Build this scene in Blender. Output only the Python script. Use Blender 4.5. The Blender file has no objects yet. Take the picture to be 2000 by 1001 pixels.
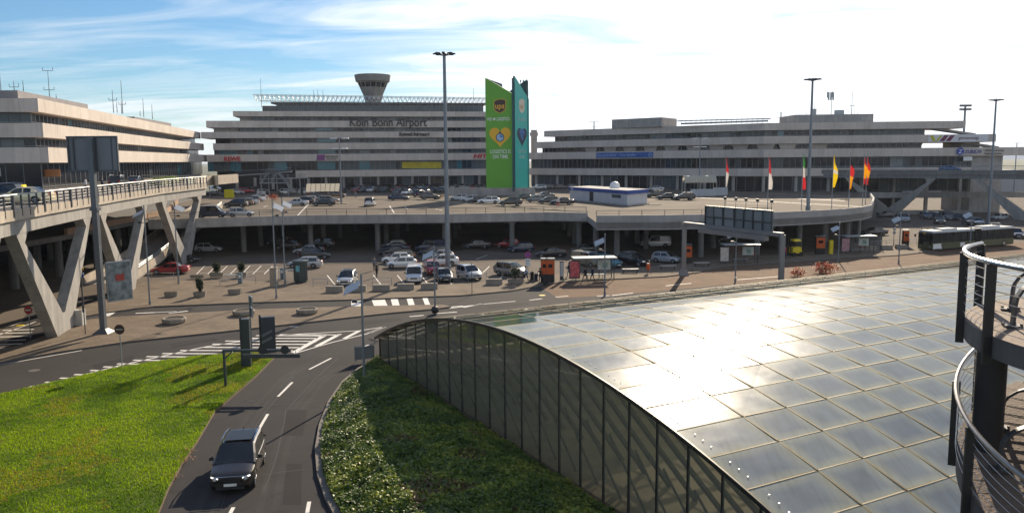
import bpy, math, random
import numpy as np
from mathutils import Vector, Matrix
random.seed(7); rng = np.random.default_rng(7)
SC = bpy.context.scene; COL = SC.collection
R = math.radians
# ------------------------------------------------------------------ camera
F, CAMH = 1560.0, 14.0
PITCH, ROLL = math.atan(188.5/1560), R(-0.45)
SUN_AZ, SUN_EL = R(17.5), R(26.0)
fw = Vector((0, math.cos(PITCH), -math.sin(PITCH)))
r0, u0 = Vector((1, 0, 0)), Vector((0, math.sin(PITCH), math.cos(PITCH)))
rt = r0*math.cos(ROLL) + u0*math.sin(ROLL); up = u0*math.cos(ROLL) - r0*math.sin(ROLL)
CP = Vector((0, 0, CAMH))
cd = bpy.data.cameras.new('camera'); cam = bpy.data.objects.new('camera', cd); COL.objects.link(cam)
M = Matrix.Identity(4)
for i in range(3):
    M[i][0], M[i][1], M[i][2], M[i][3] = rt[i], up[i], -fw[i], CP[i]
cam.matrix_world = M
cd.sensor_fit = 'HORIZONTAL'; cd.sensor_width = 36.0; cd.lens = 36.0*F/2000.0
cd.clip_start = 0.1; cd.clip_end = 20000
SC.camera = cam
# ------------------------------------------------------------------ exposure, sky, sun
SC.view_settings.view_transform = 'Standard'; SC.view_settings.look = 'None'
SC.view_settings.exposure = 0.54; SC.view_settings.gamma = 1.0; SC.view_settings.use_curve_mapping = False
SC.render.engine = 'CYCLES'
SC.cycles.use_denoising = True
SC.cycles.max_bounces = 6; SC.cycles.transparent_max_bounces = 12; SC.cycles.sample_clamp_indirect = 6.0
SC.cycles.caustics_reflective = False; SC.cycles.caustics_refractive = False
W = bpy.data.worlds.new('World'); SC.world = W; W.use_nodes = True
nt = W.node_tree; nt.nodes.clear()
def N(t, kind, **kw):
    n = t.nodes.new(kind)
    for k, v in kw.items():
        if k.startswith('i_'):
            n.inputs[k[2:].replace('_', ' ')].default_value = v
        else: setattr(n, k, v)
    return n
def Lk(t, a, b): t.links.new(a, b)
def maths(t, op, a, b=None, c=None):
    n = t.nodes.new('ShaderNodeMath'); n.operation = op
    for i, x in enumerate((a, b, c)):
        if x is None: continue
        if isinstance(x, (int, float)): n.inputs[i].default_value = x
        else: t.links.new(x, n.inputs[i])
    return n.outputs[0]
def ramp(t, fac, stops):
    n = t.nodes.new('ShaderNodeValToRGB'); e = n.color_ramp.elements
    while len(e) < len(stops): e.new(0.5)
    for k, (p, c) in enumerate(stops):
        e[k].position = p; e[k].color = (*c, 1) if len(c) == 3 else c
    t.links.new(fac, n.inputs[0]); return n.outputs[0]
def mixc(t, fac, a, b, blend='MIX'):
    n = t.nodes.new('ShaderNodeMix'); n.data_type = 'RGBA'; n.blend_type = blend
    for s, x in ((0, fac), (6, a), (7, b)):
        if isinstance(x, (int, float)): n.inputs[s].default_value = x
        elif isinstance(x, tuple): n.inputs[s].default_value = (*x, 1) if len(x) == 3 else x
        else: t.links.new(x, n.inputs[s])
    return n.outputs[2]
sky = N(nt, 'ShaderNodeTexSky', sky_type='NISHITA', sun_disc=False, sun_elevation=SUN_EL, sun_rotation=SUN_AZ,
        altitude=90, air_density=1.1, dust_density=0.15, ozone_density=3.5)
tc = N(nt, 'ShaderNodeTexCoord'); vec = tc.outputs['Generated']
sep = N(nt, 'ShaderNodeSeparateXYZ'); Lk(nt, vec, sep.inputs[0])
zc = maths(nt, 'MAXIMUM', sep.outputs[2], 0.02)
# clouds sit on a plane overhead: direction divided by its height
px = maths(nt, 'DIVIDE', sep.outputs[0], maths(nt, 'ADD', zc, 0.12)); py = maths(nt, 'DIVIDE', sep.outputs[1], maths(nt, 'ADD', zc, 0.12))
cmb = N(nt, 'ShaderNodeCombineXYZ'); Lk(nt, px, cmb.inputs[0]); Lk(nt, py, cmb.inputs[1])
mp = N(nt, 'ShaderNodeMapping'); mp.inputs['Rotation'].default_value = (0, 0, R(-24)); mp.inputs['Scale'].default_value = (0.55, 1.5, 1)
Lk(nt, cmb.outputs[0], mp.inputs[0])
n1 = N(nt, 'ShaderNodeTexNoise', i_Scale=1.7, i_Detail=10.0, i_Roughness=0.60, i_Distortion=0.8); Lk(nt, mp.outputs[0], n1.inputs[0])
n2 = N(nt, 'ShaderNodeTexNoise', i_Scale=0.42, i_Detail=4.0, i_Roughness=0.5); Lk(nt, cmb.outputs[0], n2.inputs[0])
# how far right of straight ahead: the bank of bright cloud lies that way
az = maths(nt, 'ARCTAN2', sep.outputs[0], sep.outputs[1])
bank = N(nt, 'ShaderNodeMapRange', interpolation_type='SMOOTHSTEP'); bank.inputs[1].default_value = R(-22); bank.inputs[2].default_value = R(12)
Lk(nt, az, bank.inputs[0])
cl = maths(nt, 'ADD', maths(nt, 'MULTIPLY', n1.outputs[0], 0.95), maths(nt, 'MULTIPLY', n2.outputs[0], 0.30))
off = N(nt, 'ShaderNodeMapRange', interpolation_type='SMOOTHSTEP'); off.inputs[1].default_value = R(100); off.inputs[2].default_value = R(50); off.inputs[3].default_value = 1.0  # keeps unseen bright cloud behind the camera, added to lift the shaded fronts
Lk(nt, az, off.inputs[0])
hi = N(nt, 'ShaderNodeMapRange', interpolation_type='SMOOTHSTEP'); hi.inputs[1].default_value = 0.62; hi.inputs[2].default_value = 0.30
Lk(nt, sep.outputs[2], hi.inputs[0])
bk = maths(nt, 'MULTIPLY', maths(nt, 'MULTIPLY', bank.outputs[0], off.outputs[0]), hi.outputs[0])
cl = maths(nt, 'ADD', cl, maths(nt, 'MULTIPLY', bk, 0.30))
low = N(nt, 'ShaderNodeMapRange', interpolation_type='SMOOTHSTEP'); low.inputs[1].default_value = 0.13; low.inputs[2].default_value = 0.0
Lk(nt, sep.outputs[2], low.inputs[0])
cl = maths(nt, 'ADD', cl, maths(nt, 'MULTIPLY', low.outputs[0], 0.17))
cmask = ramp(nt, cl, [(0.55, (0, 0, 0)), (0.72, (0.33, 0.33, 0.33)), (0.92, (1, 1, 1))])
sund = N(nt, 'ShaderNodeVectorMath', operation='DOT_PRODUCT'); Lk(nt, vec, sund.inputs[0])
sund.inputs[1].default_value = (math.sin(SUN_AZ)*math.cos(SUN_EL), math.cos(SUN_AZ)*math.cos(SUN_EL), math.sin(SUN_EL))
gl = N(nt, 'ShaderNodeMapRange', interpolation_type='SMOOTHSTEP'); gl.inputs[1].default_value = 0.72; gl.inputs[2].default_value = 1.0
gl.inputs[3].default_value = 7.0; gl.inputs[4].default_value = 9.0; Lk(nt, sund.outputs['Value'], gl.inputs[0])
ccol = N(nt, 'ShaderNodeVectorMath', operation='SCALE'); ccol.inputs[0].default_value = (0.95, 0.99, 1.03); Lk(nt, gl.outputs[0], ccol.inputs['Scale'])
skyc = mixc(nt, cmask, mixc(nt, 1.0, sky.outputs[0], (0.47, 0.60, 0.70), 'MULTIPLY'), ccol.outputs[0])
bg = N(nt, 'ShaderNodeBackground'); bg.inputs[1].default_value = 0.105; Lk(nt, skyc, bg.inputs[0])
wo = N(nt, 'ShaderNodeOutputWorld'); Lk(nt, bg.outputs[0], wo.inputs[0])
sd = bpy.data.lights.new('sun', 'SUN'); sd.energy = 5.0; sd.angle = R(0.55); sd.color = (1.0, 0.84, 0.63)
sun = bpy.data.objects.new('sun', sd); COL.objects.link(sun)
sv = Vector((math.sin(SUN_AZ)*math.cos(SUN_EL), math.cos(SUN_AZ)*math.cos(SUN_EL), math.sin(SUN_EL)))
sun.rotation_euler = sv.to_track_quat('Z', 'Y').to_euler(); sun.location = sv*200

# ------------------------------------------------------------------ where a photo pixel lies in the place
def ray(u, v): return fw + rt*((u-1000)/F) - up*((v-500.5)/F)
def G(u, v, z=0.0):
    d = ray(u, v); t = (z-CAMH)/d.z; p = CP + d*t; return (p.x, p.y, z)
def atY(u, v, Y):
    d = ray(u, v); p = CP + d*(Y/d.y); return (p.x, p.y, p.z)
def zat(v, x, y):
    lo, hi = -60.0, 150.0
    for _ in range(50):
        m = (lo+hi)/2; q = Vector((x, y, m))-CP
        if 500.5-F*q.dot(up)/q.dot(fw) > v: lo = m
        else: hi = m
    return (lo+hi)/2

# ------------------------------------------------------------------ materials
MATS = {}
def mat(name, col, rough=0.6, metal=0.0, var=0.0, vscale=3.0, bump=0.0, bscale=30.0, streak=0.0, spec=0.5, coat=0.0, trans=0.0, emit=None):
    if name in MATS: return MATS[name]
    m = bpy.data.materials.new(name); m.use_nodes = True; t = m.node_tree; b = t.nodes['Principled BSDF']
    b.inputs['Base Color'].default_value = (*col, 1); b.inputs['Roughness'].default_value = rough
    b.inputs['Metallic'].default_value = metal; b.inputs['Specular IOR Level'].default_value = spec
    b.inputs['Coat Weight'].default_value = coat; b.inputs['Coat Roughness'].default_value = 0.05
    if emit: b.inputs['Emission Color'].default_value = (*emit[0], 1); b.inputs['Emission Strength'].default_value = emit[1]
    co = N(t, 'ShaderNodeTexCoord').outputs['Object']
    c = None
    if var:
        n = N(t, 'ShaderNodeTexNoise', i_Scale=vscale, i_Detail=7.0, i_Roughness=0.62); Lk(t, co, n.inputs[0])
        c = mixc(t, 1.0, col, ramp(t, n.outputs[0], [(0.25, (1-var,)*3), (0.75, (1+var,)*3)]), 'MULTIPLY')
    if streak:
        mpn = N(t, 'ShaderNodeMapping'); mpn.inputs['Scale'].default_value = (1.3, 1.3, 0.08); Lk(t, co, mpn.inputs[0])
        n = N(t, 'ShaderNodeTexNoise', i_Scale=1.0, i_Detail=6.0, i_Roughness=0.7); Lk(t, mpn.outputs[0], n.inputs[0])
        c = mixc(t, 1.0, c if c is not None else col, ramp(t, n.outputs[0], [(0.3, (1-streak,)*3), (0.62, (1.04,)*3)]), 'MULTIPLY')
    if c is not None: Lk(t, c, b.inputs['Base Color'])
    if bump:
        n = N(t, 'ShaderNodeTexNoise', i_Scale=bscale, i_Detail=5.0); Lk(t, co, n.inputs[0])
        bn = N(t, 'ShaderNodeBump'); bn.inputs['Strength'].default_value = bump; bn.inputs['Distance'].default_value = 0.05
        Lk(t, n.outputs[0], bn.inputs['Height']); Lk(t, bn.outputs[0], b.inputs['Normal'])
    if trans:
        tr = N(t, 'ShaderNodeBsdfTranslucent'); tr.inputs[0].default_value = (*col, 1)
        if c is not None: Lk(t, c, tr.inputs[0])
        ms = N(t, 'ShaderNodeMixShader'); ms.inputs[0].default_value = trans
        Lk(t, b.outputs[0], ms.inputs[1]); Lk(t, tr.outputs[0], ms.inputs[2]); Lk(t, ms.outputs[0], t.nodes['Material Output'].inputs[0])
    MATS[name] = m; return m
def asphalt(name, col, patch=0.16, rough=0.9):
    m = mat(name, col, rough, spec=0.12); t = m.node_tree; b = t.nodes['Principled BSDF']; co = N(t, 'ShaderNodeTexCoord').outputs['Object']
    a = N(t, 'ShaderNodeTexNoise', i_Scale=0.13, i_Detail=8.0, i_Roughness=0.65); Lk(t, co, a.inputs[0])
    g = N(t, 'ShaderNodeTexNoise', i_Scale=9.0, i_Detail=4.0, i_Roughness=0.8); Lk(t, co, g.inputs[0])
    c = mixc(t, 1.0, col, ramp(t, a.outputs[0], [(0.3, (1-patch,)*3), (0.7, (1+patch,)*3)]), 'MULTIPLY')
    c = mixc(t, 1.0, c, ramp(t, g.outputs[0], [(0.3, (0.86,)*3), (0.7, (1.14,)*3)]), 'MULTIPLY')
    w2 = N(t, 'ShaderNodeTexNoise', i_Scale=0.55, i_Detail=6.0, i_Roughness=0.6, i_Distortion=1.2); Lk(t, co, w2.inputs[0])
    c = mixc(t, 1.0, c, ramp(t, w2.outputs[0], [(0.30, (0.78,)*3), (0.42, (1,)*3), (0.66, (1,)*3), (0.74, (1.14,)*3)]), 'MULTIPLY')
    Lk(t, c, b.inputs['Base Color'])
    bn = N(t, 'ShaderNodeBump'); bn.inputs['Strength'].default_value = 0.25; bn.inputs['Distance'].default_value = 0.02
    Lk(t, g.outputs[0], bn.inputs['Height']); Lk(t, bn.outputs[0], b.inputs['Normal'])
    return m
def pavers(name, c1, c2, mortar, sx, sy, rot=0.0):
    m = mat(name, c1, 0.9, spec=0.1); t = m.node_tree; b = t.nodes['Principled BSDF']; co = N(t, 'ShaderNodeTexCoord').outputs['Object']
    mpn = N(t, 'ShaderNodeMapping'); mpn.inputs['Rotation'].default_value = (0, 0, rot); Lk(t, co, mpn.inputs[0])
    br = N(t, 'ShaderNodeTexBrick', i_Scale=1.0); br.inputs['Color1'].default_value = (*c1, 1); br.inputs['Color2'].default_value = (*c2, 1)
    br.inputs['Mortar'].default_value = (*mortar, 1); br.inputs['Mortar Size'].default_value = 0.012
    br.inputs['Brick Width'].default_value = sx; br.inputs['Row Height'].default_value = sy; Lk(t, mpn.outputs[0], br.inputs[0])
    a = N(t, 'ShaderNodeTexNoise', i_Scale=0.35, i_Detail=8.0, i_Roughness=0.7); Lk(t, co, a.inputs[0])
    c = mixc(t, 1.0, br.outputs[0], ramp(t, a.outputs[0], [(0.3, (0.72,)*3), (0.72, (1.22,)*3)]), 'MULTIPLY')
    Lk(t, c, b.inputs['Base Color']); return m
def concrete_panels(name, col):
    # big precast fascia panels: fine upright joints (from the UV run along the wall), stains and streaks
    m = mat(name, col, 0.85); t = m.node_tree; b = t.nodes['Principled BSDF']; tcn = N(t, 'ShaderNodeTexCoord')
    s = N(t, 'ShaderNodeSeparateXYZ'); Lk(t, tcn.outputs['UV'], s.inputs[0])
    fr = maths(t, 'FRACT', maths(t, 'DIVIDE', s.outputs[0], 3.6)); idn = maths(t, 'FLOOR', maths(t, 'DIVIDE', s.outputs[0], 3.6))
    wn = N(t, 'ShaderNodeTexWhiteNoise', noise_dimensions='1D'); Lk(t, idn, wn.inputs['W'])
    j = ramp(t, fr, [(0.0, (0.72,)*3), (0.018, (1,)*3)])
    a = N(t, 'ShaderNodeTexNoise', i_Scale=0.35, i_Detail=8.0, i_Roughness=0.65); Lk(t, tcn.outputs['Object'], a.inputs[0])
    mpn = N(t, 'ShaderNodeMapping'); mpn.inputs['Scale'].default_value = (1.1, 1.1, 0.10); Lk(t, tcn.outputs['Object'], mpn.inputs[0])
    st = N(t, 'ShaderNodeTexNoise', i_Scale=1.6, i_Detail=5.0, i_Roughness=0.7); Lk(t, mpn.outputs[0], st.inputs[0])
    c = mixc(t, 1.0, col, ramp(t, wn.outputs[0], [(0, (0.93,)*3), (1, (1.06,)*3)]), 'MULTIPLY')
    c = mixc(t, 1.0, c, j, 'MULTIPLY')
    c = mixc(t, 1.0, c, ramp(t, a.outputs[0], [(0.3, (0.9,)*3), (0.7, (1.08,)*3)]), 'MULTIPLY')
    c = mixc(t, 1.0, c, ramp(t, st.outputs[0], [(0.28, (0.80,)*3), (0.5, (1,)*3)]), 'MULTIPLY')
    Lk(t, c, b.inputs['Base Color']); return m
def glass(name, tint, amount=0.5, rough=0.03, refl=0.12, dif=0.5):
    # thin pane: part see-through with a tint, part mirror
    m = bpy.data.materials.new(name); m.use_nodes = True; t = m.node_tree; t.nodes.clear()
    o = N(t, 'ShaderNodeOutputMaterial'); tr = N(t, 'ShaderNodeBsdfTransparent'); tr.inputs[0].default_value = (*tint, 1)
    gl_ = N(t, 'ShaderNodeBsdfGlossy'); gl_.inputs['Roughness'].default_value = rough
    df = N(t, 'ShaderNodeBsdfDiffuse'); df.inputs[0].default_value = (*[x*dif for x in tint], 1)
    m1 = N(t, 'ShaderNodeMixShader'); m1.inputs[0].default_value = amount; Lk(t, tr.outputs[0], m1.inputs[1]); Lk(t, df.outputs[0], m1.inputs[2])
    lw = N(t, 'ShaderNodeFresnel'); lw.inputs[0].default_value = 1.45
    f = maths(t, 'ADD', maths(t, 'MULTIPLY', lw.outputs[0], 0.9), refl)
    f = maths(t, 'MINIMUM', f, 1.0)
    m2 = N(t, 'ShaderNodeMixShader'); Lk(t, f, m2.inputs[0]); Lk(t, m1.outputs[0], m2.inputs[1]); Lk(t, gl_.outputs[0], m2.inputs[2])
    Lk(t, m2.outputs[0], o.inputs[0]); MATS[name] = m; return m

# ------------------------------------------------------------------ mesh helpers
class MB:
    def __init__(s): s.v = []; s.f = []; s.m = []; s.uv = []
    def vert(s, *p): s.v.append(tuple(p)); return len(s.v)-1
    def face(s, pts, mi=0, uv=None):
        i0 = len(s.v); s.v += [tuple(p) for p in pts]; s.f.append(tuple(range(i0, i0+len(pts)))); s.m.append(mi); s.uv.append(uv)
    def box(s, c, d, mi=0, rz=0.0, top=None):
        (cx, cy, cz), (dx, dy, dz) = c, d; k, q = math.cos(rz), math.sin(rz); tx, ty = top or (1, 1)
        P = []
        for z, ax, ay in ((-.5, 1, 1), (.5, tx, ty)):
            for x, y in ((-.5, -.5), (.5, -.5), (.5, .5), (-.5, .5)):
                X, Y = x*dx*ax, y*dy*ay; P.append((cx+X*k-Y*q, cy+X*q+Y*k, cz+z*dz))
        i = len(s.v); s.v += P
        for f in ((3, 2, 1, 0), (4, 5, 6, 7), (0, 1, 5, 4), (1, 2, 6, 5), (2, 3, 7, 6), (3, 0, 4, 7)):
            s.f.append(tuple(i+a for a in f)); s.m.append(mi); s.uv.append(None)
        return s
    def prism(s, poly, z0, z1, mi=0, mtop=None, zs=None):
        n = len(poly); a = sum(poly[k][0]*poly[(k+1) % n][1]-poly[(k+1) % n][0]*poly[k][1] for k in range(n))
        if a < 0: poly = poly[::-1]
        i = len(s.v); s.v += [(p[0], p[1], z0) for p in poly] + [(p[0], p[1], z1) for p in poly]
        s.f.append(tuple(range(i+n-1, i-1, -1))); s.m.append(mi); s.uv.append(None)
        s.f.append(tuple(range(i+n, i+2*n))); s.m.append(mi if mtop is None else mtop); s.uv.append(None)
        u = 0.0
        for k in range(n):
            k2 = (k+1) % n; l = math.dist(poly[k][:2], poly[k2][:2])
            s.f.append((i+k, i+k2, i+n+k2, i+n+k)); s.m.append(mi); s.uv.append(((u, z0), (u+l, z0), (u+l, z1), (u, z1))); u += l
        return s
    def tube(s, pts, r, n=6, mi=0, cap=True):
        pts = [Vector(p) for p in pts]; rs = r if isinstance(r, (list, tuple)) else [r]*len(pts); rings = []
        pu = None
        for k, p in enumerate(pts):
            d = (pts[min(k+1, len(pts)-1)]-pts[max(k-1, 0)]).normalized()
            a = pu - d*pu.dot(d) if pu is not None else (Vector((0, 0, 1)) if abs(d.z) < 0.9 else Vector((1, 0, 0))).cross(d)
            a.normalize(); pu = a; b = d.cross(a); i = len(s.v)
            s.v += [tuple(p + (a*math.cos(2*math.pi*q/n)+b*math.sin(2*math.pi*q/n))*rs[k]) for q in range(n)]; rings.append(i)
        for k in range(len(rings)-1):
            for q in range(n):
                q2 = (q+1) % n; s.f.append((rings[k]+q, rings[k]+q2, rings[k+1]+q2, rings[k+1]+q)); s.m.append(mi); s.uv.append(None)
        if cap:
            s.f.append(tuple(rings[0]+q for q in range(n-1, -1, -1))); s.m.append(mi); s.uv.append(None)
            s.f.append(tuple(rings[-1]+q for q in range(n))); s.m.append(mi); s.uv.append(None)
        return s
    def lathe(s, prof, c=(0, 0), n=24, mi=0):
        i = len(s.v)
        for r, z in prof: s.v += [(c[0]+r*math.cos(2*math.pi*q/n), c[1]+r*math.sin(2*math.pi*q/n), z) for q in range(n)]
        for k in range(len(prof)-1):
            for q in range(n):
                q2 = (q+1) % n; s.f.append((i+k*n+q, i+k*n+q2, i+(k+1)*n+q2, i+(k+1)*n+q)); s.m.append(mi); s.uv.append(None)
        s.f.append(tuple(i+q for q in range(n-1, -1, -1))); s.m.append(mi); s.uv.append(None)
        s.f.append(tuple(i+(len(prof)-1)*n+q for q in range(n))); s.m.append(mi); s.uv.append(None)
        return s
    def bar(s, a, b, w, h, mi=0):   # rectangular bar from a to b, h measured upwards
        a, b = Vector(a), Vector(b); d = (b-a).normalized(); sd_ = d.cross(Vector((0, 0, 1)))
        if sd_.length < 1e-4: sd_ = Vector((1, 0, 0))
        sd_.normalize(); u_ = sd_.cross(d).normalized(); i = len(s.v)
        for p in (a, b):
            for x, y in ((-.5, -.5), (.5, -.5), (.5, .5), (-.5, .5)): s.v.append(tuple(p+sd_*x*w+u_*y*h))
        for f in ((0, 1, 2, 3), (7, 6, 5, 4), (1, 0, 4, 5), (2, 1, 5, 6), (3, 2, 6, 7), (0, 3, 7, 4)):
            s.f.append(tuple(i+q for q in f)); s.m.append(mi); s.uv.append(None)
        return s
    def build(s, name, mats, parent=None, smooth=False, world=True):
        me = bpy.data.meshes.new(name); me.from_pydata(s.v, [], s.f)
        for m_ in (mats if isinstance(mats, (list, tuple)) else [mats]): me.materials.append(m_)
        me.polygons.foreach_set('material_index', s.m)
        if any(u is not None for u in s.uv):
            ul = me.uv_layers.new(name='UVMap'); k = 0
            for f, u in zip(s.f, s.uv):
                for q in range(len(f)):
                    if u is not None: ul.data[k].uv = u[q]
                    k += 1
        if smooth:
            me.polygons.foreach_set('use_smooth', [True]*len(me.polygons))
            try: me.set_sharp_from_angle(angle=R(38))
            except Exception: pass
        me.update()
        return link(name, me, parent, world)
def link(name, me, parent=None, world=True):
    o = bpy.data.objects.new(name, me); COL.objects.link(o)
    if parent is not None:
        o.parent = parent
        if world and parent.type == 'EMPTY':
            o.matrix_parent_inverse = Matrix.LocRotScale(parent.location, parent.rotation_euler, parent.scale).inverted()
    return o
def each(name, shapes, m, parent, **k):   # one part per separate piece
    for b in shapes: b.build(name, m, parent, **k)
def tag(o, label, cat, group=None):
    o['label'] = label; o['category'] = cat
    if group: o['group'] = group
    return o
def thing(name, label, cat, loc=(0, 0, 0), rz=0.0, group=None):
    o = bpy.data.objects.new(name, None); COL.objects.link(o); o.location = loc; o.rotation_euler = (0, 0, rz); o.empty_display_size = 0.2
    return tag(o, label, cat, group)
def struct(o, kind='structure'): o['kind'] = kind; return o
def dup(root, loc, rz, label, group=None, color=None):
    r = root.copy(); COL.objects.link(r); r.location = loc; r.rotation_euler = (0, 0, rz); r['label'] = label
    if group: r['group'] = group
    if color: r.color = color
    for ch in list(root.children):
        c = ch.copy(); COL.objects.link(c); c.parent = r
        if color: c.color = color
        for g in ch.children:
            d = g.copy(); COL.objects.link(d); d.parent = c
            if color: d.color = color
    return r
def text(name, body, size, mtl, parent, o, xdir, zdir=(0, 0, 1), depth=0.05, sx=1.0, align='LEFT', bold=0.0, world=True):
    cu = bpy.data.curves.new(name, 'FONT'); cu.body = body; cu.size = size; cu.extrude = depth; cu.offset = bold; cu.align_x = align
    ob = bpy.data.objects.new(name, cu); COL.objects.link(ob); dg = bpy.context.evaluated_depsgraph_get()
    me = bpy.data.meshes.new_from_object(ob.evaluated_get(dg)); bpy.data.objects.remove(ob)
    x = Vector(xdir).normalized(); z = Vector(zdir).normalized(); y = x.cross(z)*-1
    nrm = x.cross(z)
    for v in me.vertices:
        c = v.co.copy(); p = Vector(o) + x*c.x*sx + z*c.y + nrm*c.z; v.co = p
    me.materials.clear(); me.materials.append(mtl)
    return link(name, me, parent, world)
def offset_path(pts, d):   # shift an open polyline sideways (positive = to the left of travel)
    out = []; n = len(pts)
    for i in range(n):
        a = Vector(pts[max(i-1, 0)]); b = Vector(pts[i]); c = Vector(pts[min(i+1, n-1)])
        d1 = (b-a).normalized() if i > 0 else (c-b).normalized(); d2 = (c-b).normalized() if i < n-1 else d1
        n1_ = Vector((-d1.y, d1.x)); n2_ = Vector((-d2.y, d2.x)); m_ = (n1_+n2_).normalized(); k = max(m_.dot(n1_), 0.35)
        p = b + m_*(d/k); out.append((p.x, p.y))
    return out
def resample(pts, step):
    out = []; 
    for a, b in zip(pts, pts[1:]):
        l = math.dist(a, b); n = max(1, round(l/step))
        for k in range(n): out.append((a[0]+(b[0]-a[0])*k/n, a[1]+(b[1]-a[1])*k/n))
    out.append(pts[-1]); return out
def inside(poly, x, y):
    c = np.zeros(len(x), bool); n = len(poly)
    for i in range(n):
        x1, y1 = poly[i][:2]; x2, y2 = poly[(i+1) % n][:2]
        k = ((y1 > y) != (y2 > y)) & (x < (x2-x1)*(y-y1)/((y2-y1) or 1e-9)+x1); c ^= k
    return c
def cards(name, P, size, mats, parent=None, tilt=0.9, mix=None, aspect=0.6, world=True):
    # many leaf-sized quads, one mesh
    n = len(P); a = rng.uniform(0, 2*math.pi, n); e = rng.normal(0, tilt, n); s_ = size*rng.uniform(0.6, 1.35, n)
    ux = np.stack([np.cos(a), np.sin(a), np.zeros(n)], 1)
    uy = np.stack([-np.sin(a)*np.cos(e), np.cos(a)*np.cos(e), np.sin(e)], 1)
    h = s_[:, None]*0.5
    V = np.stack([P-ux*h*aspect-uy*h*0.2, P-uy*h, P+ux*h*aspect-uy*h*0.1, P+uy*h], 1).reshape(-1, 3)
    me = bpy.data.meshes.new(name); me.vertices.add(n*4); me.vertices.foreach_set('co', V.ravel())
    me.loops.add(n*4); me.loops.foreach_set('vertex_index', np.arange(n*4)); me.polygons.add(n)
    me.polygons.foreach_set('loop_start', np.arange(n)*4); me.polygons.foreach_set('loop_total', np.full(n, 4))
    for m_ in mats: me.materials.append(m_)
    mi = rng.integers(0, len(mats), n) if mix is None else mix
    me.polygons.foreach_set('material_index', mi.astype(np.int32)); me.update(calc_edges=True)
    return link(name, me, parent, world)
# ------------------------------------------------------------------ palette
CONC = concrete_panels('precast_concrete', (0.59, 0.52, 0.46))
CONC2 = mat('grey_concrete', (0.36, 0.34, 0.32), 0.85, var=0.22, vscale=0.5, streak=0.22)
CONCD = mat('dark_and_shaded_concrete', (0.13, 0.125, 0.12), 0.9, var=0.25, vscale=0.4, streak=0.2)  # also stands in for shade on the concrete under the left bridge
ASPH = asphalt('asphalt_road', (0.05, 0.047, 0.048))
LOT = asphalt('asphalt_car_park', (0.135, 0.112, 0.093), 0.2, 0.92)
DECKM = asphalt('asphalt_deck', (0.155, 0.13, 0.105), 0.22, 0.92)
PAVE = pavers('paving_slabs', (0.225, 0.18, 0.135), (0.19, 0.15, 0.112), (0.11, 0.09, 0.07), 0.6, 0.3, 0.2)
BRICK = pavers('red_brick_paving', (0.205, 0.13, 0.085), (0.165, 0.105, 0.07), (0.09, 0.065, 0.05), 0.5, 0.25, -0.25)
KERB = mat('kerb_stone', (0.10, 0.095, 0.09), 0.85, var=0.25, vscale=2)
WHITEP = mat('road_paint_white', (0.72, 0.70, 0.66), 0.7, var=0.22, vscale=2.5)
YELP = mat('road_paint_yellow', (0.75, 0.55, 0.03), 0.6)
STEEL = mat('galvanised_steel', (0.30, 0.33, 0.36), 0.42, 0.55, var=0.15, vscale=2)
STEELD = mat('dark_steel', (0.06, 0.065, 0.075), 0.5, 0.3, var=0.2, vscale=3)
POLE = mat('pole_paint_grey', (0.20, 0.23, 0.26), 0.45, 0.2, var=0.15, vscale=1.5)
WHITE = mat('white_paint', (0.78, 0.78, 0.77), 0.4)
GDARK = mat('window_glass_dark', (0.012, 0.016, 0.024), 0.08, spec=0.35)
GMID = mat('window_glass_mid', (0.07, 0.09, 0.105), 0.12, spec=0.35)
GBLIND = mat('window_with_blind', (0.17, 0.195, 0.205), 0.3)
GTEAL = mat('window_glass_teal', (0.03, 0.16, 0.21), 0.08, spec=0.6)
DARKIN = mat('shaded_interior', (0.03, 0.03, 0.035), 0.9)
ALU = mat('window_frame_alu', (0.16, 0.17, 0.18), 0.4, 0.5)
# ------------------------------------------------------------------ ground and roads
def poly_px(px, z=0.0): return [G(u, v, 0)[:2] for u, v in px]
def sheet(name, poly, z, m):
    b = MB(); b.face([(p[0], p[1], z) for p in poly]); me_o = b.build(name, m)
    if me_o.data.polygons[0].normal.z < 0: me_o.data.flip_normals()
    return struct(me_o)
b = MB(); b.face([(-6000, -3000, 0), (6000, -3000, 0), (6000, 9000, 0), (-6000, 9000, 0)])
struct(b.build('ground', mat('far_ground', (0.10, 0.11, 0.06), 0.95, var=0.35, vscale=0.02)))
sheet('apron', [(-160, -10), (240, -10), (240, 330), (-160, 330)], 0.004, LOT)
road_px = [(-700, 1001), (-300, 720), (0, 690), (60, 600), (215, 575), (560, 585), (1000, 568), (1060, 556), (1110, 549), (1300, 540), (1400, 522), (1640, 504), (1850, 486), (2100, 462)]
rp = poly_px(road_px) + [(150, 100), (150, 20), (30, 5), (-60, 5)]
sheet('road', rp, 0.008, ASPH)
lane = poly_px([(1055, 560), (1105, 550), (1300, 540), (1360, 533), (1405, 522), (1640, 504), (1850, 486), (2100, 462), (2250, 478), (1900, 512), (1640, 540), (1420, 556), (1310, 566), (1190, 577), (1090, 582)])
sheet('bus_lane', lane, 0.012, BRICK)
def pavement(name, px, m, h=0.13, kerbw=0.3):
    pl = poly_px(px); b = MB(); b.prism(pl, 0.0, h, 0, 1); o = struct(b.build(name, [KERB, m]))
    return o, pl
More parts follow.
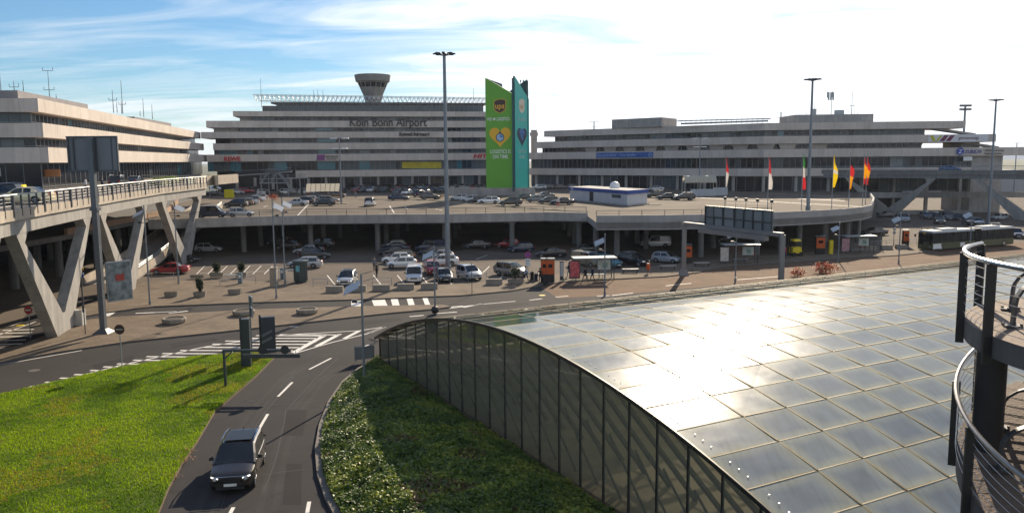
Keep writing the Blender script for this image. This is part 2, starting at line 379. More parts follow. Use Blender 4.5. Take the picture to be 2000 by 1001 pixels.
pl1 = [(60, 640), (205, 612), (300, 600), (500, 592), (690, 586.5), (900, 578.5), (1000, 569), (1060, 558), (1105, 551), (1300, 541), (1360, 534), (1405, 523), (1550, 513), (1640, 506), (1750, 500), (1822, 492),
       (1860, 478), (1790, 478), (1700, 484), (1640, 489), (1500, 500), (1400, 508), (1330, 515), (1200, 530), (1080, 538), (1000, 548), (900, 556), (760, 561), (640, 563), (560, 556), (480, 549), (290, 549), (215, 577)]
pavement('pavement', pl1, PAVE)
pl2 = [(40, 676), (160, 627), (215, 621), (330, 615), (520, 605), (690, 600), (820, 597.5), (866, 597), (881, 600.5), (850, 605), (760, 613), (600, 631), (440, 649), (250, 669), (110, 690), (20, 706), (-120, 735), (-140, 715)]
pavement('traffic_island', pl2, PAVE)
# painted markings, each a thin strip between two ground points
marks = MB()
def mark(a, c, w, mb=None, z=0.016, mi=0):
    (x0, y0, _), (x1, y1, _) = G(*a), G(*c); d = Vector((x1-x0, y1-y0)); 
    if d.length < 0.01: return
    n = Vector((-d.y, d.x)).normalized()*(w/2)
    (mb or marks).face([(x0+n.x, y0+n.y, z), (x0-n.x, y0-n.y, z), (x1-n.x, y1-n.y, z), (x1+n.x, y1+n.y, z)], mi)
for a, c, w in [((604, 721), (647, 699), .16), ((543, 774), (571, 746), .16), ((502, 844), (523, 808), .16), ((600, 1001), (604, 979), .16), ((449, 1003), (456, 990), .16),
        ((701, 680), (721, 673), .14), ((1085, 580), (1110, 577.6), .2), ((1034, 586), (1059, 583), .2), ((944, 593.6), (1007, 588), .18), ((850, 612), (892.5, 609), .25), ((800, 618), (828, 615.5), .25),
        ((878, 599.5), (905, 597.5), .3), ((905, 600), (941, 593), .3), ((878, 602), (941, 593.5), .2), ((1166, 578), (1191, 577), .2), ((1195, 577), (1236, 572), .2), ((1300, 558), (1350, 553), .2), ((1440, 546), (1520, 540), .18),
        ((697, 586.8), (697, 599.5), 1.1), ((739, 585.6), (744, 597.6), 1.3), ((770, 584), (773.5, 596.5), .7), ((800, 583), (804, 595.4), .6), ((830, 582), (835, 594.8), .5),
        ((265, 611.5), (302, 610), .35), ((302, 610), (345, 608), .2), ((330, 611.5), (367, 607), .35), ((205, 618), (222, 607.5), .7),
        ((0, 770), (150, 735), .18), ((150, 735), (235, 713), .18), ((235, 713), (400, 677), .18), ((400, 677), (480, 665), .18), ((480, 665), (547, 654), .16), ((547, 654), (701.6, 645.5), .16), ((701, 645.5), (752, 638), .16),
        ((574, 690), (650, 668), .16), ((650, 668), (719, 651), .16), ((719, 651), (752, 638), .16), ((0, 712), (160, 684), .15), ((-60, 724), (0, 712), .15),
        ((633, 655), (573, 688.5), .45), ((664, 652), (618, 676), .4), ((701.6, 646), (672, 661), .35), ((752, 638), (720, 650.5), .3)]: mark(a, c, w)
for xl, xr, y in [(547, 664, 653), (500, 634, 655), (470, 621, 660), (440, 609, 665.6), (415, 597, 671.6), (396, 588, 678), (352, 572, 684), (317, 433, 690), (286, 374, 696), (260, 330, 703), (229, 290, 710), (202, 251, 716), (176, 216, 723), (145, 180, 731), (117, 145, 738), (88, 110, 746), (59, 77, 754)]:
    mark((xl, y), (xr, y+0.6), .26)
for k, (x0, x1, y) in enumerate([(-30, 26, 690), (-25, 38, 681), (-20, 44, 673), (-15, 50, 665.5), (-10, 58, 658), (-5, 62, 651), (5, 66, 645)]): mark((x0, y), (x1, y-2), .3)
mark((-40, 668), (70, 628), .15); mark((10, 640), (45, 628), .14)
for x in range(400, 545, 22): mark((x, 519), (x-16, 535), .12)
for x in (655, 700, 745, 792, 838, 884): mark((x, 557), (x-16, 537), .12)
for x in (930, 975, 1040, 1100): mark((x, 545), (x+26, 520), .12)
for x in (930, 1060): mark((x, 506), (x+22, 498), .13)
mark((395, 522), (545, 516), .12); mark((390, 533), (560, 529), .12); mark((120, 552), (200, 546), .12)
struct(marks.build('road_markings', WHITEP))
pt_ = MB()   # repair patches and sealed cracks in the asphalt
for px in ([(560, 800), (600, 800), (592, 850), (548, 850)], [(470, 700), (520, 660), (560, 656), (530, 700)], [(180, 712), (260, 694), (268, 704), (190, 723)], [(700, 628), (780, 620), (785, 626), (705, 635)], [(560, 905), (590, 905), (588, 985), (552, 985)], [(950, 598), (1030, 590), (1034, 595), (955, 603)], [(330, 672), (420, 658), (426, 664), (338, 679)]):
    pt_.face([(*G(u, v)[:2], 0.0125) for u, v in px][::-1])
o_ = pt_.build('road_patches', asphalt('asphalt_patch', (0.036, 0.034, 0.035))); struct(o_)
if o_.data.polygons[0].normal.z < 0: o_.data.flip_normals()
sl = MB()
for pl_ in ([(515, 960), (545, 880), (560, 800), (610, 745), (660, 700)], [(430, 1000), (470, 880), (520, 800), (575, 735)], [(380, 930), (440, 920), (520, 925), (600, 915)], [(480, 780), (540, 790), (620, 782)], [(40, 745), (160, 716), (300, 684), (430, 655), (560, 640)], [(600, 668), (640, 650), (720, 640)]):
    for (u0_, v0_), (u1_, v1_) in zip(pl_, pl_[1:]):
        pp_ = [(u0_+(u1_-u0_)*f+random.uniform(-2, 2), v0_+(v1_-v0_)*f+random.uniform(-1, 1)) for f in (0, .33, .66, 1)]
        for a_, c_ in zip(pp_, pp_[1:]): mark(a_, c_, .05, sl, .0135)
struct(sl.build('sealed_cracks', mat('bitumen', (.02, .02, .02), .6)))
tk = MB()
for pl_ in ([(400, 1001), (425, 930), (455, 870), (500, 800), (560, 735), (640, 690)], [(520, 1001), (535, 930), (550, 870), (580, 800), (625, 745), (700, 695)]):
    for du in (-14, 16):
        for (u0_, v0_), (u1_, v1_) in zip(pl_, pl_[1:]): k0 = (v0_-560)/440; k1 = (v1_-560)/440; mark((u0_+du*k0, v0_), (u1_+du*k1, v1_), .30, tk, .0115)
struct(tk.build('tyre_tracks', asphalt('asphalt_worn', (0.058, 0.055, 0.055), .3)))
ym = MB(); ym.lathe([(0.35, 0.006), (0.35, 0.019)], G(1059, 576.5)[:2], 12); ym.lathe([(0.35, 0.006), (0.35, 0.019)], G(40, 635)[:2], 12)
struct(ym.build('road_dots', YELP))
mh = MB(); mh.lathe([(0.36, 0.006), (0.36, 0.018)], G(67, 723)[:2], 16); mh.lathe([(0.36, 0.006), (0.36, 0.018)], G(574, 638)[:2], 16)
struct(mh.build('manhole_covers', mat('cast_iron', (0.16, 0.15, 0.14), 0.6, 0.3, var=0.3, vscale=12)))
# ------------------------------------------------------------------ lawn
lawn_px = [(-900, 1100), (-500, 905), (-250, 835), (0, 773), (100, 750), (235, 719), (380, 698), (480, 691), (520, 692), (537, 699), (500, 737), (450, 780), (420, 806), (385, 866), (355, 911), (330, 956), (308, 1010), (280, 1100)]
lawn = poly_px(lawn_px)
GR = mat('grass_soil', (0.085, 0.125, 0.012), 0.95, var=0.4, vscale=1.2, bump=0.6, bscale=18)
bl = MB(); bl.prism(lawn, 0.0, 0.14, 1, 0); struct(bl.build('lawn', [GR, mat('lawn_edge_earth', (0.16, 0.11, 0.075), 0.9, var=0.3, vscale=4)]))
def scatter(poly, n):
    xs = [p[0] for p in poly]; ys = [p[1] for p in poly]
    X = rng.uniform(min(xs), max(xs), n); Y = rng.uniform(min(ys), max(ys), n); k = inside(poly, X, Y); return X[k], Y[k]
def vnoise(x, y, s, seed):   # smooth value noise
    g = np.random.default_rng(seed).random((64, 64)); x = x/s; y = y/s; xi = np.floor(x).astype(int); yi = np.floor(y).astype(int)
    fx = x-xi; fy = y-yi; fx = fx*fx*(3-2*fx); fy = fy*fy*(3-2*fy); q = lambda a, c: g[a % 64, c % 64]
    return (q(xi, yi)*(1-fx)+q(xi+1, yi)*fx)*(1-fy)+(q(xi, yi+1)*(1-fx)+q(xi+1, yi+1)*fx)*fy
X, Y = scatter([p for p in lawn], 300000)
k = (np.abs(X) < 1.05*Y+3) & (Y > 22) & (X > -1.0*Y); X, Y = X[k], Y[k]
h = 0.5+vnoise(X, Y, 0.6, 3)*0.8
P = np.stack([X, Y, np.full(len(X), 0.15)+0.03*h], 1)
GB = [mat('grass_blade_light', (0.31, 0.44, 0.012), 0.8, spec=.08, trans=0.55), mat('grass_blade_mid', (0.20, 0.33, 0.010), 0.8, spec=.08, trans=0.55), mat('grass_blade_dark', (0.12, 0.22, 0.010), 0.8, spec=.08, trans=0.5), mat('grass_blade_dry', (0.42, 0.34, 0.03), 0.8, spec=.08, trans=0.45)]
q = vnoise(X, Y, 1.6, 5)*0.4+vnoise(X, Y, 5.0, 15)*0.35+vnoise(X, Y, 0.5, 6)*0.25+rng.random(len(X))*0.22
mix = np.where(q < 0.47, 2, np.where(q < 0.64, 1, 0)); mix = np.where((vnoise(X, Y, 2.4, 9)+.3*vnoise(X, Y, .5, 10) > 0.86) & (rng.random(len(X)) < 0.4), 3, mix)
struct(cards('grass', P, 0.115, GB, tilt=1.0, mix=mix, aspect=0.30), 'stuff')
le = MB()
for u, v in [(363, 885), (357, 903), (338, 934)]:
    x, y, _ = G(u, v); Q = np.array([x, y, 0.16])+rng.normal(0, 1, (60, 3))*np.array([.22, .22, .05]); cards('fallen_leaves', Q, 0.1, [mat('dead_leaf', (0.30, 0.12, 0.05), 0.8), mat('dead_leaf_pale', (0.42, 0.22, 0.10), 0.8)])['kind'] = 'stuff'
# ------------------------------------------------------------------ ivy bank and its kerb
kerb_px = [(742, 699), (730, 704), (700, 721), (668, 748), (641, 787), (623, 833), (615, 880), (619, 930), (634, 975), (655, 1015), (680, 1060)]
kc = [G(u, v)[:2] for u, v in kerb_px]
kin = offset_path(kc, 0.28); 
if math.dist(kin[3], (0, 40)) > math.dist(kc[3], (0, 40)): kin = offset_path(kc, -0.28)
b = MB()
for i in range(len(kc)-1): b.prism([kc[i], kc[i+1], kin[i+1], kin[i]], 0.0, 0.16)
struct(b.build('kerb', mat('kerb_pale', (0.17, 0.15, 0.13), 0.85, var=0.25, vscale=2)))
HP0 = Vector((-9.36, 54.99)); HD = Vector((.477, -.879)).normalized(); HA = Vector((-HD.y, HD.x))
def hall_z(s): return -47.6177+math.sqrt(53.473**2-(s-20.582)**2)
def HX(s, a, z): p = HP0+HD*s+HA*a; return (p.x, p.y, z)
base = [HX(s, -0.25, 0)[:2] for s in (-0.2, 10, 20, 30, 34)]
ivy = [tuple(p) for p in kin] + base[::-1]
gx, gy = np.meshgrid(np.arange(-16, 8, 0.5), np.arange(20, 57, 0.5)); 
KI = np.array(kin)
def dist_line(x, y, L):
    d = np.full(np.shape(x), 1e9)
    for (x1, y1), (x2, y2) in zip(L, L[1:]):
        l2 = (x2-x1)**2+(y2-y1)**2; t = np.clip(((x-x1)*(x2-x1)+(y-y1)*(y2-y1))/l2, 0, 1); d = np.minimum(d, np.hypot(x-x1-t*(x2-x1), y-y1-t*(y2-y1)))
    return d
def bank_z(x, y):
    d = dist_line(x, y, [tuple(p) for p in kin]); e = dist_line(x, y, base)
    return 0.10+0.75*np.minimum(1, d/2.2)*np.minimum(1, np.maximum(e-0.15, 0)/2.6)**0.8
b = MB()
st = 0.5
for i in range(gx.shape[0]-1):
    for j in range(gx.shape[1]-1):
        x, y = gx[i, j], gy[i, j]; c = [(x, y), (x+st, y), (x+st, y+st), (x, y+st)]
        ins = inside(ivy, np.array([p[0] for p in c]), np.array([p[1] for p in c]))
        if ins.all():
            zz = bank_z(np.array([p[0] for p in c]), np.array([p[1] for p in c])); b.face([(*p, float(z)) for p, z in zip(c, zz)])
b2 = MB(); b2.face([(p[0], p[1], 0.05) for p in ivy]); b.v and None
o = b.build('bank', mat('bank_earth', (0.035, 0.045, 0.018), 0.95, var=0.4, vscale=2, bump=0.5, bscale=10)); struct(o)
o = b2.build('bank_foot', mat('bank_earth', (0.035, 0.045, 0.018))); struct(o)
if o.data.polygons[0].normal.z < 0: o.data.flip_normals()
X, Y = scatter(ivy, 220000); k = (np.abs(X) < 0.72*Y+2); X, Y = X[k], Y[k]
Zb = bank_z(X, Y)+0.10*vnoise(X, Y, 0.35, 21)+0.22*vnoise(X, Y, 1.3, 22)+rng.random(len(X))*0.10
P = np.stack([X, Y, Zb], 1)
IV = [mat('ivy_leaf_dark', (0.055, 0.10, 0.015), 0.55, trans=0.2), mat('ivy_leaf_mid', (0.13, 0.195, 0.024), 0.52, trans=0.25), mat('ivy_leaf_light', (0.33, 0.37, 0.055), 0.5, trans=0.3), mat('ivy_leaf_brown', (0.13, 0.075, 0.03), 0.6)]
q = vnoise(X, Y, 1.1, 31)*0.5+vnoise(X, Y, 0.35, 32)*0.3+rng.random(len(X))*0.45
mix = np.where(q < 0.50, 0, np.where(q < 0.80, 1, 2)); mix = np.where((vnoise(X, Y, 1.8, 33) > 0.80) & (rng.random(len(X)) < 0.45), 3, mix)
struct(cards('ivy', P, 0.15, IV, tilt=0.75, mix=mix, aspect=0.8), 'stuff')
# ------------------------------------------------------------------ glass hall
def roof_panel_material():
    m = bpy.data.materials.new('frosted_roof_glass'); m.use_nodes = True; t = m.node_tree; b = t.nodes['Principled BSDF']
    tcn = N(t, 'ShaderNodeTexCoord'); s = N(t, 'ShaderNodeSeparateXYZ'); Lk(t, tcn.outputs['UV'], s.inputs[0])
    def edge(o): return maths(t, 'MINIMUM', maths(t, 'FRACT', o), maths(t, 'SUBTRACT', 1.0, maths(t, 'FRACT', o)))
    e = maths(t, 'MINIMUM', edge(s.outputs[0]), edge(s.outputs[1]))
    n = N(t, 'ShaderNodeTexNoise', i_Scale=0.9, i_Detail=6.0, i_Roughness=0.6); Lk(t, tcn.outputs['Object'], n.inputs[0])
    e2 = maths(t, 'ADD', e, maths(t, 'MULTIPLY', maths(t, 'SUBTRACT', n.outputs[0], 0.5), 0.22))
    c = ramp(t, e2, [(0.0, (0.56, 0.55, 0.40)), (0.06, (0.46, 0.48, 0.42)), (0.26, (0.30, 0.335, 0.365))])
    c = mixc(t, 1.0, c, ramp(t, n.outputs[0], [(0.25, (0.85,)*3), (0.75, (1.12,)*3)]), 'MULTIPLY')
    gi = N(t, 'ShaderNodeNewGeometry'); pid = ramp(t, gi.outputs['Random Per Island'], [(0, (0.80, 0.82, 0.84)), (0.5, (1, 1, 1)), (1, (1.15, 1.13, 1.05))]); c = mixc(t, 1.0, c, pid, 'MULTIPLY')
    dm = N(t, 'ShaderNodeMapping'); dm.inputs['Rotation'].default_value = (0, 0, R(28.5)); dm.inputs['Scale'].default_value = (6.0, 0.5, 1); Lk(t, tcn.outputs['Object'], dm.inputs[0])
    dn = N(t, 'ShaderNodeTexNoise', i_Scale=1.0, i_Detail=5.0, i_Roughness=0.65); Lk(t, dm.outputs[0], dn.inputs[0])
    c = mixc(t, 1.0, c, ramp(t, dn.outputs[0], [(0.3, (0.80, 0.79, 0.75)), (0.55, (1, 1, 1))]), 'MULTIPLY'); Lk(t, c, b.inputs['Base Color'])
    n3 = N(t, 'ShaderNodeTexNoise', i_Scale=0.35, i_Detail=3.0); Lk(t, tcn.outputs['Object'], n3.inputs[0])
    rr = maths(t, 'ADD', 0.11, maths(t, 'MULTIPLY', n3.outputs[0], 0.17)); Lk(t, rr, b.inputs['Roughness'])
    b.inputs['Specular IOR Level'].default_value = 0.42; b.inputs['Coat Weight'].default_value = 0.08; b.inputs['Coat Roughness'].default_value = 0.12
    wv = N(t, 'ShaderNodeTexNoise', i_Scale=1.3, i_Detail=1.0); Lk(t, tcn.outputs['Object'], wv.inputs[0])
    bn = N(t, 'ShaderNodeBump'); bn.inputs['Strength'].default_value = 0.12; bn.inputs['Distance'].default_value = 0.05; Lk(t, wv.outputs[0], bn.inputs['Height']); Lk(t, bn.outputs[0], b.inputs['Normal'])
    tr = N(t, 'ShaderNodeBsdfTranslucent'); tr.inputs[0].default_value = (0.72, 0.70, 0.60, 1)
    ms = N(t, 'ShaderNodeMixShader'); ms.inputs[0].default_value = 0.30; Lk(t, b.outputs[0], ms.inputs[1]); Lk(t, tr.outputs[0], ms.inputs[2]); tp = N(t, 'ShaderNodeBsdfTransparent'); tp.inputs[0].default_value = (.95, .95, .92, 1); m3 = N(t, 'ShaderNodeMixShader'); m3.inputs[0].default_value = 0.05; Lk(t, ms.outputs[0], m3.inputs[1]); Lk(t, tp.outputs[0], m3.inputs[2]); Lk(t, m3.outputs[0], t.nodes['Material Output'].inputs[0])
    return m
FROST = roof_panel_material()
CLEAR = glass('clear_roof_glass', (0.40, 0.50, 0.44), 0.35, 0.08, 0.06)
FACADE = glass('gable_glass', (0.74, 0.70, 0.54), 0.34, 0.04, 0.04, 0.62)
JOINT = mat('roof_joint_brown', (0.15, 0.105, 0.04), 0.7, var=0.2, vscale=3)
MULL = mat('mullion_steel', (0.045, 0.042, 0.038), 0.45, 0.4)
hall = thing('glass_hall', 'large glass station hall with curved panelled roof and arched glass gable', 'station hall', (*HX(20, 10, 0)[:2], 0))
HL = 92.0
AL = [-0.30, 2.85] + [2.85+2.2*k for k in range(1, 41)]
SL = [0.0]+[1.35+1.7*k for k in range(0, 23)]+[41.16]
b = MB(); bc = MB()
for i in range(len(SL)-1):
    for j in range(len(AL)-1):
        s0, s1, a0, a1 = SL[i], SL[i+1], AL[j], AL[j+1]; g = 0.022
        fr = s0 > 16.0 and not (j == 0 and s1 < 18.6) or (s0 > 24 and True)
        q = [(s0+g, a0+g), (s1-g, a0+g), (s1-g, a1-g), (s0+g, a1-g)]
        top = [HX(s, a, hall_z(s)+0.012+random.uniform(-.008, .008)) for s, a in q]; (b if fr else bc).face(top[::-1], 0, ((0, 1), (1, 1), (1, 0), (0, 0)))
rp_ = b.build('roof_panels', FROST, hall); rp2 = bc.build('clear_roof_panels', CLEAR, hall)
for o_ in (rp_, rp2):
    if sum(p.normal.z for p in o_.data.polygons) < 0: o_.data.flip_normals()
b = MB()
for s in SL: b.bar(HX(s, AL[0], hall_z(s)-0.025), HX(s, AL[-1], hall_z(s)-0.0), 0.08, 0.08)
for a in AL[1:]:
    for s0, s1 in zip(SL, SL[1:]): b.bar(HX(s0, a, hall_z(s0)-0.022), HX(s1, a, hall_z(s1)-0.0), 0.08, 0.075)
b.build('roof_joints', JOINT, hall)
b = MB(); fine = [k*0.5 for k in range(0, 83)]
for s0, s1 in zip(fine, fine[1:]): b.bar(HX(s0, -0.34, hall_z(s0)-0.05), HX(s1, -0.34, hall_z(s1)-0.05), 0.07, 0.16)
b.build('roof_edge', MULL, hall)
b = MB(); mull = [0.18+1.69*k for k in range(0, 25)]
for s0, s1 in zip(mull, mull[1:]):
    n = 4
    for k in range(n):
        p, q = s0+(s1-s0)*k/n, s0+(s1-s0)*(k+1)/n
        b.face([HX(p, 0, 0.05), HX(q, 0, 0.05), HX(q, 0, hall_z(q)-0.13), HX(p, 0, hall_z(p)-0.13)])
b.build('gable_glazing', FACADE, hall)
each('mullion', [MB().box((*HX(s, 0.02, 0)[:2], (hall_z(s)-0.13)/2+0.02), (0.10, 0.06, max(hall_z(s)-0.18, .3)), rz=math.atan2(HA.y, HA.x)) for s in mull], MULL, hall)
b = MB(); b.bar(HX(-0.1, -0.06, 0.05), HX(41.2, -0.06, 0.05), 0.25, 0.28); b.bar(HX(0.0, -0.02, 0.9), HX(0, HL, 0.9), 0.12, 1.5, 0)
b.bar(HX(41.2, 0, 0.9), HX(41.2, HL, 0.9), 0.2, 1.5)
b.build('plinth', mat('plinth_brown', (0.09, 0.06, 0.045), 0.8, var=0.3, vscale=3), hall)
each('fixing_cap', [MB().lathe([(0.025, hall_z(s_+d)+0.03), (0.025, hall_z(s_+d)+0.045)], HX(s_+d, 0.2, 0)[:2], 8) for s_ in SL[11:22] for d in (0.45, 0.85, 1.25)], STEEL, hall)
b = MB()   # steel arches and raking struts behind the gable
for a in (3.2, 9.6, 16.0, 22.4, 28.8, 35.2, 48, 61):
    pts = [HX(s, a, hall_z(s)-0.32) for s in SL]; b.tube(pts, 0.13, 6)
for s in (6.9, 13.7, 20.5, 27.3, 34.1): b.tube([HX(s, 0.6, hall_z(s)-0.5), HX(s, HL-1, hall_z(s)-0.5)], 0.09, 6)
for s in mull[2:-2:1]: b.tube([HX(s, 0.35, hall_z(s)-0.35), HX(s+1.5, 3.6, 0.05)], 0.13, 6); b.tube([HX(s, 0.3, hall_z(s)*.55), HX(s+1.7, .9, .1)], 0.05, 5)
b.build('roof_trusses', mat('truss_paint', (0.22, 0.21, 0.17), 0.5, 0.2), hall)
b = MB(); b.face([HX(0.1, 0.1, 0.03), HX(41, 0.1, 0.03), HX(41, HL, 0.03), HX(0.1, HL, 0.03)]); f_ = b.build('hall_floor', mat('hall_floor_stone', (0.42, 0.39, 0.30), 0.5, var=0.25, vscale=0.6), hall)
if f_.data.polygons[0].normal.z < 0: f_.data.flip_normals()
b = MB(); b.face([HX(0.1, HL, 0.03), HX(41, HL, 0.03), HX(41, HL, 5), HX(0.1, HL, 5)]); b.build('end_wall', CONCD, hall)
b = MB(); b.box((*HX(35.4, 2.2, 0)[:2], 1.35), (2.2, 0.6, 2.6), rz=math.atan2(HD.y, HD.x)); tm = b.build('ticket_counter', mat('counter_yellow', (0.62, 0.42, 0.02), 0.5), hall)
rail = MB()
for s in (0, 0.6): rail.tube([HX(-0.25, -0.5-s*2, 0.1), HX(-0.25, -0.5-s*2, 1.25)], 0.025)
rail.tube([HX(-0.25, -0.2, 1.25), HX(-0.25, -1.9, 1.25)], 0.025); rail.face([HX(-0.25, -0.3, 0.25), HX(-0.25, -1.75, 0.25), HX(-0.25, -1.75, 1.15), HX(-0.25, -0.3, 1.15)])
tag(rail.build('glass_railing', STEEL), 'short steel railing at the left corner of the glass hall', 'railing')
# ------------------------------------------------------------------ terminal buildings: stacked concrete fascias with glazing set back between them
ZB = {1: (28.7, 27.2), 2: (25.9, 23.95), 3: (22.7, 20.9), 4: (19.4, 17.5), 5: (16.15, 14.1), 6: (11.3, 9.35)}
PANES = [GDARK, GMID, GBLIND, GTEAL]
def facade(t, path, lev, zbot, zground, shift=None, ext=None, recess=1.6, wts=(3, 6, 1.4, 0.15), depth=14.0, glassy=None, gtrim=None):
    # path runs so that the outside is on its right; lev = band numbers from the top
    for n, k in enumerate(lev):
        z1, z0 = ZB[k]; p = offset_path(path, -(shift or {}).get(k, 0.0))
        if ext and k in ext:
            e0, e1 = ext[k]; a, b_ = Vector(p[0]), Vector(p[1]); p[0] = tuple(a-(b_-a).normalized()*e0); a, b_ = Vector(p[-1]), Vector(p[-2]); p[-1] = tuple(a-(b_-a).normalized()*e1)
        inn = offset_path(p, depth); m = MB(); m.prism(p+inn[::-1], z0, z1); m.build('fascia', CONC, t)
        zlow = ZB[lev[n+1]][0] if n+1 < len(lev) else zground
        gp = offset_path(p, recess); g0, g1 = (gtrim or {}).get(k, (0, 0)); gp[0] = tuple(Vector(gp[0])+(Vector(gp[1])-Vector(gp[0])).normalized()*g0); gp[-1] = tuple(Vector(gp[-1])+(Vector(gp[-2])-Vector(gp[-1])).normalized()*g1); sg = resample(gp, 1.55 if n+1 < len(lev) else 2.4); g = MB(); fr = MB()
        if zlow < z0-0.4:
            w = list((glassy or {}).get(k, wts)); run = 0; mi = 0
            for a, c in zip(sg, sg[1:]):
                if run <= 0: mi = random.choices(range(4), w)[0]; run = random.choice((1, 1, 2, 3, 5)) if mi < 2 else random.choice((1, 1, 2))
                run -= 1
                g.face([(a[0], a[1], zlow-0.02), (c[0], c[1], zlow-0.02), (c[0], c[1], z0+0.02), (a[0], a[1], z0+0.02)], mi)
                fr.bar((a[0], a[1], zlow), (a[0], a[1], z0), 0.10, 0.14)
            g.build('window_band', PANES, t); 
            for zz in (z0-0.12, zlow+0.25):
                for a, c in zip(gp, gp[1:]): fr.bar((a[0], a[1], zz), (c[0], c[1], zz), 0.12, 0.10)
            fr.build('window_frames', ALU, t)
def columns(t, path, step, z0, z1, w=0.7, rec=1.2):
    each('column', [MB().box((a[0], a[1], (z0+z1)/2), (w, w, z1-z0-0.02)) for a in resample(offset_path(path, rec), step)], CONC2, t)
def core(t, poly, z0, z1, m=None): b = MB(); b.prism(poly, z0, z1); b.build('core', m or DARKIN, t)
# main terminal: front runs from its left end to its right end, outside on the right = towards the camera
A0 = atY(455, 222, 236)[:2]; A1 = atY(1000, 222, 250)[:2]
main = thing('terminal_building', 'long grey terminal with stacked concrete bands, big roof lettering and funnel tower', 'terminal', (A0[0]*.5+A1[0]*.5, 262, 5.4))
mpath = [A0, A1]
u_ = (Vector(A1)-Vector(A0)).normalized()
facade(main, mpath, (1, 2, 3, 4, 5, 6), 5.4, 5.4, ext={1: (0, 0), 2: (7.6, 0), 3: (9.2, 0), 4: (6, 0), 5: (8, 0), 6: (-17, 0)}, glassy={4: (3, 6, 1.0, .5), 5: (4, 5, .6, .6), 6: (9, 2, .2, .1)}, gtrim={1: (5, 0), 2: (9, 0), 3: (8, 0)})
def mp_(d, off, z):  # point along the main front: d metres from its left end, off metres out from it
    n_ = Vector((u_.y, -u_.x)); p = Vector(A0)+u_*d+n_*off; return (p.x, p.y, z)
core(main, [mp_(3, -4.2, 0)[:2], mp_(80, -4.2, 0)[:2], mp_(80, -22, 0)[:2], mp_(3, -22, 0)[:2]], 5.4, 28.5); core(main, [mp_(-6, -4.2, 0)[:2], mp_(3, -4.2, 0)[:2], mp_(3, -22, 0)[:2], mp_(-6, -22, 0)[:2]], 5.4, 22.8)
columns(main, mpath, 5.2, 5.4, 9.35)
# raked stair flanks at the left ends of the bands
b = MB()
for (z1, z0, d0, d1) in ((27.2, 25.9, 1.5, 8), (23.95, 22.7, -6, 1)): b.prism([mp_(d0, -2.2, 0)[:2], mp_(d1, -2.2, 0)[:2], mp_(d1, -6, 0)[:2], mp_(d0+4, -6, 0)[:2]], z0, z1)
b.build('stair_flanks', CONC2, main)
# top storey, roof slab
L1 = 74.0
b = MB(); b.prism([mp_(12, -3, 0)[:2], mp_(L1, -3, 0)[:2], mp_(L1, -18, 0)[:2], mp_(12, -18, 0)[:2]], 28.7, 31.0); b.build('top_storey', GMID, main)
b = MB()
for k in range(0, 42): b.bar(mp_(12.4+k*1.5, -2.95, 28.7), mp_(12.4+k*1.5, -2.95, 31.0), 0.12, 0.1)
b.build('top_storey_frames', ALU, main)
b = MB(); b.prism([mp_(10.5, -2.2, 0)[:2], mp_(L1+1, -2.2, 0)[:2], mp_(L1+1, -19, 0)[:2], mp_(13, -19, 0)[:2]], 31.0, 31.5); b.prism([mp_(8, -2.5, 0)[:2], mp_(12, -2.5, 0)[:2], mp_(12, -12, 0)[:2], mp_(10.5, -12, 0)[:2]], 28.7, 30.4)
b.build('roof_slab', CONCD, main)
# space-frame on the roof: three chords and diagonals
b = MB(); zt, zl = 33.7, 32.0; ds = [5.5+1.35*k for k in range(0, 54)]
for off in (-2.5, -5.5, -8.5): b.tube([mp_(ds[0], off, zt), mp_(ds[-1], off, zt-0.6)], 0.06, 4)
for off in (-4, -7): b.tube([mp_(ds[1], off, zl), mp_(ds[-2], off, zl-0.5)], 0.06, 4)
for k, d in enumerate(ds[:-1]):
    f = -0.6*k/53
    for o1, o2 in ((-2.5, -4), (-5.5, -4), (-5.5, -7), (-8.5, -7)):
        b.tube([mp_(d, o1, zt+f), mp_(d+.67, o2, zl+f)], 0.045, 4, cap=False); b.tube([mp_(d+.67, o2, zl+f), mp_(d+1.35, o1, zt+f)], 0.045, 4, cap=False)
    if k % 2 == 0: b.tube([mp_(d, -2.5, zt+f), mp_(d, -8.5, zt+f)], 0.04, 4, cap=False)
for d in (14, 24, 34, 44, 54, 64): b.tube([mp_(d, -4, 31.4), mp_(d, -4, zl)], 0.07, 4)
b.build('roof_space_frame', mat('space_frame_white', (0.55, 0.58, 0.60), 0.45, 0.3), main)
# control tower: a funnel
cx, cy = atY(728, 160, 262)[:2]
zz = [zat(v, cx, cy) for v in (198, 188, 162, 160, 149, 147)]
tw = MB(); tw.lathe([(2.6, 28), (2.6, zz[0]), (3.0, zz[1]), (4.7, zz[2]), (5.4, zz[3]), (5.75, zz[4]), (5.75, zz[5])], (cx, cy), 32); tw.build('tower', mat('tower_concrete', (0.24, 0.23, 0.22), 0.8, var=0.15, vscale=.6, streak=.2), main, smooth=True)
tw = MB(); tw.lathe([(3.3, zz[1]+1.0), (4.62+0.1, zz[2]-0.15)], (cx, cy), 32); twg = tw.build('tower_glazing', GDARK, main)
tw = MB()
for k in range(16):
    a = 2*math.pi*k/16; tw.tube([(cx+3.36*math.cos(a), cy+3.36*math.sin(a), zz[1]+1.0), (cx+4.8*math.cos(a), cy+4.8*math.sin(a), zz[2])], 0.09, 4)
tw.build('tower_ribs', CONC2, main)
SIGNB = mat('sign_black', (0.018, 0.018, 0.022), 0.5)
RED = mat('sign_red', (0.55, 0.02, 0.03), 0.45)
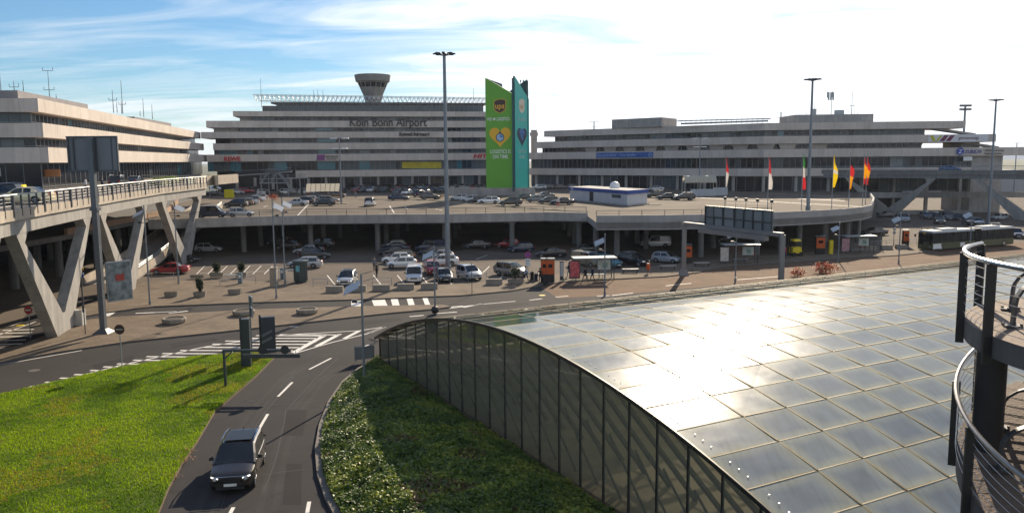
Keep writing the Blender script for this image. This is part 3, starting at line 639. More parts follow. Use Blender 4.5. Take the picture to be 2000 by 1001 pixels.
def on_main(name, body, u0_, u1_, vb, hpx, m, off=0.25, d=0.1, sx=None, bold=0.0, slant=False):
    # letters standing on the main front between two photo columns
    def hitp(u): 
        dr = ray(u, vb); n_ = Vector((u_.y, -u_.x)); a = Vector(A0)+n_*off; t_ = ((a.x)*n_.x+(a.y)*n_.y)/(dr.x*n_.x+dr.y*n_.y); return CP+dr*t_
    p, q = hitp(u0_), hitp(u1_); size = hpx*p.y/F/0.72
    o = text(name, body, size, m, main, p, (q.x-p.x, q.y-p.y, 0), depth=d, bold=bold)
    xs = [v.co for v in o.data.vertices]; X_ = Vector((u_.x, u_.y, 0)); w = max((c-p).dot(X_) for c in xs); k = (Vector((q.x, q.y, 0))-Vector((p.x, p.y, 0))).length/w
    for v in o.data.vertices:
        r_ = v.co-p; v.co = p+r_+X_*(r_.dot(X_)*(k-1)+(r_.z*0.28 if slant else 0))
    return o
on_main('lettering', 'Köln Bonn Airport', 682, 834, 246.5, 17.0, SIGNB, bold=0.03)
on_main('lettering', 'Konrad Adenauer', 780, 840, 265, 7.0, SIGNB, bold=0.04)
on_main('lettering', 'REWE', 437, 470, 314, 8, RED, bold=0.05)
on_main('lettering', 'HIT', 924, 951, 308.5, 8, RED, bold=0.05, slant=True)
def panel_main(name, u0_, v0_, u1_, v1_, off, m, th=0.2):
    n_ = Vector((u_.y, -u_.x)); P_ = []
    for u, v in ((u0_, v1_), (u1_, v1_), (u1_, v0_), (u0_, v0_)):
        dr = ray(u, v); a = Vector(A0)+n_*off; t_ = (a.x*n_.x+a.y*n_.y)/(dr.x*n_.x+dr.y*n_.y); P_.append(CP+dr*t_)
    b = MB(); nn = Vector((n_.x, n_.y, 0))*th; b.face(P_); b.face([p-nn for p in P_][::-1])
    for k in range(4): b.face([P_[k], P_[k]-nn, P_[(k+1) % 4]-nn, P_[(k+1) % 4]])
    return b.build(name, m, main)
panel_main('sign_panel', 619, 302, 634, 313, 0.22, mat('sign_purple', (0.20, 0.05, 0.20), 0.5))
on_main('lettering', 'LAST MINUTE', 635, 661, 307, 3.4, SIGNB, off=0.12); on_main('lettering', 'Terminal 1', 638, 659, 311.5, 3.2, SIGNB, off=0.12)
panel_main('banner', 785, 316, 862, 328.5, -1.45, mat('banner_yellow', (0.52, 0.42, 0.02), 0.6, var=0.25, vscale=0.5), 0.08)
panel_main('teal_glass', 541, 317, 561, 333, -1.5, GTEAL, 0.05); panel_main('teal_glass', 620, 315, 655, 331, -1.5, GTEAL, 0.05); panel_main('teal_glass', 620, 270, 656, 277, -1.5, GTEAL, 0.05); panel_main('teal_glass', 617, 248, 648, 255, -1.5, GTEAL, 0.05); panel_main('teal_glass', 622, 291, 655, 299, -1.5, GTEAL, 0.05)
# left wing
LW1 = (-91.5, 238.0); LW0 = (-63.5, 109.0); LWE = (-135.0, 106.5)
left = thing('terminal_wing', 'sunlit beige terminal wing behind the left road bridge', 'terminal', (-88, 170, 10.6))
lpath = [LWE, LW0, LW1]
facade(left, lpath, (3, 4, 5), 10.6, 10.6, shift={3: 0, 4: 0.6, 5: 1.3}, ext={5: (0, 2.0), 4: (0, 1)}, glassy={4: (8, 2, .2, .05), 5: (9, 1.5, .5, .05)}, depth=16)
inn = offset_path(lpath, 5.0); core(left, inn+offset_path(lpath, 18.0)[::-1], 0.0, 22.5)
columns(left, lpath, 6.0, 10.6, 14.1)
ip = offset_path(lpath, 4.0); ip2 = offset_path(lpath, 15)
b = MB(); b.prism([ip[0], ip[1], (ip[1][0]-5, ip[1][1]+28), (ip2[0][0], ip2[0][1]+20)], 22.7, 24.1); b.build('roof_plant', mat('plant_grey', (0.22, 0.21, 0.22), 0.85, var=.15, vscale=.5), left); b = MB(); b.prism([(-79, 170), (-84, 200), (-95, 200), (-95, 170)], 22.7, 23.6); b.build('roof_plant', mat('plant_grey', (0.22, 0.21, 0.22), 0.85, var=.15, vscale=.5), left)
SGW = mat('shop_sign_pale', (0.45, 0.42, 0.38), 0.6); b = MB()
for x0, x1 in ((-72.5, -69.3), ): b.box(((x0+x1)/2, 109.1, 12.9), (x1-x0, 0.1, 1.1))
b.build('shop_sign', SGW, left)
b = MB(); b.box((-64.5, 110.4, 12.7), (5, 0.1, 1.0)); b.build('shop_sign', mat('shop_sign_orange', (0.42, 0.17, 0.06), 0.6), left)
# right wing: a skewed part, then a part square on, bands stepping out at the free end
RW0, RW1, RW2 = (7.0, 250.0), (64.0, 204.0), (112.5, 200.0)
right = thing('terminal_wing', 'shaded grey terminal wing on the right with rooftop antennas', 'terminal', (60, 225, 5.4))
rpath = [RW0, RW1, RW2]
facade(right, rpath, (3, 4, 5, 6), 0.0, 5.4, ext={3: (-4, 0), 4: (0, 7.4), 5: (2, 14.6), 6: (2, 2)}, glassy={3: (4, 5, 2, .05), 4: (12, 1, .3, 0), 5: (7, 4, .5, .05), 6: (9, 2, .4, 0)}, depth=15, gtrim={3: (3, 9), 4: (3, 17), 5: (0, 13)})
rpc = [RW0, RW1, (100.0, 201.0)]; core(right, offset_path(rpc, 4.5)+offset_path(rpc, 16)[::-1], 0.0, 17.5)
columns(right, rpath, 8.0, 0.0, 9.35)
b = MB(); b.prism([(115, 200.8), (122.5, 200.4), (122.5, 214), (115, 214)], 0.0, 14.1); b.prism([(113.5, 203), (118, 203), (118, 212), (113.5, 212)], 16.15, 17.5); b.build('stair_tower', CONC2, right)
b = MB()  # slanted props under the stepping ends
for (x0, z1, x1, z0) in ((106, 20.9, 116, 19.4), (113, 17.5, 122, 16.15)): b.bar((x0, 203, z1), (x1, 203, z0), 3.0, 0.5)
b.build('end_props', CONC2, right)
each('bracket', [MB().box((RW0[0]+(RW1[0]-RW0[0])*d+.9, RW0[1]+(RW1[1]-RW0[1])*d+1.4, 16.85), (3.4, 1.0, 1.28), rz=math.atan2(-46, 57), top=(1.35, 1)) for d in np.linspace(0.28, 1.0, 9)]+[MB().box((x, 204.6, 16.85), (3.4, 1.0, 1.28), top=(1.35, 1)) for x in (70, 78, 86, 94, 102)], CONC, right)
PH = [atY(1195, 242, 232)[:2], atY(1292, 242, 221)[:2]]
b = MB(); d_ = Vector((0.55, 0.8)); b.prism([PH[0], PH[1], (PH[1][0]+6, PH[1][1]+9), (PH[0][0]+6, PH[0][1]+9)], 22.7, 25.2); b.build('roof_plant', CONC2, right); b = MB()
b.prism([(73, 208), (92.5, 206.5), (92.5, 220), (73, 220)], 22.7, 24.9); b.build('roof_plant', CONC2, right)
b = MB(); q0, q1 = atY(1330, 243, 216), atY(1500, 240, 208)
for k in range(18):
    f = k/17; x = q0[0]+(q1[0]-q0[0])*f; y = q0[1]+(q1[1]-q0[1])*f; b.tube([(x, y, 22.9), (x, y, 23.9)], 0.05, 4); b.box((x, y+1, 24.0), (0.9, 2.6, 0.25), rz=0.3, top=(.6, .8))
b.tube([(q0[0], q0[1], 23.2), (q1[0], q1[1], 23.4)], 0.25, 6); b.build('roof_skylights', STEEL, right)
def wall_sign(t, name, p, q, z0, z1, m, th=0.12):
    b = MB(); a = Vector((p[0], p[1], 0)); c = Vector((q[0], q[1], 0)); d = (c-a).normalized(); n_ = Vector((d.y, -d.x, 0))
    b.bar(a+n_*(th/2)+Vector((0, 0, (z0+z1)/2)), c+n_*(th/2)+Vector((0, 0, (z0+z1)/2)), th, z1-z0); return b.build(name, m, t), n_, d
def on_path(k, u, z, p0, p1):  # point of band k's front plane under photo column u
    d = ray(u, 300); a = Vector(p0); n_ = Vector((p1[1]-p0[1], p0[0]-p1[0])); t_ = (a.x*n_.x+a.y*n_.y)/(d.x*n_.x+d.y*n_.y); return (d.x*t_, d.y*t_, z)
p, q = on_path(5, 1165, 0, RW0, RW1), on_path(5, 1276, 0, RW0, RW1)
_, n_, d_ = wall_sign(right, 'sign_panel', p, q, 14.35, 15.85, mat('sign_blue', (0.02, 0.10, 0.36), 0.5))
LB = mat('sign_letter_pale_blue', (0.35, 0.48, 0.72), 0.5)
text('lettering', 'Günstig Bankbilder · Clever Bankfilm', 1.05, LB, right, Vector((p[0], p[1], 14.75))+d_*0.4+n_*0.14, d_, depth=0.02, sx=0.82)
b = MB(); c_ = Vector((q[0], q[1], 15.1))-d_*0.9+n_*0.14
b.tube([c_+(d_*math.cos(a)+Vector((0, 0, 1))*math.sin(a))*0.55 for a in np.linspace(0, 2*math.pi, 17)], 0.07, 4); b.tube([c_-d_*.35-Vector((0, 0, .3)), c_+Vector((0, 0, .35)), c_+d_*.35-Vector((0, 0, .3))], 0.07, 4); b.build('sign_emblem', LB, right)
wx = lambda u, y=199.7: (u-1000)/F*y*1.006
ey = lambda x: 204+(x-64)*(-4/48.5)
def rp2(u, z): p = on_path(0, u, z, RW1, RW2); return p
p, q = rp2(1811, 0), rp2(1928, 0); _, n_, d_ = wall_sign(right, 'sign_panel', p, q, 17.53, 19.37, mat('sign_pale', (0.66, 0.66, 0.68), 0.5))
YG = mat('sign_yellow', (0.55, 0.50, 0.03), 0.5); PU = mat('sign_burgundy', (0.16, 0.02, 0.07), 0.5)
def para(m, u0_, u1_, lean, w=1.1):
    b = MB(); o_ = Vector(rp2(u0_, 0)); o_ = Vector((o_.x, o_.y, 0))+n_*0.15; z0, z1 = 17.75, 19.2
    P_ = [o_+Vector((0, 0, z0)), o_+d_*w+Vector((0, 0, z0)), o_+d_*(w+lean)+Vector((0, 0, z1)), o_+d_*lean+Vector((0, 0, z1))]; b.face(P_); b.face([x-n_*0.02 for x in P_][::-1]); b.build('sign_stripe', m, right)
para(YG, 1820, 0, -0.8, .8); para(YG, 1826, 0, 1.0, .5); para(PU, 1833, 0, 1.1); para(PU, 1845, 0, 1.1)
p = rp2(1870, 18.15); text('lettering', 'germanwings', 1.15, PU, right, Vector(p)+n_*0.15, d_, depth=0.02, sx=0.8)
BL = mat('sign_deep_blue', (0.01, 0.045, 0.33), 0.45); p = Vector(rp2(1874.5, 15.2))
b = MB(); k = 24; cc = p+n_*0.25; b.face([cc+(d_*math.cos(2*math.pi*a/k)+Vector((0, 0, 1))*math.sin(2*math.pi*a/k))*0.92 for a in range(k)]); b.build('round_emblem', BL, right)
text('lettering', 'Z', 1.4, WHITE, right, cc+n_*0.03-d_*0.42-Vector((0, 0, .5)), d_, depth=0.02)
text('lettering', 'ZURICH', 1.25, BL, right, Vector(rp2(1884, 14.7))+n_*0.15, d_, depth=0.03, sx=0.86)
text('lettering', 'Offizielle Versicherung', .62, SIGNB, right, Vector(rp2(1922, 15.2))+n_*0.12, d_, depth=0.02, sx=0.8); text('lettering', 'Flughafen Köln Bonn', .62, SIGNB, right, Vector(rp2(1922, 14.45))+n_*0.12, d_, depth=0.02, sx=0.8)
wall_sign(right, 'notice', rp2(1882, 0), rp2(1899, 0), 12.9, 13.9, WHITE)
# small rooftop block beyond the gap between main building and right wing
x, y, _ = atY(1043, 270, 300); b = MB(); b.box((x, y, zat(262, x, y)/2+3), (2.2, 3, zat(262, x, y)+3-6)); b.lathe([(1.4, zat(266, x, y)), (1.6, zat(259, x, y))], (x, y), 16)
tag(b.build('service_block', CONC), 'small beige rooftop block just right of the green advertising tower', 'building')
# ------------------------------------------------------------------ car park deck
dz = 5.4
near = [(-52, 114), (-44.2, 117), (-31.2, 121.6), (-10, 121.6), (5, 124), (11.6, 122)]
curve = [(11.6, 109.2), (21, 109), (29, 110.3), (37, 113), (44, 116), (49.5, 119.2), (54, 123.2), (58, 128.5)]
deck_out = near + curve + [(69, 152), (80, 178), (92, 205), (68, 207), (10, 252), (-85, 238), (-70, 165), (-58, 132)]
deck = thing('car_park_deck', 'raised concrete car park deck with a curved front and dark parking level underneath', 'car park', (0, 125, 0))
b = MB(); b.prism(deck_out, dz-0.9, dz, 0, 1); b.build('slab', [CONC2, DECKM], deck)
b = MB(); e = offset_path(near, -0.02)
for i in range(len(near)-1): b.bar((*near[i], dz-0.15), (*near[i+1], dz-0.15), 0.3, 1.3)
b.build('edge_beam', CONC2, deck)
b = MB(); ci = offset_path(curve, 0.35); b.prism(curve+ci[::-1], 4.35, 6.35); 
e2 = [curve[-1], (69, 152), (79, 176)]; e2i = offset_path(e2, 0.3); b.prism(e2+e2i[::-1], 4.5, 6.3)
b.build('parapet', concrete_panels('deck_parapet_concrete', (0.34, 0.33, 0.32)), deck)
def railing(t, path, z, h, step, nw, m, name='railing', r=0.03, rp=0.03, top=None):
    b = MB(); pts = resample(path, step)
    for p in pts: b.tube([(p[0], p[1], z), (p[0], p[1], z+h)], rp, 4)
    for k in range(nw): 
        zz = z+h*(k+1)/nw; b.tube([(p[0], p[1], zz) for p in path], r if k == nw-1 else r*0.5, 4)
    return b.build(name, m, t)
railing(deck, near[:-1]+[(11.4, 122)], dz+0.5, 0.9, 3.2, 4, STEELD, r=0.035, rp=0.04)
railing(deck, [(c[0], c[1]) for c in ci[:4]], 6.3, 0.7, 3.2, 3, STEELD, r=0.03, rp=0.04)
cols = []
for yy in (124.5, 133, 146, 160): cols += [(-42+10.5*k, yy) for k in range(0, 11)]
cols += [(12.6, 119.2), (15, 113.5), (27, 113.5), (35.5, 115), (43, 119), (48, 122.5), (53.5, 127), (57, 131)]
_in = inside(deck_out, np.array([c[0] for c in cols]), np.array([c[1] for c in cols])); cols = [c for c, k_ in zip(cols, _in) if k_]
each('column', [MB().lathe([(0.42, 0), (0.42, 3.9), (0.75, 4.5)], p, 12) for p in cols], mat('pier_concrete', (0.20, 0.195, 0.19), 0.85, var=0.2, vscale=1, streak=.2), deck, smooth=True)
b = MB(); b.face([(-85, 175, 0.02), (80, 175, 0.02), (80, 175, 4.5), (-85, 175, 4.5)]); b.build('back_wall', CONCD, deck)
b = MB(); b.box((7.5, 127, 4.42), (2.6, 0.2, 0.1)); b.build('strip_light', mat('lit_tube', (0.9, 0.85, 0.7), 0.5, emit=((1.0, 0.85, 0.6), 3.0)), deck)
dm = MB()
def dmark(a, c, w):
    (x0, y0, _), (x1, y1, _) = G(*a, dz), G(*c, dz); d = Vector((x1-x0, y1-y0)); n_ = Vector((-d.y, d.x)).normalized()*(w/2); z = dz+0.006
    dm.face([(x0+n_.x, y0+n_.y, z), (x0-n_.x, y0-n_.y, z), (x1-n_.x, y1-n_.y, z), (x1+n_.x, y1+n_.y, z)])
for a, c, w in [((578, 424), (603, 398), .22), ((761, 402), (770, 416), .2), ((791, 404), (796, 408), .2), ((851, 408), (864, 411), .2), ((515, 404), (522, 402), .3), ((490, 413), (512, 412), .25), ((740, 416), (790, 418), .2), ((1350, 385), (1690, 404), .5), ((1560, 388), (1650, 392), .8), ((1500, 378), (1640, 383), .4), ((1420, 396), (1500, 398), .3)]: dmark(a, c, w)
dm.build('deck_markings', WHITEP, deck)
def kerbline(px, z, w, h, m, name='kerb_line'):
    b = MB(); P_ = [G(u, v, z) for u, v in px]
    for p, q in zip(P_, P_[1:]): b.bar((p[0], p[1], z+h/2), (q[0], q[1], z+h/2), w, h)
    return b.build(name, m, deck)
YK = mat('kerb_yellowish', (0.42, 0.36, 0.24), 0.8)
kerbline([(700, 390), (790, 389), (830, 391), (875, 394), (940, 399), (1010, 406), (1130, 413), (1150, 413)], dz, 0.35, 0.14, YK); kerbline([(1262, 401), (1290, 400)], dz, 0.4, 0.14, YK); kerbline([(655, 398), (680, 398)], dz, 0.8, 0.14, YK)
b = MB(); p, q = G(870, 381, dz), G(1045, 381, dz); b.bar((p[0], p[1], dz+.9), (q[0], q[1], dz+.9), 0.3, 1.8); b.build('low_wall', CONC2, deck)
# ------------------------------------------------------------------ left road bridge on V-shaped piers
edge = [(-18, -6), (-27, 28), (-31.5, 45), (-34.3, 54), (-36.6, 63.5), (-41, 84), (-44.6, 103), (-46.4, 122)]
ein = offset_path(edge, 24.0)
brl = thing('road_bridge', 'pale concrete road bridge on V-shaped piers with a railing, on the left', 'bridge', (-40, 80, 0))
b = MB(); poly = edge+[(-60, 135), (-72, 150), (-92, 238), (-110, 238), (-80, 112), (-140, 106), (-140, 0), (-60, -6)]
b.prism(poly, 10.1, 10.62, 0, 1); b.build('deck', [CONC2, asphalt('bridge_asphalt', (0.13, 0.12, 0.115))], brl)
SILL = mat('bridge_edge_concrete', (0.43, 0.37, 0.30), 0.85, var=0.18, vscale=0.8, streak=0.28)
b = MB(); e1 = offset_path(edge, -0.05); e2_ = offset_path(edge, 0.5); b.prism(e1+e2_[::-1], 10.05, 10.82); b.build('edge_kerb', SILL, brl)
BEAM = mat('bridge_pier_concrete', (0.32, 0.305, 0.285), 0.85, var=0.16, vscale=0.9, streak=0.32, bump=.15, bscale=6)
b = MB(); e3 = offset_path(edge, 0.15); e4 = offset_path(edge, 1.15); b.prism(e3+e4[::-1], 9.05, 10.04); b.build('edge_beam', BEAM, brl)
def along(path, y):
    for p, q in zip(path, path[1:]):
        if p[1] <= y <= q[1]: f = (y-p[1])/(q[1]-p[1]); return (p[0]+(q[0]-p[0])*f, y)
    return path[-1] if y > path[-1][1] else path[0]
def v_pier(t, edge_fn, s0, w0=1.75, spread=7.6, ztop=9.05, th=0.85, arm=1.25):
    # solid V: foot at s0, two arms splaying up to the beam; (s, z) outline swept through the thickness
    o_, i_ = spread+0.4, spread-0.8
    out = [(-w0, 0), (w0, 0), (o_-.35, ztop-.7), (o_+.25, ztop), (i_-.9, ztop), (i_-.15, ztop-.75), (0.75, 2.3), (.3, 1.75), (-.3, 1.75), (-0.75, 2.3), (-i_+.15, ztop-.75), (-i_+.9, ztop), (-o_-.25, ztop), (-o_+.35, ztop-.7)]
    b = MB(); A_ = []; B_ = []
    for s, z in out:
        x, y = edge_fn(s0+s); d = Vector(edge_fn(s0+s+.2))-Vector(edge_fn(s0+s-.2)); d.normalize(); n_ = Vector((-d.y, d.x)); A_.append((x+n_.x*.18, y+n_.y*.18, z)); B_.append((x+n_.x*(.18+th), y+n_.y*(.18+th), z))
    tri = [(0, 1, 7, 8), (1, 6, 7), (0, 8, 9), (1, 2, 5, 6), (2, 3, 4, 5), (0, 9, 10, 13), (13, 10, 11, 12)]
    for f in tri: b.face([A_[i] for i in f]); b.face([B_[i] for i in f][::-1])
    n = len(out)
    for k in range(n): b.face([A_[k], B_[k], B_[(k+1) % n], A_[(k+1) % n]])
    import bmesh
    o = b.build('v_pier', BEAM, t); bm = bmesh.new(); bm.from_mesh(o.data); bmesh.ops.remove_doubles(bm, verts=bm.verts, dist=1e-4); bmesh.ops.recalc_face_normals(bm, faces=bm.faces); bm.to_mesh(o.data); bm.free()
    return o
for s in (44.5, 65.2, 86.0, 111): v_pier(brl, lambda y: along(edge, y) if y < 122 else (-46.4-(y-122)*.1, y), s, spread=8.3)
for s in (60, 75, 90, 105):  # inner row of piers, their shade painted in as dark concrete
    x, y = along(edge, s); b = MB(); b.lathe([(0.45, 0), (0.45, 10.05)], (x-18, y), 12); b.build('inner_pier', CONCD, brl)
ep = resample(offset_path(edge, 0.0), 1.6)
each('railing_post', [MB().box((p[0]+0.03, p[1], 11.05), (0.10 if i % 4 else 0.20, 0.10 if i % 4 else 0.2, 1.5), rz=0.2) for i, p in enumerate(ep)], STEELD, brl)
rl = MB(); rl.tube([(p[0], p[1], 11.85) for p in offset_path(edge, 0.0)], 0.045, 6); rl.tube([(edge[-1][0], edge[-1][1], 11.85), (-60, 135, 11.85), (-64, 139, 11.85)], 0.05, 6)
for zz in (11.6, 11.35, 11.1): rl.tube([(p[0], p[1], zz) for p in offset_path(edge, 0.0)], 0.014, 4)
rl.build('handrail', mat('handrail_alu', (0.45, 0.45, 0.44), 0.5, 0.6), brl)
b = MB(); b.bar((-58, 158, 10.4), (-62.5, 166, 10.4), 0.5, 2.0); p1_, p2_ = atY(380, 345, 150), atY(463, 345, 178); b.bar((p1_[0], p1_[1], 10.4), (p2_[0], p2_[1], 10.4), 0.5, 1.9); b.build('end_parapet', SILL, brl)
bm_ = MB()
for a in (0.45, 0.62): bm_.prism(offset_path(edge, 9+a)[2:]+offset_path(edge, 9.2+a)[2:][::-1], 10.63, 10.634)
bm_.build('lane_lines', WHITEP, brl)
# lower side road on the left and the ramp down from the deck
low = thing('side_ramp', 'ramp with pale parapets running down beneath the left bridge', 'ramp', (-52, 120, 0))
b = MB(); b.prism([(-53, 58), (-53.5, 95), (-57, 132), (-70, 168), (-86, 236), (-100, 236), (-75, 112), (-75, 58)], 4.9, 5.5); b.build('side_road', CONCD, low)  # shade under the bridge is put into the dark road and column colour
b = MB(); pr = [(-57, 150, 5.3), (-53, 128, 3.4), (-49.5, 106, 1.2), (-47.3, 92, 0.05)]
for p, q in zip(pr, pr[1:]): b.bar((p[0], p[1], p[2]-0.2), (q[0], q[1], q[2]-0.2), 5.0, 0.4)
b.build('ramp_slab', CONC2, low)
b = MB()
for off in (-2.6, 2.6):
    for p, q in zip(pr, pr[1:]): b.bar((p[0]+off, p[1], p[2]+.35), (q[0]+off, q[1], q[2]+.35), 0.25, 1.0)
b.build('ramp_parapets', SILL, low)
b = MB()
for p, q in zip(pr, pr[1:]): b.tube([(p[0]+2.6, p[1], p[2]+1.3), (q[0]+2.6, q[1], q[2]+1.3)], 0.04, 4); b.tube([(p[0]+2.6, p[1], p[2]+1.05), (q[0]+2.6, q[1], q[2]+1.05)], 0.03, 4)
for f in np.linspace(0, 1, 30):
    k = min(int(f*3), 2); g = f*3-k; p, q = pr[k], pr[k+1]; b.tube([(p[0]+(q[0]-p[0])*g+2.6, p[1]+(q[1]-p[1])*g, p[2]+(q[2]-p[2])*g+.8), (p[0]+(q[0]-p[0])*g+2.6, p[1]+(q[1]-p[1])*g, p[2]+(q[2]-p[2])*g+1.3)], 0.025, 4)
b.build('ramp_railing', STEEL, low)
b = MB(); b.prism([(-53, 95), (-53.4, 95), (-57.4, 132), (-57, 132)], 5.5, 6.3); b.prism([(-57, 132), (-57.4, 132), (-70.4, 168), (-70, 168)], 5.5, 6.3); b.build('balustrade', mat('balustrade_brown', (0.30, 0.19, 0.12), 0.8, var=.2, vscale=1), low)
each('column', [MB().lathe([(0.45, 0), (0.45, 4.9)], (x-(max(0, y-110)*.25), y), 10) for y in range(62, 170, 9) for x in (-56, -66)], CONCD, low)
# ------------------------------------------------------------------ right road bridge
BRD = mat('bridge_grey_shaded', (0.20, 0.195, 0.19), 0.85, var=.2, vscale=.8, streak=.25)  # darker copy of bridge concrete, its shade put into the colour
edr = [(62, 212), (76, 204.5), (92, 193.5), (112, 175), (128, 158), (150, 130)]
brr = thing('road_bridge', 'grey road bridge on V-shaped piers in front of the right terminal wing', 'bridge', (100, 185, 0))
ei = offset_path(edr, 12)
b = MB(); b.prism(edr+ei[::-1], 9.9, 10.5, 0, 1); b.build('deck', [CONC2, ASPH], brr)
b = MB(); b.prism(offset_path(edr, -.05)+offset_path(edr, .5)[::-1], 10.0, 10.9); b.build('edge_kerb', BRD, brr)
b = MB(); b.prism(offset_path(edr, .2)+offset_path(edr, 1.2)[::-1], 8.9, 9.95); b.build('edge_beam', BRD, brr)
ln = [0]
for p, q in zip(edr, edr[1:]): ln.append(ln[-1]+math.dist(p, q))
def er(s):
    s = max(0.01, min(s, ln[-1]-.01))
    for i in range(len(edr)-1):
        if ln[i] <= s <= ln[i+1]: f = (s-ln[i])/(ln[i+1]-ln[i]); return (edr[i][0]+(edr[i+1][0]-edr[i][0])*f, edr[i][1]+(edr[i+1][1]-edr[i][1])*f)
for s in (34.5, 63, 90): v_pier(brr, er, s, w0=1.8, spread=9.5, ztop=8.9, th=1.3, arm=1.1)
railing(brr, edr, 10.9, 0.95, 2.2, 3, STEEL, r=0.05, rp=0.035)
# retaining wall line under the right bridge
b = MB(); b.bar((70, 199, 4.7), (150, 191, 4.7), 0.6, 1.4); b.bar((80, 197.5, 0.5), (112, 194, 0.5), 0.3, 1.0); tag(b.build('retaining_wall', CONC2), 'long concrete ledge under the right bridge, behind the parked cars', 'wall')
# far hill on the right, distance haze painted in as blue
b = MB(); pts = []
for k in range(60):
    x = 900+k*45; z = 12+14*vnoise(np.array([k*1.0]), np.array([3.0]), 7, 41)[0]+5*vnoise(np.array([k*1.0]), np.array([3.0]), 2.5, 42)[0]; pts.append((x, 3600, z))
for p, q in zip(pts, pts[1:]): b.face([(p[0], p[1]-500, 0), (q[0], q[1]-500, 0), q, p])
struct(b.build('hills', mat('far_woods_haze_blue', (0.06, 0.13, 0.22), 1.0, var=.2, vscale=.01)))
b = MB(); b.box((165, 300, 4.5), (40, 20, 9)); b.box((210, 330, 4), (30, 20, 8)); tag(b.build('hangar', mat('hangar_grey', (.35, .35, .36), .7)), 'low grey airport building beyond the right wing', 'building')
# ------------------------------------------------------------------ vehicles
def paint_material():
    m = bpy.data.materials.new('car_paint'); m.use_nodes = True; t = m.node_tree; b = t.nodes['Principled BSDF']
    oi = N(t, 'ShaderNodeObjectInfo'); Lk(t, oi.outputs['Color'], b.inputs['Base Color'])
    b.inputs['Roughness'].default_value = 0.32; b.inputs['Metallic'].default_value = 0.25; b.inputs['Coat Weight'].default_value = 0.8; b.inputs['Coat Roughness'].default_value = 0.05; return m
PAINT = paint_material()
CGLASS = mat('car_glass', (0.012, 0.015, 0.018), 0.04, spec=0.8)
TRIM = mat('black_trim', (0.015, 0.015, 0.016), 0.6)
TYRE = mat('tyre_rubber', (0.018, 0.018, 0.018), 0.85)
RIM = mat('wheel_rim', (0.42, 0.43, 0.45), 0.35, 0.7)
LAMP = mat('headlight_glass', (0.30, 0.31, 0.33), 0.12, 0.2, spec=0.7)
TAIL = mat('tail_light_red', (0.32, 0.012, 0.012), 0.2)
PLATE = mat('number_plate', (0.75, 0.75, 0.72), 0.5)
CHROME = mat('chrome', (0.65, 0.66, 0.68), 0.15, 1.0)
# kind: length, width, height, wheelbase, wheel r, nose h, hood h, belt h, (windscreen base, windscreen top, roof end, rear glass base) from the front, tail h
KINDS = {
 'hatchback': (4.1, 1.74, 1.48, 2.55, .31, .62, .90, .95, (1.05, 1.80, 3.55, 3.98), .96),
 'estate': (4.65, 1.80, 1.48, 2.70, .32, .62, .90, .94, (1.20, 2.00, 4.00, 4.55), .95),
 'saloon': (4.65, 1.80, 1.43, 2.72, .32, .62, .89, .92, (1.25, 2.05, 3.25, 3.90), 1.00),
 'suv': (4.45, 1.88, 1.63, 2.64, .36, .74, .99, 1.03, (1.02, 2.02, 3.80, 4.32), 1.05),
 'mpv': (4.40, 1.82, 1.66, 2.70, .32, .70, .98, 1.00, (0.80, 1.85, 3.85, 4.33), 1.00),
 'van': (4.75, 1.90, 1.92, 2.90, .33, .80, 1.08, 1.12, (0.75, 1.45, 4.62, 4.72), 1.12),
}
def lerp(x, P):
    for (a, p), (c, q) in zip(P, P[1:]):
        if x <= c: return p+(q-p)*max(0, min(1, (x-a)/(c-a))) if c > a else q
    return P[-1][1]
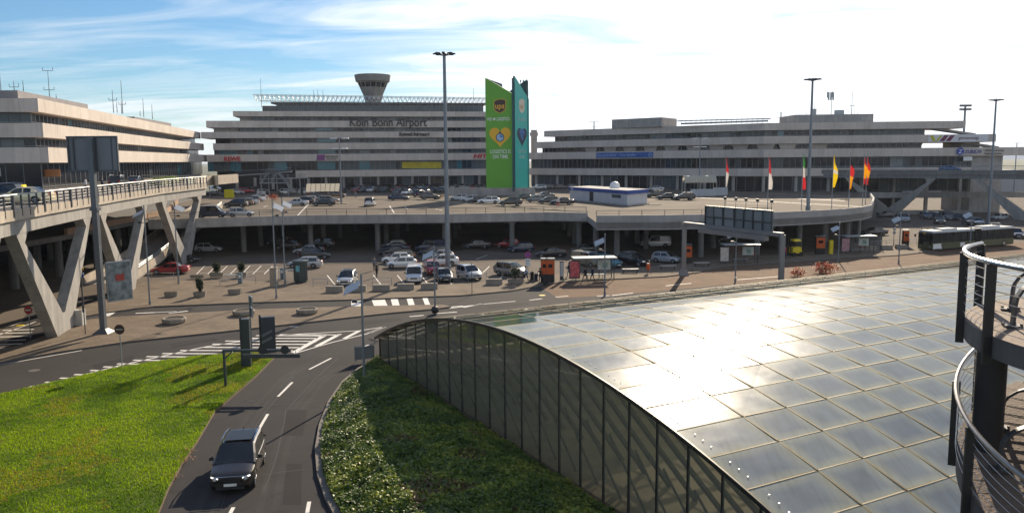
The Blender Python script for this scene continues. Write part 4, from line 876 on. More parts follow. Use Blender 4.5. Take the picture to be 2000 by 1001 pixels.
def car_shapes(kind):
    L_, W_, Ht, wb, wr, nose, hood, belt, (a0, a1, r1, r0_), tail = KINDS[kind]
    fx = (L_-wb)*0.45; wx_ = (L_/2-fx, L_/2-fx-wb); zb = 0.20 if kind not in ('suv', 'van') else 0.27
    xs = sorted(set([-L_/2, -L_/2+.06, -L_/2+.18, L_/2-.05, L_/2-.16, L_/2-.34] + [L_/2-a for a in (a0, r0_)] + [w+k*wr*1.12/4 for w in wx_ for k in range(-4, 5)] + list(np.linspace(-L_/2+.3, L_/2-.5, 14))))
    xs = [x for i, x in enumerate(xs) if i == 0 or x-xs[i-1] > .025]
    def top(x):
        d = L_/2-x
        return lerp(d, [(0, nose-.12), (.08, nose), (.35, nose+(hood-nose)*.45), (a0, hood), (a0+.05, belt), (r0_-.02, tail), (L_-.15, tail-.03), (L_, tail-.16)])
    def hw(x):
        d = L_/2-abs(x); k = 1-(0.30 if x > 0 else .2)*max(0, 1-d/0.65)**2-.04*max(0, 1-d/1.4); return W_/2*k
    body = MB(); rings = []
    for x in xs:
        w = hw(x); zt = top(x); e = L_/2-abs(x); zlo = zb+(.12*max(0, 1-e/.3)); arch = 0
        for w_ in wx_:
            q = (wr*1.13)**2-(x-w_)**2
            if q > 0: arch = max(arch, wr+math.sqrt(q))
        side = [(w*.80, zlo), (w*.965, zlo+.04), (w, zlo+.22), (w*1.0, (zlo+zt)*.5), (w*.985, zt-.16), (w*.955, zt-.05), (w*.86, zt), (w*.45, zt+.035), (0, zt+.045)]
        side = [(y, max(z, min(arch, zt-.12)) if 0 < k < 5 else z) for k, (y, z) in enumerate(side)]
        if arch: side[0] = (w*.62, zlo); 
        ring = [(x, -y, z) for y, z in side]+[(x, y, z) for y, z in side[-2::-1]]
        i = len(body.v); body.v += ring; rings.append(i)
    n = 17
    for a, c in zip(rings, rings[1:]):
        for k in range(n):
            k2 = (k+1) % n; body.f.append((a+k, c+k, c+k2, a+k2)); body.m.append(1 if k in (16, 0, 15) else 0); body.uv.append(None)
    body.f.append(tuple(rings[0]+k for k in range(n-1, -1, -1))[::-1]); body.m.append(0); body.uv.append(None)
    body.f.append(tuple(rings[-1]+k for k in range(n))[::-1]); body.m.append(0); body.uv.append(None)
    # cabin
    X = lambda d: L_/2-d
    st_ = [a0, a0+(a1-a0)*.5, a1, a1+(r1-a1)*.12] 
    mid = a1+(r1-a1)*.46; st_ += [mid-.05, mid+.05, r1-(r1-a1)*.10, r1, r1+(r0_-r1)*.5, r0_]
    gh = {'wind': MB(), 'rear': MB(), -1: MB(), 1: MB()}; pr = []
    for d in st_:
        f = lerp(d, [(a0, 0), (a1, .93), (a1+(r1-a1)*.35, 1), (r1, .94), (r0_, 0)]); zr = belt-.01+(Ht-belt)*f; w = hw(X(d)); zb_ = lerp(d, [(a0, hood), (a0+.05, belt), (r0_, tail)])
        wr_ = W_/2*.965-(W_/2*.20)*f**1.1 if kind != 'van' else W_/2*.965-(W_/2*.10)*f
        pr.append((X(d), w*.93, zb_-.02, max(zr-.09*(f > .1), zb_), wr_+.02, zr, wr_-.07))
    for i, (p, q) in enumerate(zip(pr, pr[1:])):
        for sgn in (-1, 1):
            def fc(mb, P_, mi=0):
                mb.face(P_ if sgn > 0 else P_[::-1], mi)
            glassy = i not in (0, 4, 8) and not (i == 6 and kind != 'van' and False) and not (kind == 'van' and i > 3)
            if i in (0, 7, 8): glassy = i == 7 and kind in ('estate', 'hatchback', 'mpv') and False
            fc(gh[sgn] if glassy else body, [(q[0], sgn*q[1], q[2]), (p[0], sgn*p[1], p[2]), (p[0], sgn*p[4], p[3]), (q[0], sgn*q[4], q[3])])
            fc(body, [(q[0], sgn*q[4], q[3]), (p[0], sgn*p[4], p[3]), (p[0], sgn*p[6], p[5]), (q[0], sgn*q[6], q[5])])
            tgt = gh['wind'] if i < 2 else gh['rear'] if i > 6 else body
            fc(tgt, [(q[0], sgn*q[6], q[5]), (p[0], sgn*p[6], p[5]), (p[0], 0, p[5]+.025), (q[0], 0, q[5]+.025)])
    parts = {'body': (body, [PAINT, TRIM]), 'windscreen': (gh['wind'], CGLASS), 'rear_window': (gh['rear'], CGLASS), }
    ex = {('side_window', 0): (gh[-1], CGLASS), ('side_window', 1): (gh[1], CGLASS)}
    for sgn, nm in ((-1, 0), (1, 1)):
        b = MB(); x = L_/2-.13; w = hw(x); b.box((x-.02, sgn*(w-.20), nose-.04), (.16, .38, .12), rz=-sgn*.40, top=(.6, .9)); ex['headlight', nm] = (b, LAMP)
        b = MB(); x = -L_/2+.05; w = hw(x); b.box((x, sgn*(w-.13), tail-.16), (.12, .24, .26), rz=sgn*.25); ex['tail_light', nm] = (b, TAIL)
        b = MB(); x = X(a0+.45); b.box((x, sgn*(W_/2+.09), belt+.08), (.12, .20, .14), rz=-sgn*.2, top=(.8, .9)); b.box((x+.02, sgn*(W_/2-.02), belt+.03), (.06, .16, .05)); ex['wing_mirror', nm] = (b, TRIM if kind in ('van', 'suv') else PAINT)
    b = MB(); b.box((L_/2-.005, 0, .44), (.04, .52, .11)); ex['number_plate', 0] = (b, PLATE)
    b = MB(); b.box((-L_/2-.0, 0, tail-.42), (.04, .52, .11)); ex['number_plate', 1] = (b, PLATE)
    b = MB(); b.box((L_/2-.03, 0, nose-.10), (.10, W_*.42, .13)); b.box((L_/2-.02, 0, .32), (.10, W_*.62, .12)); ex['grille', 0] = (b, TRIM)
    wh = []
    for w_ in wx_:
        for sgn in (-1, 1):
            t_ = MB(); yc = sgn*(W_/2-.12)
            prof = [(wr*.60, -.10), (wr*.93, -.105), (wr, -.06), (wr, .06), (wr*.93, .105), (wr*.60, .10)]; i0 = len(t_.v); m_ = 18
            for r_, y in prof: t_.v += [(w_+r_*math.cos(2*math.pi*q/m_), yc+y, wr+r_*math.sin(2*math.pi*q/m_)) for q in range(m_)]
            for k in range(len(prof)-1):
                for q in range(m_): t_.f.append((i0+k*m_+q, i0+k*m_+(q+1) % m_, i0+(k+1)*m_+(q+1) % m_, i0+(k+1)*m_+q)); t_.m.append(0); t_.uv.append(None)
            rm = MB(); yo = yc+sgn*.085
            rm.face([(w_+wr*.61*math.cos(2*math.pi*q/m_), yo-sgn*.05, wr+wr*.61*math.sin(2*math.pi*q/m_)) for q in range(m_)], 1)
            for k in range(5):
                a = 2*math.pi*k/5+.3; rm.tube([(w_, yo, wr), (w_+wr*.6*math.cos(a), yo-sgn*.01, wr+wr*.6*math.sin(a))], wr*.11, 4)
            i0 = len(rm.v)
            for r_ in (wr*.52, wr*.63): rm.v += [(w_+r_*math.cos(2*math.pi*q/m_), yo+sgn*.005, wr+r_*math.sin(2*math.pi*q/m_)) for q in range(m_)]
            for q in range(m_): rm.f.append((i0+q, i0+(q+1) % m_, i0+m_+(q+1) % m_, i0+m_+q)); rm.m.append(0); rm.uv.append(None)
            wh.append((t_, rm))
    return parts, ex, wh
def merge(dst, src, k):
    i = len(dst.v); dst.v += src.v; dst.f += [tuple(i+a for a in f) for f in src.f]; dst.m += [k[m] for m in src.m]; dst.uv += src.uv
PROTO, SMALL = {}, {}
def car(kind, loc, deg, colr, label, group=None, small=False):
    col4 = (*colr, 1); name = kind if kind in ('van', 'suv') else 'car'; name = {'van': 'van', 'suv': 'off_roader', 'car': 'car'}[name]
    cat = {'van': 'van', 'suv': 'car'}.get(kind, 'car')
    if small:
        if kind not in SMALL:
            parts, ex, wh = car_shapes(kind); m = MB(); mats_ = [PAINT, TRIM, CGLASS, LAMP, TAIL, TYRE, RIM, PLATE]; ix = {x.name: i for i, x in enumerate(mats_)}
            for b, mm in list(parts.values())+list(ex.values()): merge(m, b, [ix[x.name] for x in (mm if isinstance(mm, list) else [mm])]+[0])
            for t_, rm in wh: merge(m, t_, [5]); merge(m, rm, [6, 1])
            o = m.build(name, mats_, smooth=True); SMALL[kind] = o.data; bpy.data.objects.remove(o)
        o = bpy.data.objects.new(name, SMALL[kind]); COL.objects.link(o); o.location = loc; o.rotation_euler = (0, 0, R(deg)); o.color = col4
        return tag(o, label, cat, group)
    if kind not in PROTO:
        parts, ex, wh = car_shapes(kind); t = thing(name, label, cat, loc, R(deg), group)
        for k, (b, mm) in parts.items(): o = b.build(k, mm, t, smooth=(k == 'body'), world=False); o.color = col4
        for (k, _), (b, mm) in ex.items(): o = b.build(k, mm, t, world=False); o.color = col4
        for t_, rm in wh: w = t_.build('wheel', TYRE, t, smooth=True, world=False); rm.build('rim', [RIM, TRIM], w, world=False)
        PROTO[kind] = t; return t
    return dup(PROTO[kind], loc, R(deg), label, group, col4)
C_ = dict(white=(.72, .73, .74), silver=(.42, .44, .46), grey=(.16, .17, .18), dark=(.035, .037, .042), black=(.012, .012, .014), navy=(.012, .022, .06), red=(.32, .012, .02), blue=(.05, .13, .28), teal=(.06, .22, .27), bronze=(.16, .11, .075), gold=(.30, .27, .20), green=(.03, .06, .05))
def pcar(kind, u, v, deg, c, label, group=None, z=0.0, small=False):
    x, y, _ = G(u, v, z); L_ = KINDS[kind][0]; a = R(deg)
    # v marks where the near wheels touch: step back half the near-side width so the car stands centred
    y += 0.75*abs(math.cos(a))+abs(math.sin(a))*L_*0.36
    return car(kind, (x, y, z+0.008), deg, C_[c], label, group, small)
# the dark off-roader driving towards the camera on the slip road
x, y, _ = G(461, 905); hd = -81.0
sv_ = car('suv', (-12.35, 34.6, 0.012), hd, (0.035, 0.028, 0.025), 'dark bronze off-roader with silver roof rails driving on the curved slip road')
for sgn in (-1, 1):
    b = MB(); b.tube([(0.15, sgn*.68, 1.60), (.0, sgn*.70, 1.69), (-.9, sgn*.70, 1.715), (-1.55, sgn*.67, 1.66), (-1.62, sgn*.66, 1.60)], .028, 6); b.build('roof_rail', CHROME, sv_, world=False)
    b = MB(); b.bar((2.17, sgn*.50, .70), (2.03, sgn*.80, .75), .03, .05); b.build('daytime_light', mat('daytime_led', (.9, .9, .9), .3, emit=((1, 1, .95), 1.5)), sv_, world=False)
b = MB(); b.bar((2.22, -.62, .80), (2.22, .62, .80), .03, .03); b.build('grille_strip', CHROME, sv_, world=False)
b = MB(); b.tube([(-1.35, 0, 1.62), (-1.45, 0, 1.75)], .02, 5); b.build('aerial', TRIM, sv_, world=False)
b = MB(); b.face([(.08, -.60, 1.664), (.08, .60, 1.664), (-1.3, .58, 1.664), (-1.3, -.58, 1.664)][::-1]); b.build('glass_roof', mat('roof_glass_dark', (.02, .021, .024), .35, spec=.3), sv_, world=False)
text('plate_lettering', 'SU·CM 484', .085, mat('plate_black', (.02, .02, .02), .6), sv_, Vector((2.228, -.235, .41)), (0, 1, 0), depth=.002, sx=1.0, world=False)
PK = 'cars parked in the lower car park'
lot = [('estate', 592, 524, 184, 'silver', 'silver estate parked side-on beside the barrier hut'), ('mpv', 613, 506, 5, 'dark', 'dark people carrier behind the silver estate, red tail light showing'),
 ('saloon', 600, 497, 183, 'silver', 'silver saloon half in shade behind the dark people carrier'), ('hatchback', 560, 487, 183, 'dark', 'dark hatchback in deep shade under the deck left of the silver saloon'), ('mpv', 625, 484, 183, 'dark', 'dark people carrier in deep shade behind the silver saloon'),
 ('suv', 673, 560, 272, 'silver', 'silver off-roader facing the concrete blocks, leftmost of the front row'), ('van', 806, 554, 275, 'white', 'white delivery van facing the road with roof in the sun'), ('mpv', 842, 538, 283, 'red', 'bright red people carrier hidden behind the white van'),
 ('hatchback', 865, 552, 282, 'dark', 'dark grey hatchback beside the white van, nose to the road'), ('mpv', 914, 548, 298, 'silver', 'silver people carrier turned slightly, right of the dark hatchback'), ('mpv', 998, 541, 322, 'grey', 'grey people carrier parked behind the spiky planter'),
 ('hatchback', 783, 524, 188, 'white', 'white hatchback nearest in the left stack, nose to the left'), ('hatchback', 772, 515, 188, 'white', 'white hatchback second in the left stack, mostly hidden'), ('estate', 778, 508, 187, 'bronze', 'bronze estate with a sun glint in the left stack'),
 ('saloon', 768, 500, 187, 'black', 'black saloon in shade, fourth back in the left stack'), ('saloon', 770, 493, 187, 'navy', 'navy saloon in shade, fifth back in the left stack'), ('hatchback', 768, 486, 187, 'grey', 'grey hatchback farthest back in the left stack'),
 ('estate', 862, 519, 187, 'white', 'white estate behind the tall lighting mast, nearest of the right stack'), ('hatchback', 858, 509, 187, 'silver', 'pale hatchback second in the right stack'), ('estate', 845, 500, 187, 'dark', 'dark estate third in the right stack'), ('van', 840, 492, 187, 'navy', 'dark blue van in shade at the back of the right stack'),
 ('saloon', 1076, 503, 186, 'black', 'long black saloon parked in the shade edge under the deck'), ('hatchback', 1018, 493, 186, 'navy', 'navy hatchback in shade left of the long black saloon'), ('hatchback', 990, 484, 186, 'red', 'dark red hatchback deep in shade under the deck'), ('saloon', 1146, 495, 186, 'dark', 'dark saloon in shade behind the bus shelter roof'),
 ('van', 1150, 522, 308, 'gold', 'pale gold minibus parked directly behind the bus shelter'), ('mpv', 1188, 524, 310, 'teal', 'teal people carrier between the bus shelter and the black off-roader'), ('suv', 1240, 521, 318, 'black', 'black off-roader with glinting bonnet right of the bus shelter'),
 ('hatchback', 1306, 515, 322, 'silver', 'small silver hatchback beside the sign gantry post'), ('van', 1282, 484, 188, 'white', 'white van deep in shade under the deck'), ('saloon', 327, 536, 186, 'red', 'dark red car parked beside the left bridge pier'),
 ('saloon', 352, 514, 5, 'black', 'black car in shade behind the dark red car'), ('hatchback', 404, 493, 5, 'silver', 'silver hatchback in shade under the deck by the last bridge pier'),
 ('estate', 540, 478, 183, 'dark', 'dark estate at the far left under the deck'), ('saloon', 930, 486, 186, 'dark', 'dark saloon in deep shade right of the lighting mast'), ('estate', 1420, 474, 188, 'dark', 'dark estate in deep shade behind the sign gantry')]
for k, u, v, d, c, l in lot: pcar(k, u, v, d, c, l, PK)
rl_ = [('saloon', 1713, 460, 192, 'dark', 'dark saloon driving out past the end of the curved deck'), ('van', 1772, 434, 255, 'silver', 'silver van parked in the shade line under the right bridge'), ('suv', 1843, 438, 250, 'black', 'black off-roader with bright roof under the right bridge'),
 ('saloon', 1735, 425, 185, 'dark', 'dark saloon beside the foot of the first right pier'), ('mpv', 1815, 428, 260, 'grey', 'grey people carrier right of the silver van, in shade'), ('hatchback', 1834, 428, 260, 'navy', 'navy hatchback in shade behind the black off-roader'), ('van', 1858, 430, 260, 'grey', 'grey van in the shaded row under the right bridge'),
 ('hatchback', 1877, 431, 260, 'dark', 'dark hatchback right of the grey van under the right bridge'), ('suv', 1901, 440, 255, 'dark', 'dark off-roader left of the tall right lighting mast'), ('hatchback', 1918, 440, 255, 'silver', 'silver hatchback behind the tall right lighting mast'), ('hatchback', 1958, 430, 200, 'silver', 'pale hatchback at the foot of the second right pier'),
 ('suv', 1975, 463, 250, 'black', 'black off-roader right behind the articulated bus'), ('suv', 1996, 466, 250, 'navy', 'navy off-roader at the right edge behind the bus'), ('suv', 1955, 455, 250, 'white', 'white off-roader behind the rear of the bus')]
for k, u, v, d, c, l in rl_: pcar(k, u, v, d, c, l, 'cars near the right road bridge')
UD = 'cars parked on the upper deck'
up_ = [('van', 408, 426, 8, 'navy', 'navy delivery van at the left edge of the upper deck'), ('hatchback', 466, 424, 12, 'silver', 'silver hatchback by the deck railing at the left'), ('suv', 458, 405, 184, 'dark', 'dark grey off-roader, nearest of the left diagonal row on the deck'),
 ('saloon', 577, 402, 183, 'silver', 'silver estate at the front left of the deck row'), ('saloon', 631, 402, 184, 'black', 'black coupe side-on in front of the deck lamp post'), ('suv', 720, 403, 92, 'white', 'white off-roader seen from behind alone on the deck'),
 ('saloon', 778, 391, 2, 'navy', 'navy saloon side-on in the middle of the deck'), ('hatchback', 896, 392, 184, 'silver', 'silver hatchback just right of the tall mast on the deck'), ('hatchback', 917, 395, 184, 'silver', 'second silver hatchback right of the tall mast on the deck'),
 ('hatchback', 934, 397, 184, 'black', 'black hatchback between the silver and white cars on the deck'), ('estate', 954, 398, 184, 'white', 'white estate on the deck in front of the green tower'), ('suv', 997, 402, 184, 'black', 'black off-roader on the deck in front of the green tower'),
 ('saloon', 1024, 391, 184, 'dark', 'dark car behind the black off-roader below the teal tower face'), ('hatchback', 1048, 395, 184, 'grey', 'grey hatchback on the deck left of the two black cars'), ('hatchback', 1072, 398, 184, 'black', 'black hatchback on the deck beside the black saloon'), ('saloon', 1098, 400, 184, 'black', 'black saloon on the deck, last before the white pavilion'),
 ('suv', 1281, 386, 184, 'dark', 'dark off-roader at the right corner of the white pavilion'), ('saloon', 1304, 390, 184, 'black', 'black saloon right of the white pavilion'), ('suv', 1338, 391, 184, 'black', 'black off-roader rightmost of three by the white pavilion'), ('saloon', 1281, 373, 184, 'silver', 'silver saloon behind the white pavilion roof'),
 ('saloon', 1063, 387, 184, 'dark', 'dark saloon farther back below the teal tower face'), ('van', 490, 377, 184, 'dark', 'dark van far left on the deck behind the yellow box'), ('suv', 838, 390, 20, 'dark', 'dark off-roader just left of the tall mast on the deck'), ('suv', 820, 385, 60, 'navy', 'navy off-roader behind the middle planting on the deck'), ('saloon', 420, 371, 30, 'silver', 'silver car at the far left deck entrance'),
 ('estate', 640, 396, 4, 'grey', 'grey estate behind the black coupe'), ('suv', 656, 386, 4, 'bronze', 'bronze off-roader under the pale trolley shelter')]
for k, u, v, d, c, l in up_: pcar(k, u, v, d, c, l, UD, dz)
for i, (u, v, c) in enumerate([(471, 402, 'bronze'), (480, 400, 'silver'), (487, 397, 'dark'), (495, 394, 'white'), (503, 391, 'silver')]): pcar('saloon' if i % 2 else 'hatchback', u, v, 190, c, '%s car, %s behind the dark grey off-roader in the diagonal row' % (c, ('first', 'second', 'third', 'fourth', 'fifth')[i]), UD, dz, True)
for i, (u, v, c) in enumerate([(590, 399, 'black'), (598, 396, 'silver'), (606, 393, 'dark')]): pcar('estate', u, v, 183, c, '%s car, %s behind the silver estate on the deck' % (c, ('first', 'second', 'third')[i]), UD, dz, True)
ORD = ['first', 'second', 'third', 'fourth', 'fifth', 'sixth', 'seventh', 'eighth', 'ninth', 'tenth', 'eleventh', 'twelfth', 'thirteenth', 'fourteenth', 'fifteenth', 'sixteenth', 'seventeenth', 'eighteenth', 'nineteenth', 'twentieth', 'twenty-first', 'twenty-second']
def far_row(u0_, u1_, v0_, v1_, n, where, deg, z=dz):
    for i in range(n):
        f = (i+random.uniform(-.18, .18))/max(1, n-1); c = random.choice(['black', 'dark', 'grey', 'navy', 'silver', 'white', 'silver', 'dark', 'red', 'black', 'green'])
        k = random.choice(['hatchback', 'saloon', 'estate', 'suv', 'mpv', 'hatchback', 'saloon']); kn = {'suv': 'off-roader', 'mpv': 'people carrier'}.get(k, k)
        pcar(k, u0_+(u1_-u0_)*f, v0_+(v1_-v0_)*f, deg+random.uniform(-4, 4), c, '%s %s, %s from the left in the %s' % (c, kn, ORD[i], where), UD, z, True)
far_row(688, 866, 371, 370, 13, 'farthest row below the terminal', 262); far_row(692, 858, 376, 376, 12, 'second far row below the terminal', 258)
far_row(774, 832, 381, 382, 4, 'third far row left of the mast', 255); far_row(884, 942, 369.5, 369, 7, 'row by the green tower', 262)
far_row(515, 592, 381, 380, 5, 'row under the outside stair', 20); far_row(600, 664, 378, 377, 5, 'row behind the trolley shelter', 90)
far_row(1052, 1112, 370, 369, 4, 'row right of the teal tower face', 185); far_row(420, 478, 383, 378, 4, 'far left deck corner', 10); far_row(688, 760, 366, 366, 6, 'back row against the terminal columns', 262)
# articulated bus: front section, bellows, rear section
def bus():
    f = Vector(G(1820, 491)[:2]); r_ = Vector(G(1978, 479)[:2]); d = (f-r_).normalized(); a = math.atan2(d.y, d.x); n_ = Vector((-d.y, d.x)); 
    if n_.y < 0: n_ = -n_
    o = f+n_*1.2; t = thing('articulated_bus', 'long articulated city bus with dark windows and pale roof on the brick lane', 'bus', (o.x, o.y, 0.015), a)
    BW = mat('bus_body_green', (0.07, 0.08, 0.03), 0.35, spec=.6); BR = mat('bus_roof_white', (0.45, 0.46, 0.46), 0.5)
    def sec(x1, x0, front):
        b = MB(); b.box(((x0+x1)/2, 0, .75), (x1-x0, 2.5, .9)); b.box(((x0+x1)/2, 0, .3), (x1-x0-.2, 2.4, .2), 1); b.build('bus_body', [BW, TRIM], t, world=False)
        g = MB(); g.box(((x0+x1)/2, 0, 1.95), (x1-x0-.06, 2.46, 1.55), top=(.995, .95)); g.build('side_glazing', CGLASS, t, world=False)
        b = MB(); b.box(((x0+x1)/2, 0, 2.86), (x1-x0, 2.44, .30), top=(.985, .88)); b.build('bus_roof', BR, t, world=False)
        p = MB(); n = int((x1-x0)/1.45)
        for k in range(n+1):
            x = x0+.06+(x1-x0-.12)*k/n
            for y in (-1.225, 1.225): p.box((x, y, 1.95), (.07, .05, 1.5))
        p.build('window_posts', TRIM, t, world=False)
    sec(0, -9.2, True); sec(-10.6, -18.2, False)
    b = MB()
    for k in range(8): b.box((-9.2-.1-.175*k, 0, 1.65), (.1, 2.4 if k % 2 else 2.25, 2.6))
    b.build('bellows', TRIM, t, world=False)
    b = MB(); b.box((.02, 0, 1.75), (.06, 2.2, 1.5)); b.build('windscreen', CGLASS, t, world=False)
    b = MB(); b.box((.05, 0, 2.62), (.05, 1.7, .22)); b.build('destination_display', mat('display_black', (.02, .02, .015), .4), t, world=False)
    text('display_text', '161', .2, mat('display_amber', (.6, .35, .03), .5, emit=((1, .5, .05), 1.0)), t, Vector((.08, -.3, 2.55)), (0, 1, 0), depth=.002, world=False)
    b = MB(); b.box((-1.0, 1.26, .72), (1.7, .02, .75)); b.build('advert_panel', WHITE, t, world=False)
    b = MB(); b.box((-6.5, 1.26, .75), (1.0, .02, .6)); b.build('advert_panel', WHITE, t, world=False)
    for y in (.85, -.85): b = MB(); b.box((.04, y, .62), (.06, .38, .2)); b.build('headlight', LAMP, t, world=False)
    for x in (-1.9, -7.2, -16.0):
        for y in (-1.12, 1.12): b = MB(); b.tube([(x, y-.13, .48), (x, y+.13, .48)], .48, 18); w = b.build('wheel', TYRE, t, world=False); c = MB(); c.tube([(x, y-.14, .48), (x, y+.14, .48)], .26, 12); c.build('hub', RIM, w, world=False)
    for x, l in ((-4.2, 3.2), (-13.5, 4.0)): b = MB(); b.box((x, 0, 3.1), (l, 1.7, .24), top=(.95, .85)); b.build('roof_unit', BR, t, world=False)
    b = MB()
    for y in (-.95,): b.bar((-.2, y, 3.35), (-5.2, y, 3.42), .06, .06); [b.bar((-x, y, 3.0), (-x, y, 3.36), .06, .06) for x in (.3, 1.6, 2.9, 4.2)]
    b.build('roof_rail', TRIM, t, world=False)
    for y in (1.5, -1.5): b = MB(); b.box((.35, y, 2.2), (.12, .22, .42)); b.bar((.05, y*.8, 2.6), (.35, y, 2.4), .04, .04); b.build('wing_mirror', TRIM, t, world=False)
bus()
# on the bridges
tx = car('saloon', (*atY(47, 372, 68)[:2], 10.64), 184, (0.80, 0.68, 0.42), 'cream taxi with a yellow roof sign on the left road bridge', None)
b = MB(); b.box((0, 0, 1.52), (.18, .5, .16)); b.build('roof_sign', mat('taxi_sign_yellow', (.8, .55, .03), .4, emit=((1, .7, .05), .4)), tx, world=False)
car('suv', (*atY(1, 384, 70)[:2], 10.64), 184, C_['black'], 'black car at the left edge of the bridge ahead of the taxi')
car('suv', (*atY(232, 360, 112)[:2], 10.64), 100, C_['dark'], 'dark off-roader under the beige wing on the bridge forecourt')
car('saloon', (*atY(265, 358, 120)[:2], 10.64), 100, C_['navy'], 'navy saloon in the shade of the beige wing, behind the hedge')
q_ = er(47); car('saloon', (q_[0]+2.5, q_[1]+3, 10.53), -40, C_['blue'], 'blue-grey saloon driving on the right road bridge')
# ------------------------------------------------------------------ advertising tower on the deck
def ad_tower():
    Yc = 196.0; k = Yc/F
    cx_ = atY(1005, 300, Yc)[0]; zt = lambda v: zat(v, cx_, Yc)
    a = 6.9; ph = R(27)
    e1 = Vector((-math.cos(ph), math.sin(ph)*.35+.12, 0)).normalized(); e1 = Vector((-math.cos(R(12)), math.sin(R(12)), 0)); e2 = Vector((math.sin(R(29)), math.cos(R(29)), 0))
    P = Vector((cx_, Yc, 0)); t = thing('advertising_tower', 'tall green and teal four sided advertising tower with slanted tops on the deck', 'advertising tower', (cx_, Yc+4, dz))
    GRN = mat('banner_green', (0.13, 0.40, 0.03), 0.55, var=.06, vscale=.3); TEA = mat('banner_teal', (0.04, 0.46, 0.40), 0.55, var=.06, vscale=.3); EDG = mat('tower_edge_teal', (0.008, 0.075, 0.085), 0.5); BLU = mat('banner_blue', (0.02, 0.10, 0.30), 0.5)
    def leaf(p0, d, w, n_, z0, zl, zr, m, nm='face_panel', th=.45):
        b = MB(); q = [p0, p0+d*w, p0+d*w-n_*th, p0-n_*th]; zz_ = [zl, zr, zr, zl]; lo = [(x.x, x.y, z0) for x in q]; hi = [(x.x, x.y, z) for x, z in zip(q, zz_)]
        b.face([lo[0], lo[1], hi[1], hi[0]], 0); b.face([lo[2], lo[3], hi[3], hi[2]], 1); b.face([lo[1], lo[2], hi[2], hi[1]], 1); b.face([lo[3], lo[0], hi[0], hi[3]], 1); b.face(hi, 1); return b.build(nm, [m, EDG], t)
    nf = Vector((e1.y, -e1.x, 0)); nf = nf if nf.y < 0 else -nf
    ns = Vector((e2.y, -e2.x, 0)); ns = ns if ns.x > 0 else -ns
    z0 = dz+.9
    pg0 = P-Vector((.25, 0, 0))+e1*a; leaf(pg0, -e1, a, nf, z0, zt(150), zt(183), GRN)
    ps0 = P+e2*.3; ws = 7.4; leaf(ps0, e2, ws, ns, z0, zt(148), zt(190), TEA)
    pb0 = pg0+e2*ws+Vector((.0, .3, 0)); leaf(pb0, (ps0+e2*ws-pb0).normalized(), a*1.0, -nf, z0, zt(186), zt(150), BLU)
    leaf(pg0+e2*.2, e2, ws, -ns, z0, zt(152), zt(158), EDG)
    b = MB(); c4 = [pg0, P, P+e2*ws, pg0+e2*ws]; b.prism([(q.x+(P.x-2-q.x)*.12, q.y+(P.y+4-q.y)*.12) for q in c4], dz, z0+6); b.build('plinth', DARKIN, t)
    for q in (c4[2], c4[1]): b = MB(); b.bar((q.x-.3, q.y-.2, z0), (q.x-.3, q.y-.2, zt(153)), .5, .5); b.build('corner_mast', EDG, t)
    b = MB(); qq = P+e2*ws*.7
    for dx_ in (-.9, -.2, .5): b.tube([(qq.x+dx_, qq.y, zt(175)), (qq.x+dx_, qq.y, zt(154)+.3*dx_)], .05, 4); b.box((qq.x+dx_, qq.y, zt(155)), (.3, .3, .5))
    b.build('aerials', STEELD, t)
    WL = mat('banner_white', (.72, .76, .70), .5); BR_ = mat('banner_brown', (.045, .022, .016), .5); GO = mat('banner_gold', (.78, .42, .02), .5); YE = mat('banner_orange_yellow', (.80, .45, .015), .5); IN = mat('banner_navy', (.012, .03, .07), .5); SK = mat('banner_sky', (.35, .52, .72), .5)
    def shape(nm, o, d, n_, pts, m, off):
        b = MB(); b.face([o+d*x+Vector((0, 0, z))+n_*off for x, z in pts]); o_ = b.build(nm, m, t)
        return o_
    def heart(s): return [(s*16*math.sin(q)**3/16, s*(13*math.cos(q)-5*math.cos(2*q)-2*math.cos(3*q)-math.cos(4*q))/16) for q in np.linspace(0, 2*math.pi, 33)[:-1]]
    def shield(w, h): return [(-w, h*.75), (-w*.3, h*.98), (w*.4, h), (w, h*.86), (w, -h*.35), (w*.72, -h*.68), (0, -h), (-w*.72, -h*.68), (-w, -h*.35)]
    d = -e1; o = pg0+d*a*.52; zz = lambda v: Vector((0, 0, zt(v)))
    shape('shield_emblem', o+zz(207), d, nf, shield(1.5, 1.75), GO, .02); shape('shield_emblem', o+zz(207), d, nf, shield(1.36, 1.62), BR_, .04)
    text('lettering', 'ups', 1.9, GO, t, o+zz(211.5)+nf*.05-d*1.22, d, depth=.01, sx=.92, bold=.03)
    text('lettering', 'WE', 1.1, WL, t, pg0+zz(235)+nf*.04+d*.35, d, depth=.01, sx=.68, bold=.02); text('lettering', 'LOGISTICS', 1.1, WL, t, pg0+zz(235)+nf*.04+d*2.75, d, depth=.01, sx=.62, bold=.02)
    shape('heart_emblem', pg0+d*2.15+zz(232), d, nf, heart(.40), WL, .04)
    shape('heart_emblem', o+zz(265), d, nf, heart(2.7), YE, .03)
    shape('stopwatch', o+zz(268), d, nf, [(1.06*math.cos(q), 1.06*math.sin(q)) for q in np.linspace(0, 2*math.pi, 29)[:-1]], IN, .05); shape('stopwatch', o+zz(268), d, nf, [(.86*math.cos(q), .86*math.sin(q)) for q in np.linspace(0, 2*math.pi, 29)[:-1]], SK, .07)
    shape('stopwatch', o+zz(268), d, nf, [(0, 0)]+[(.7*math.cos(q), .7*math.sin(q)) for q in np.linspace(0, math.pi/2, 8)], mat('banner_mid_blue', (.06, .2, .48), .5), .09); shape('stopwatch', o+zz(268), d, nf, [(-.2, 1.0), (.2, 1.0), (.3, 1.4), (-.3, 1.4)], IN, .05)
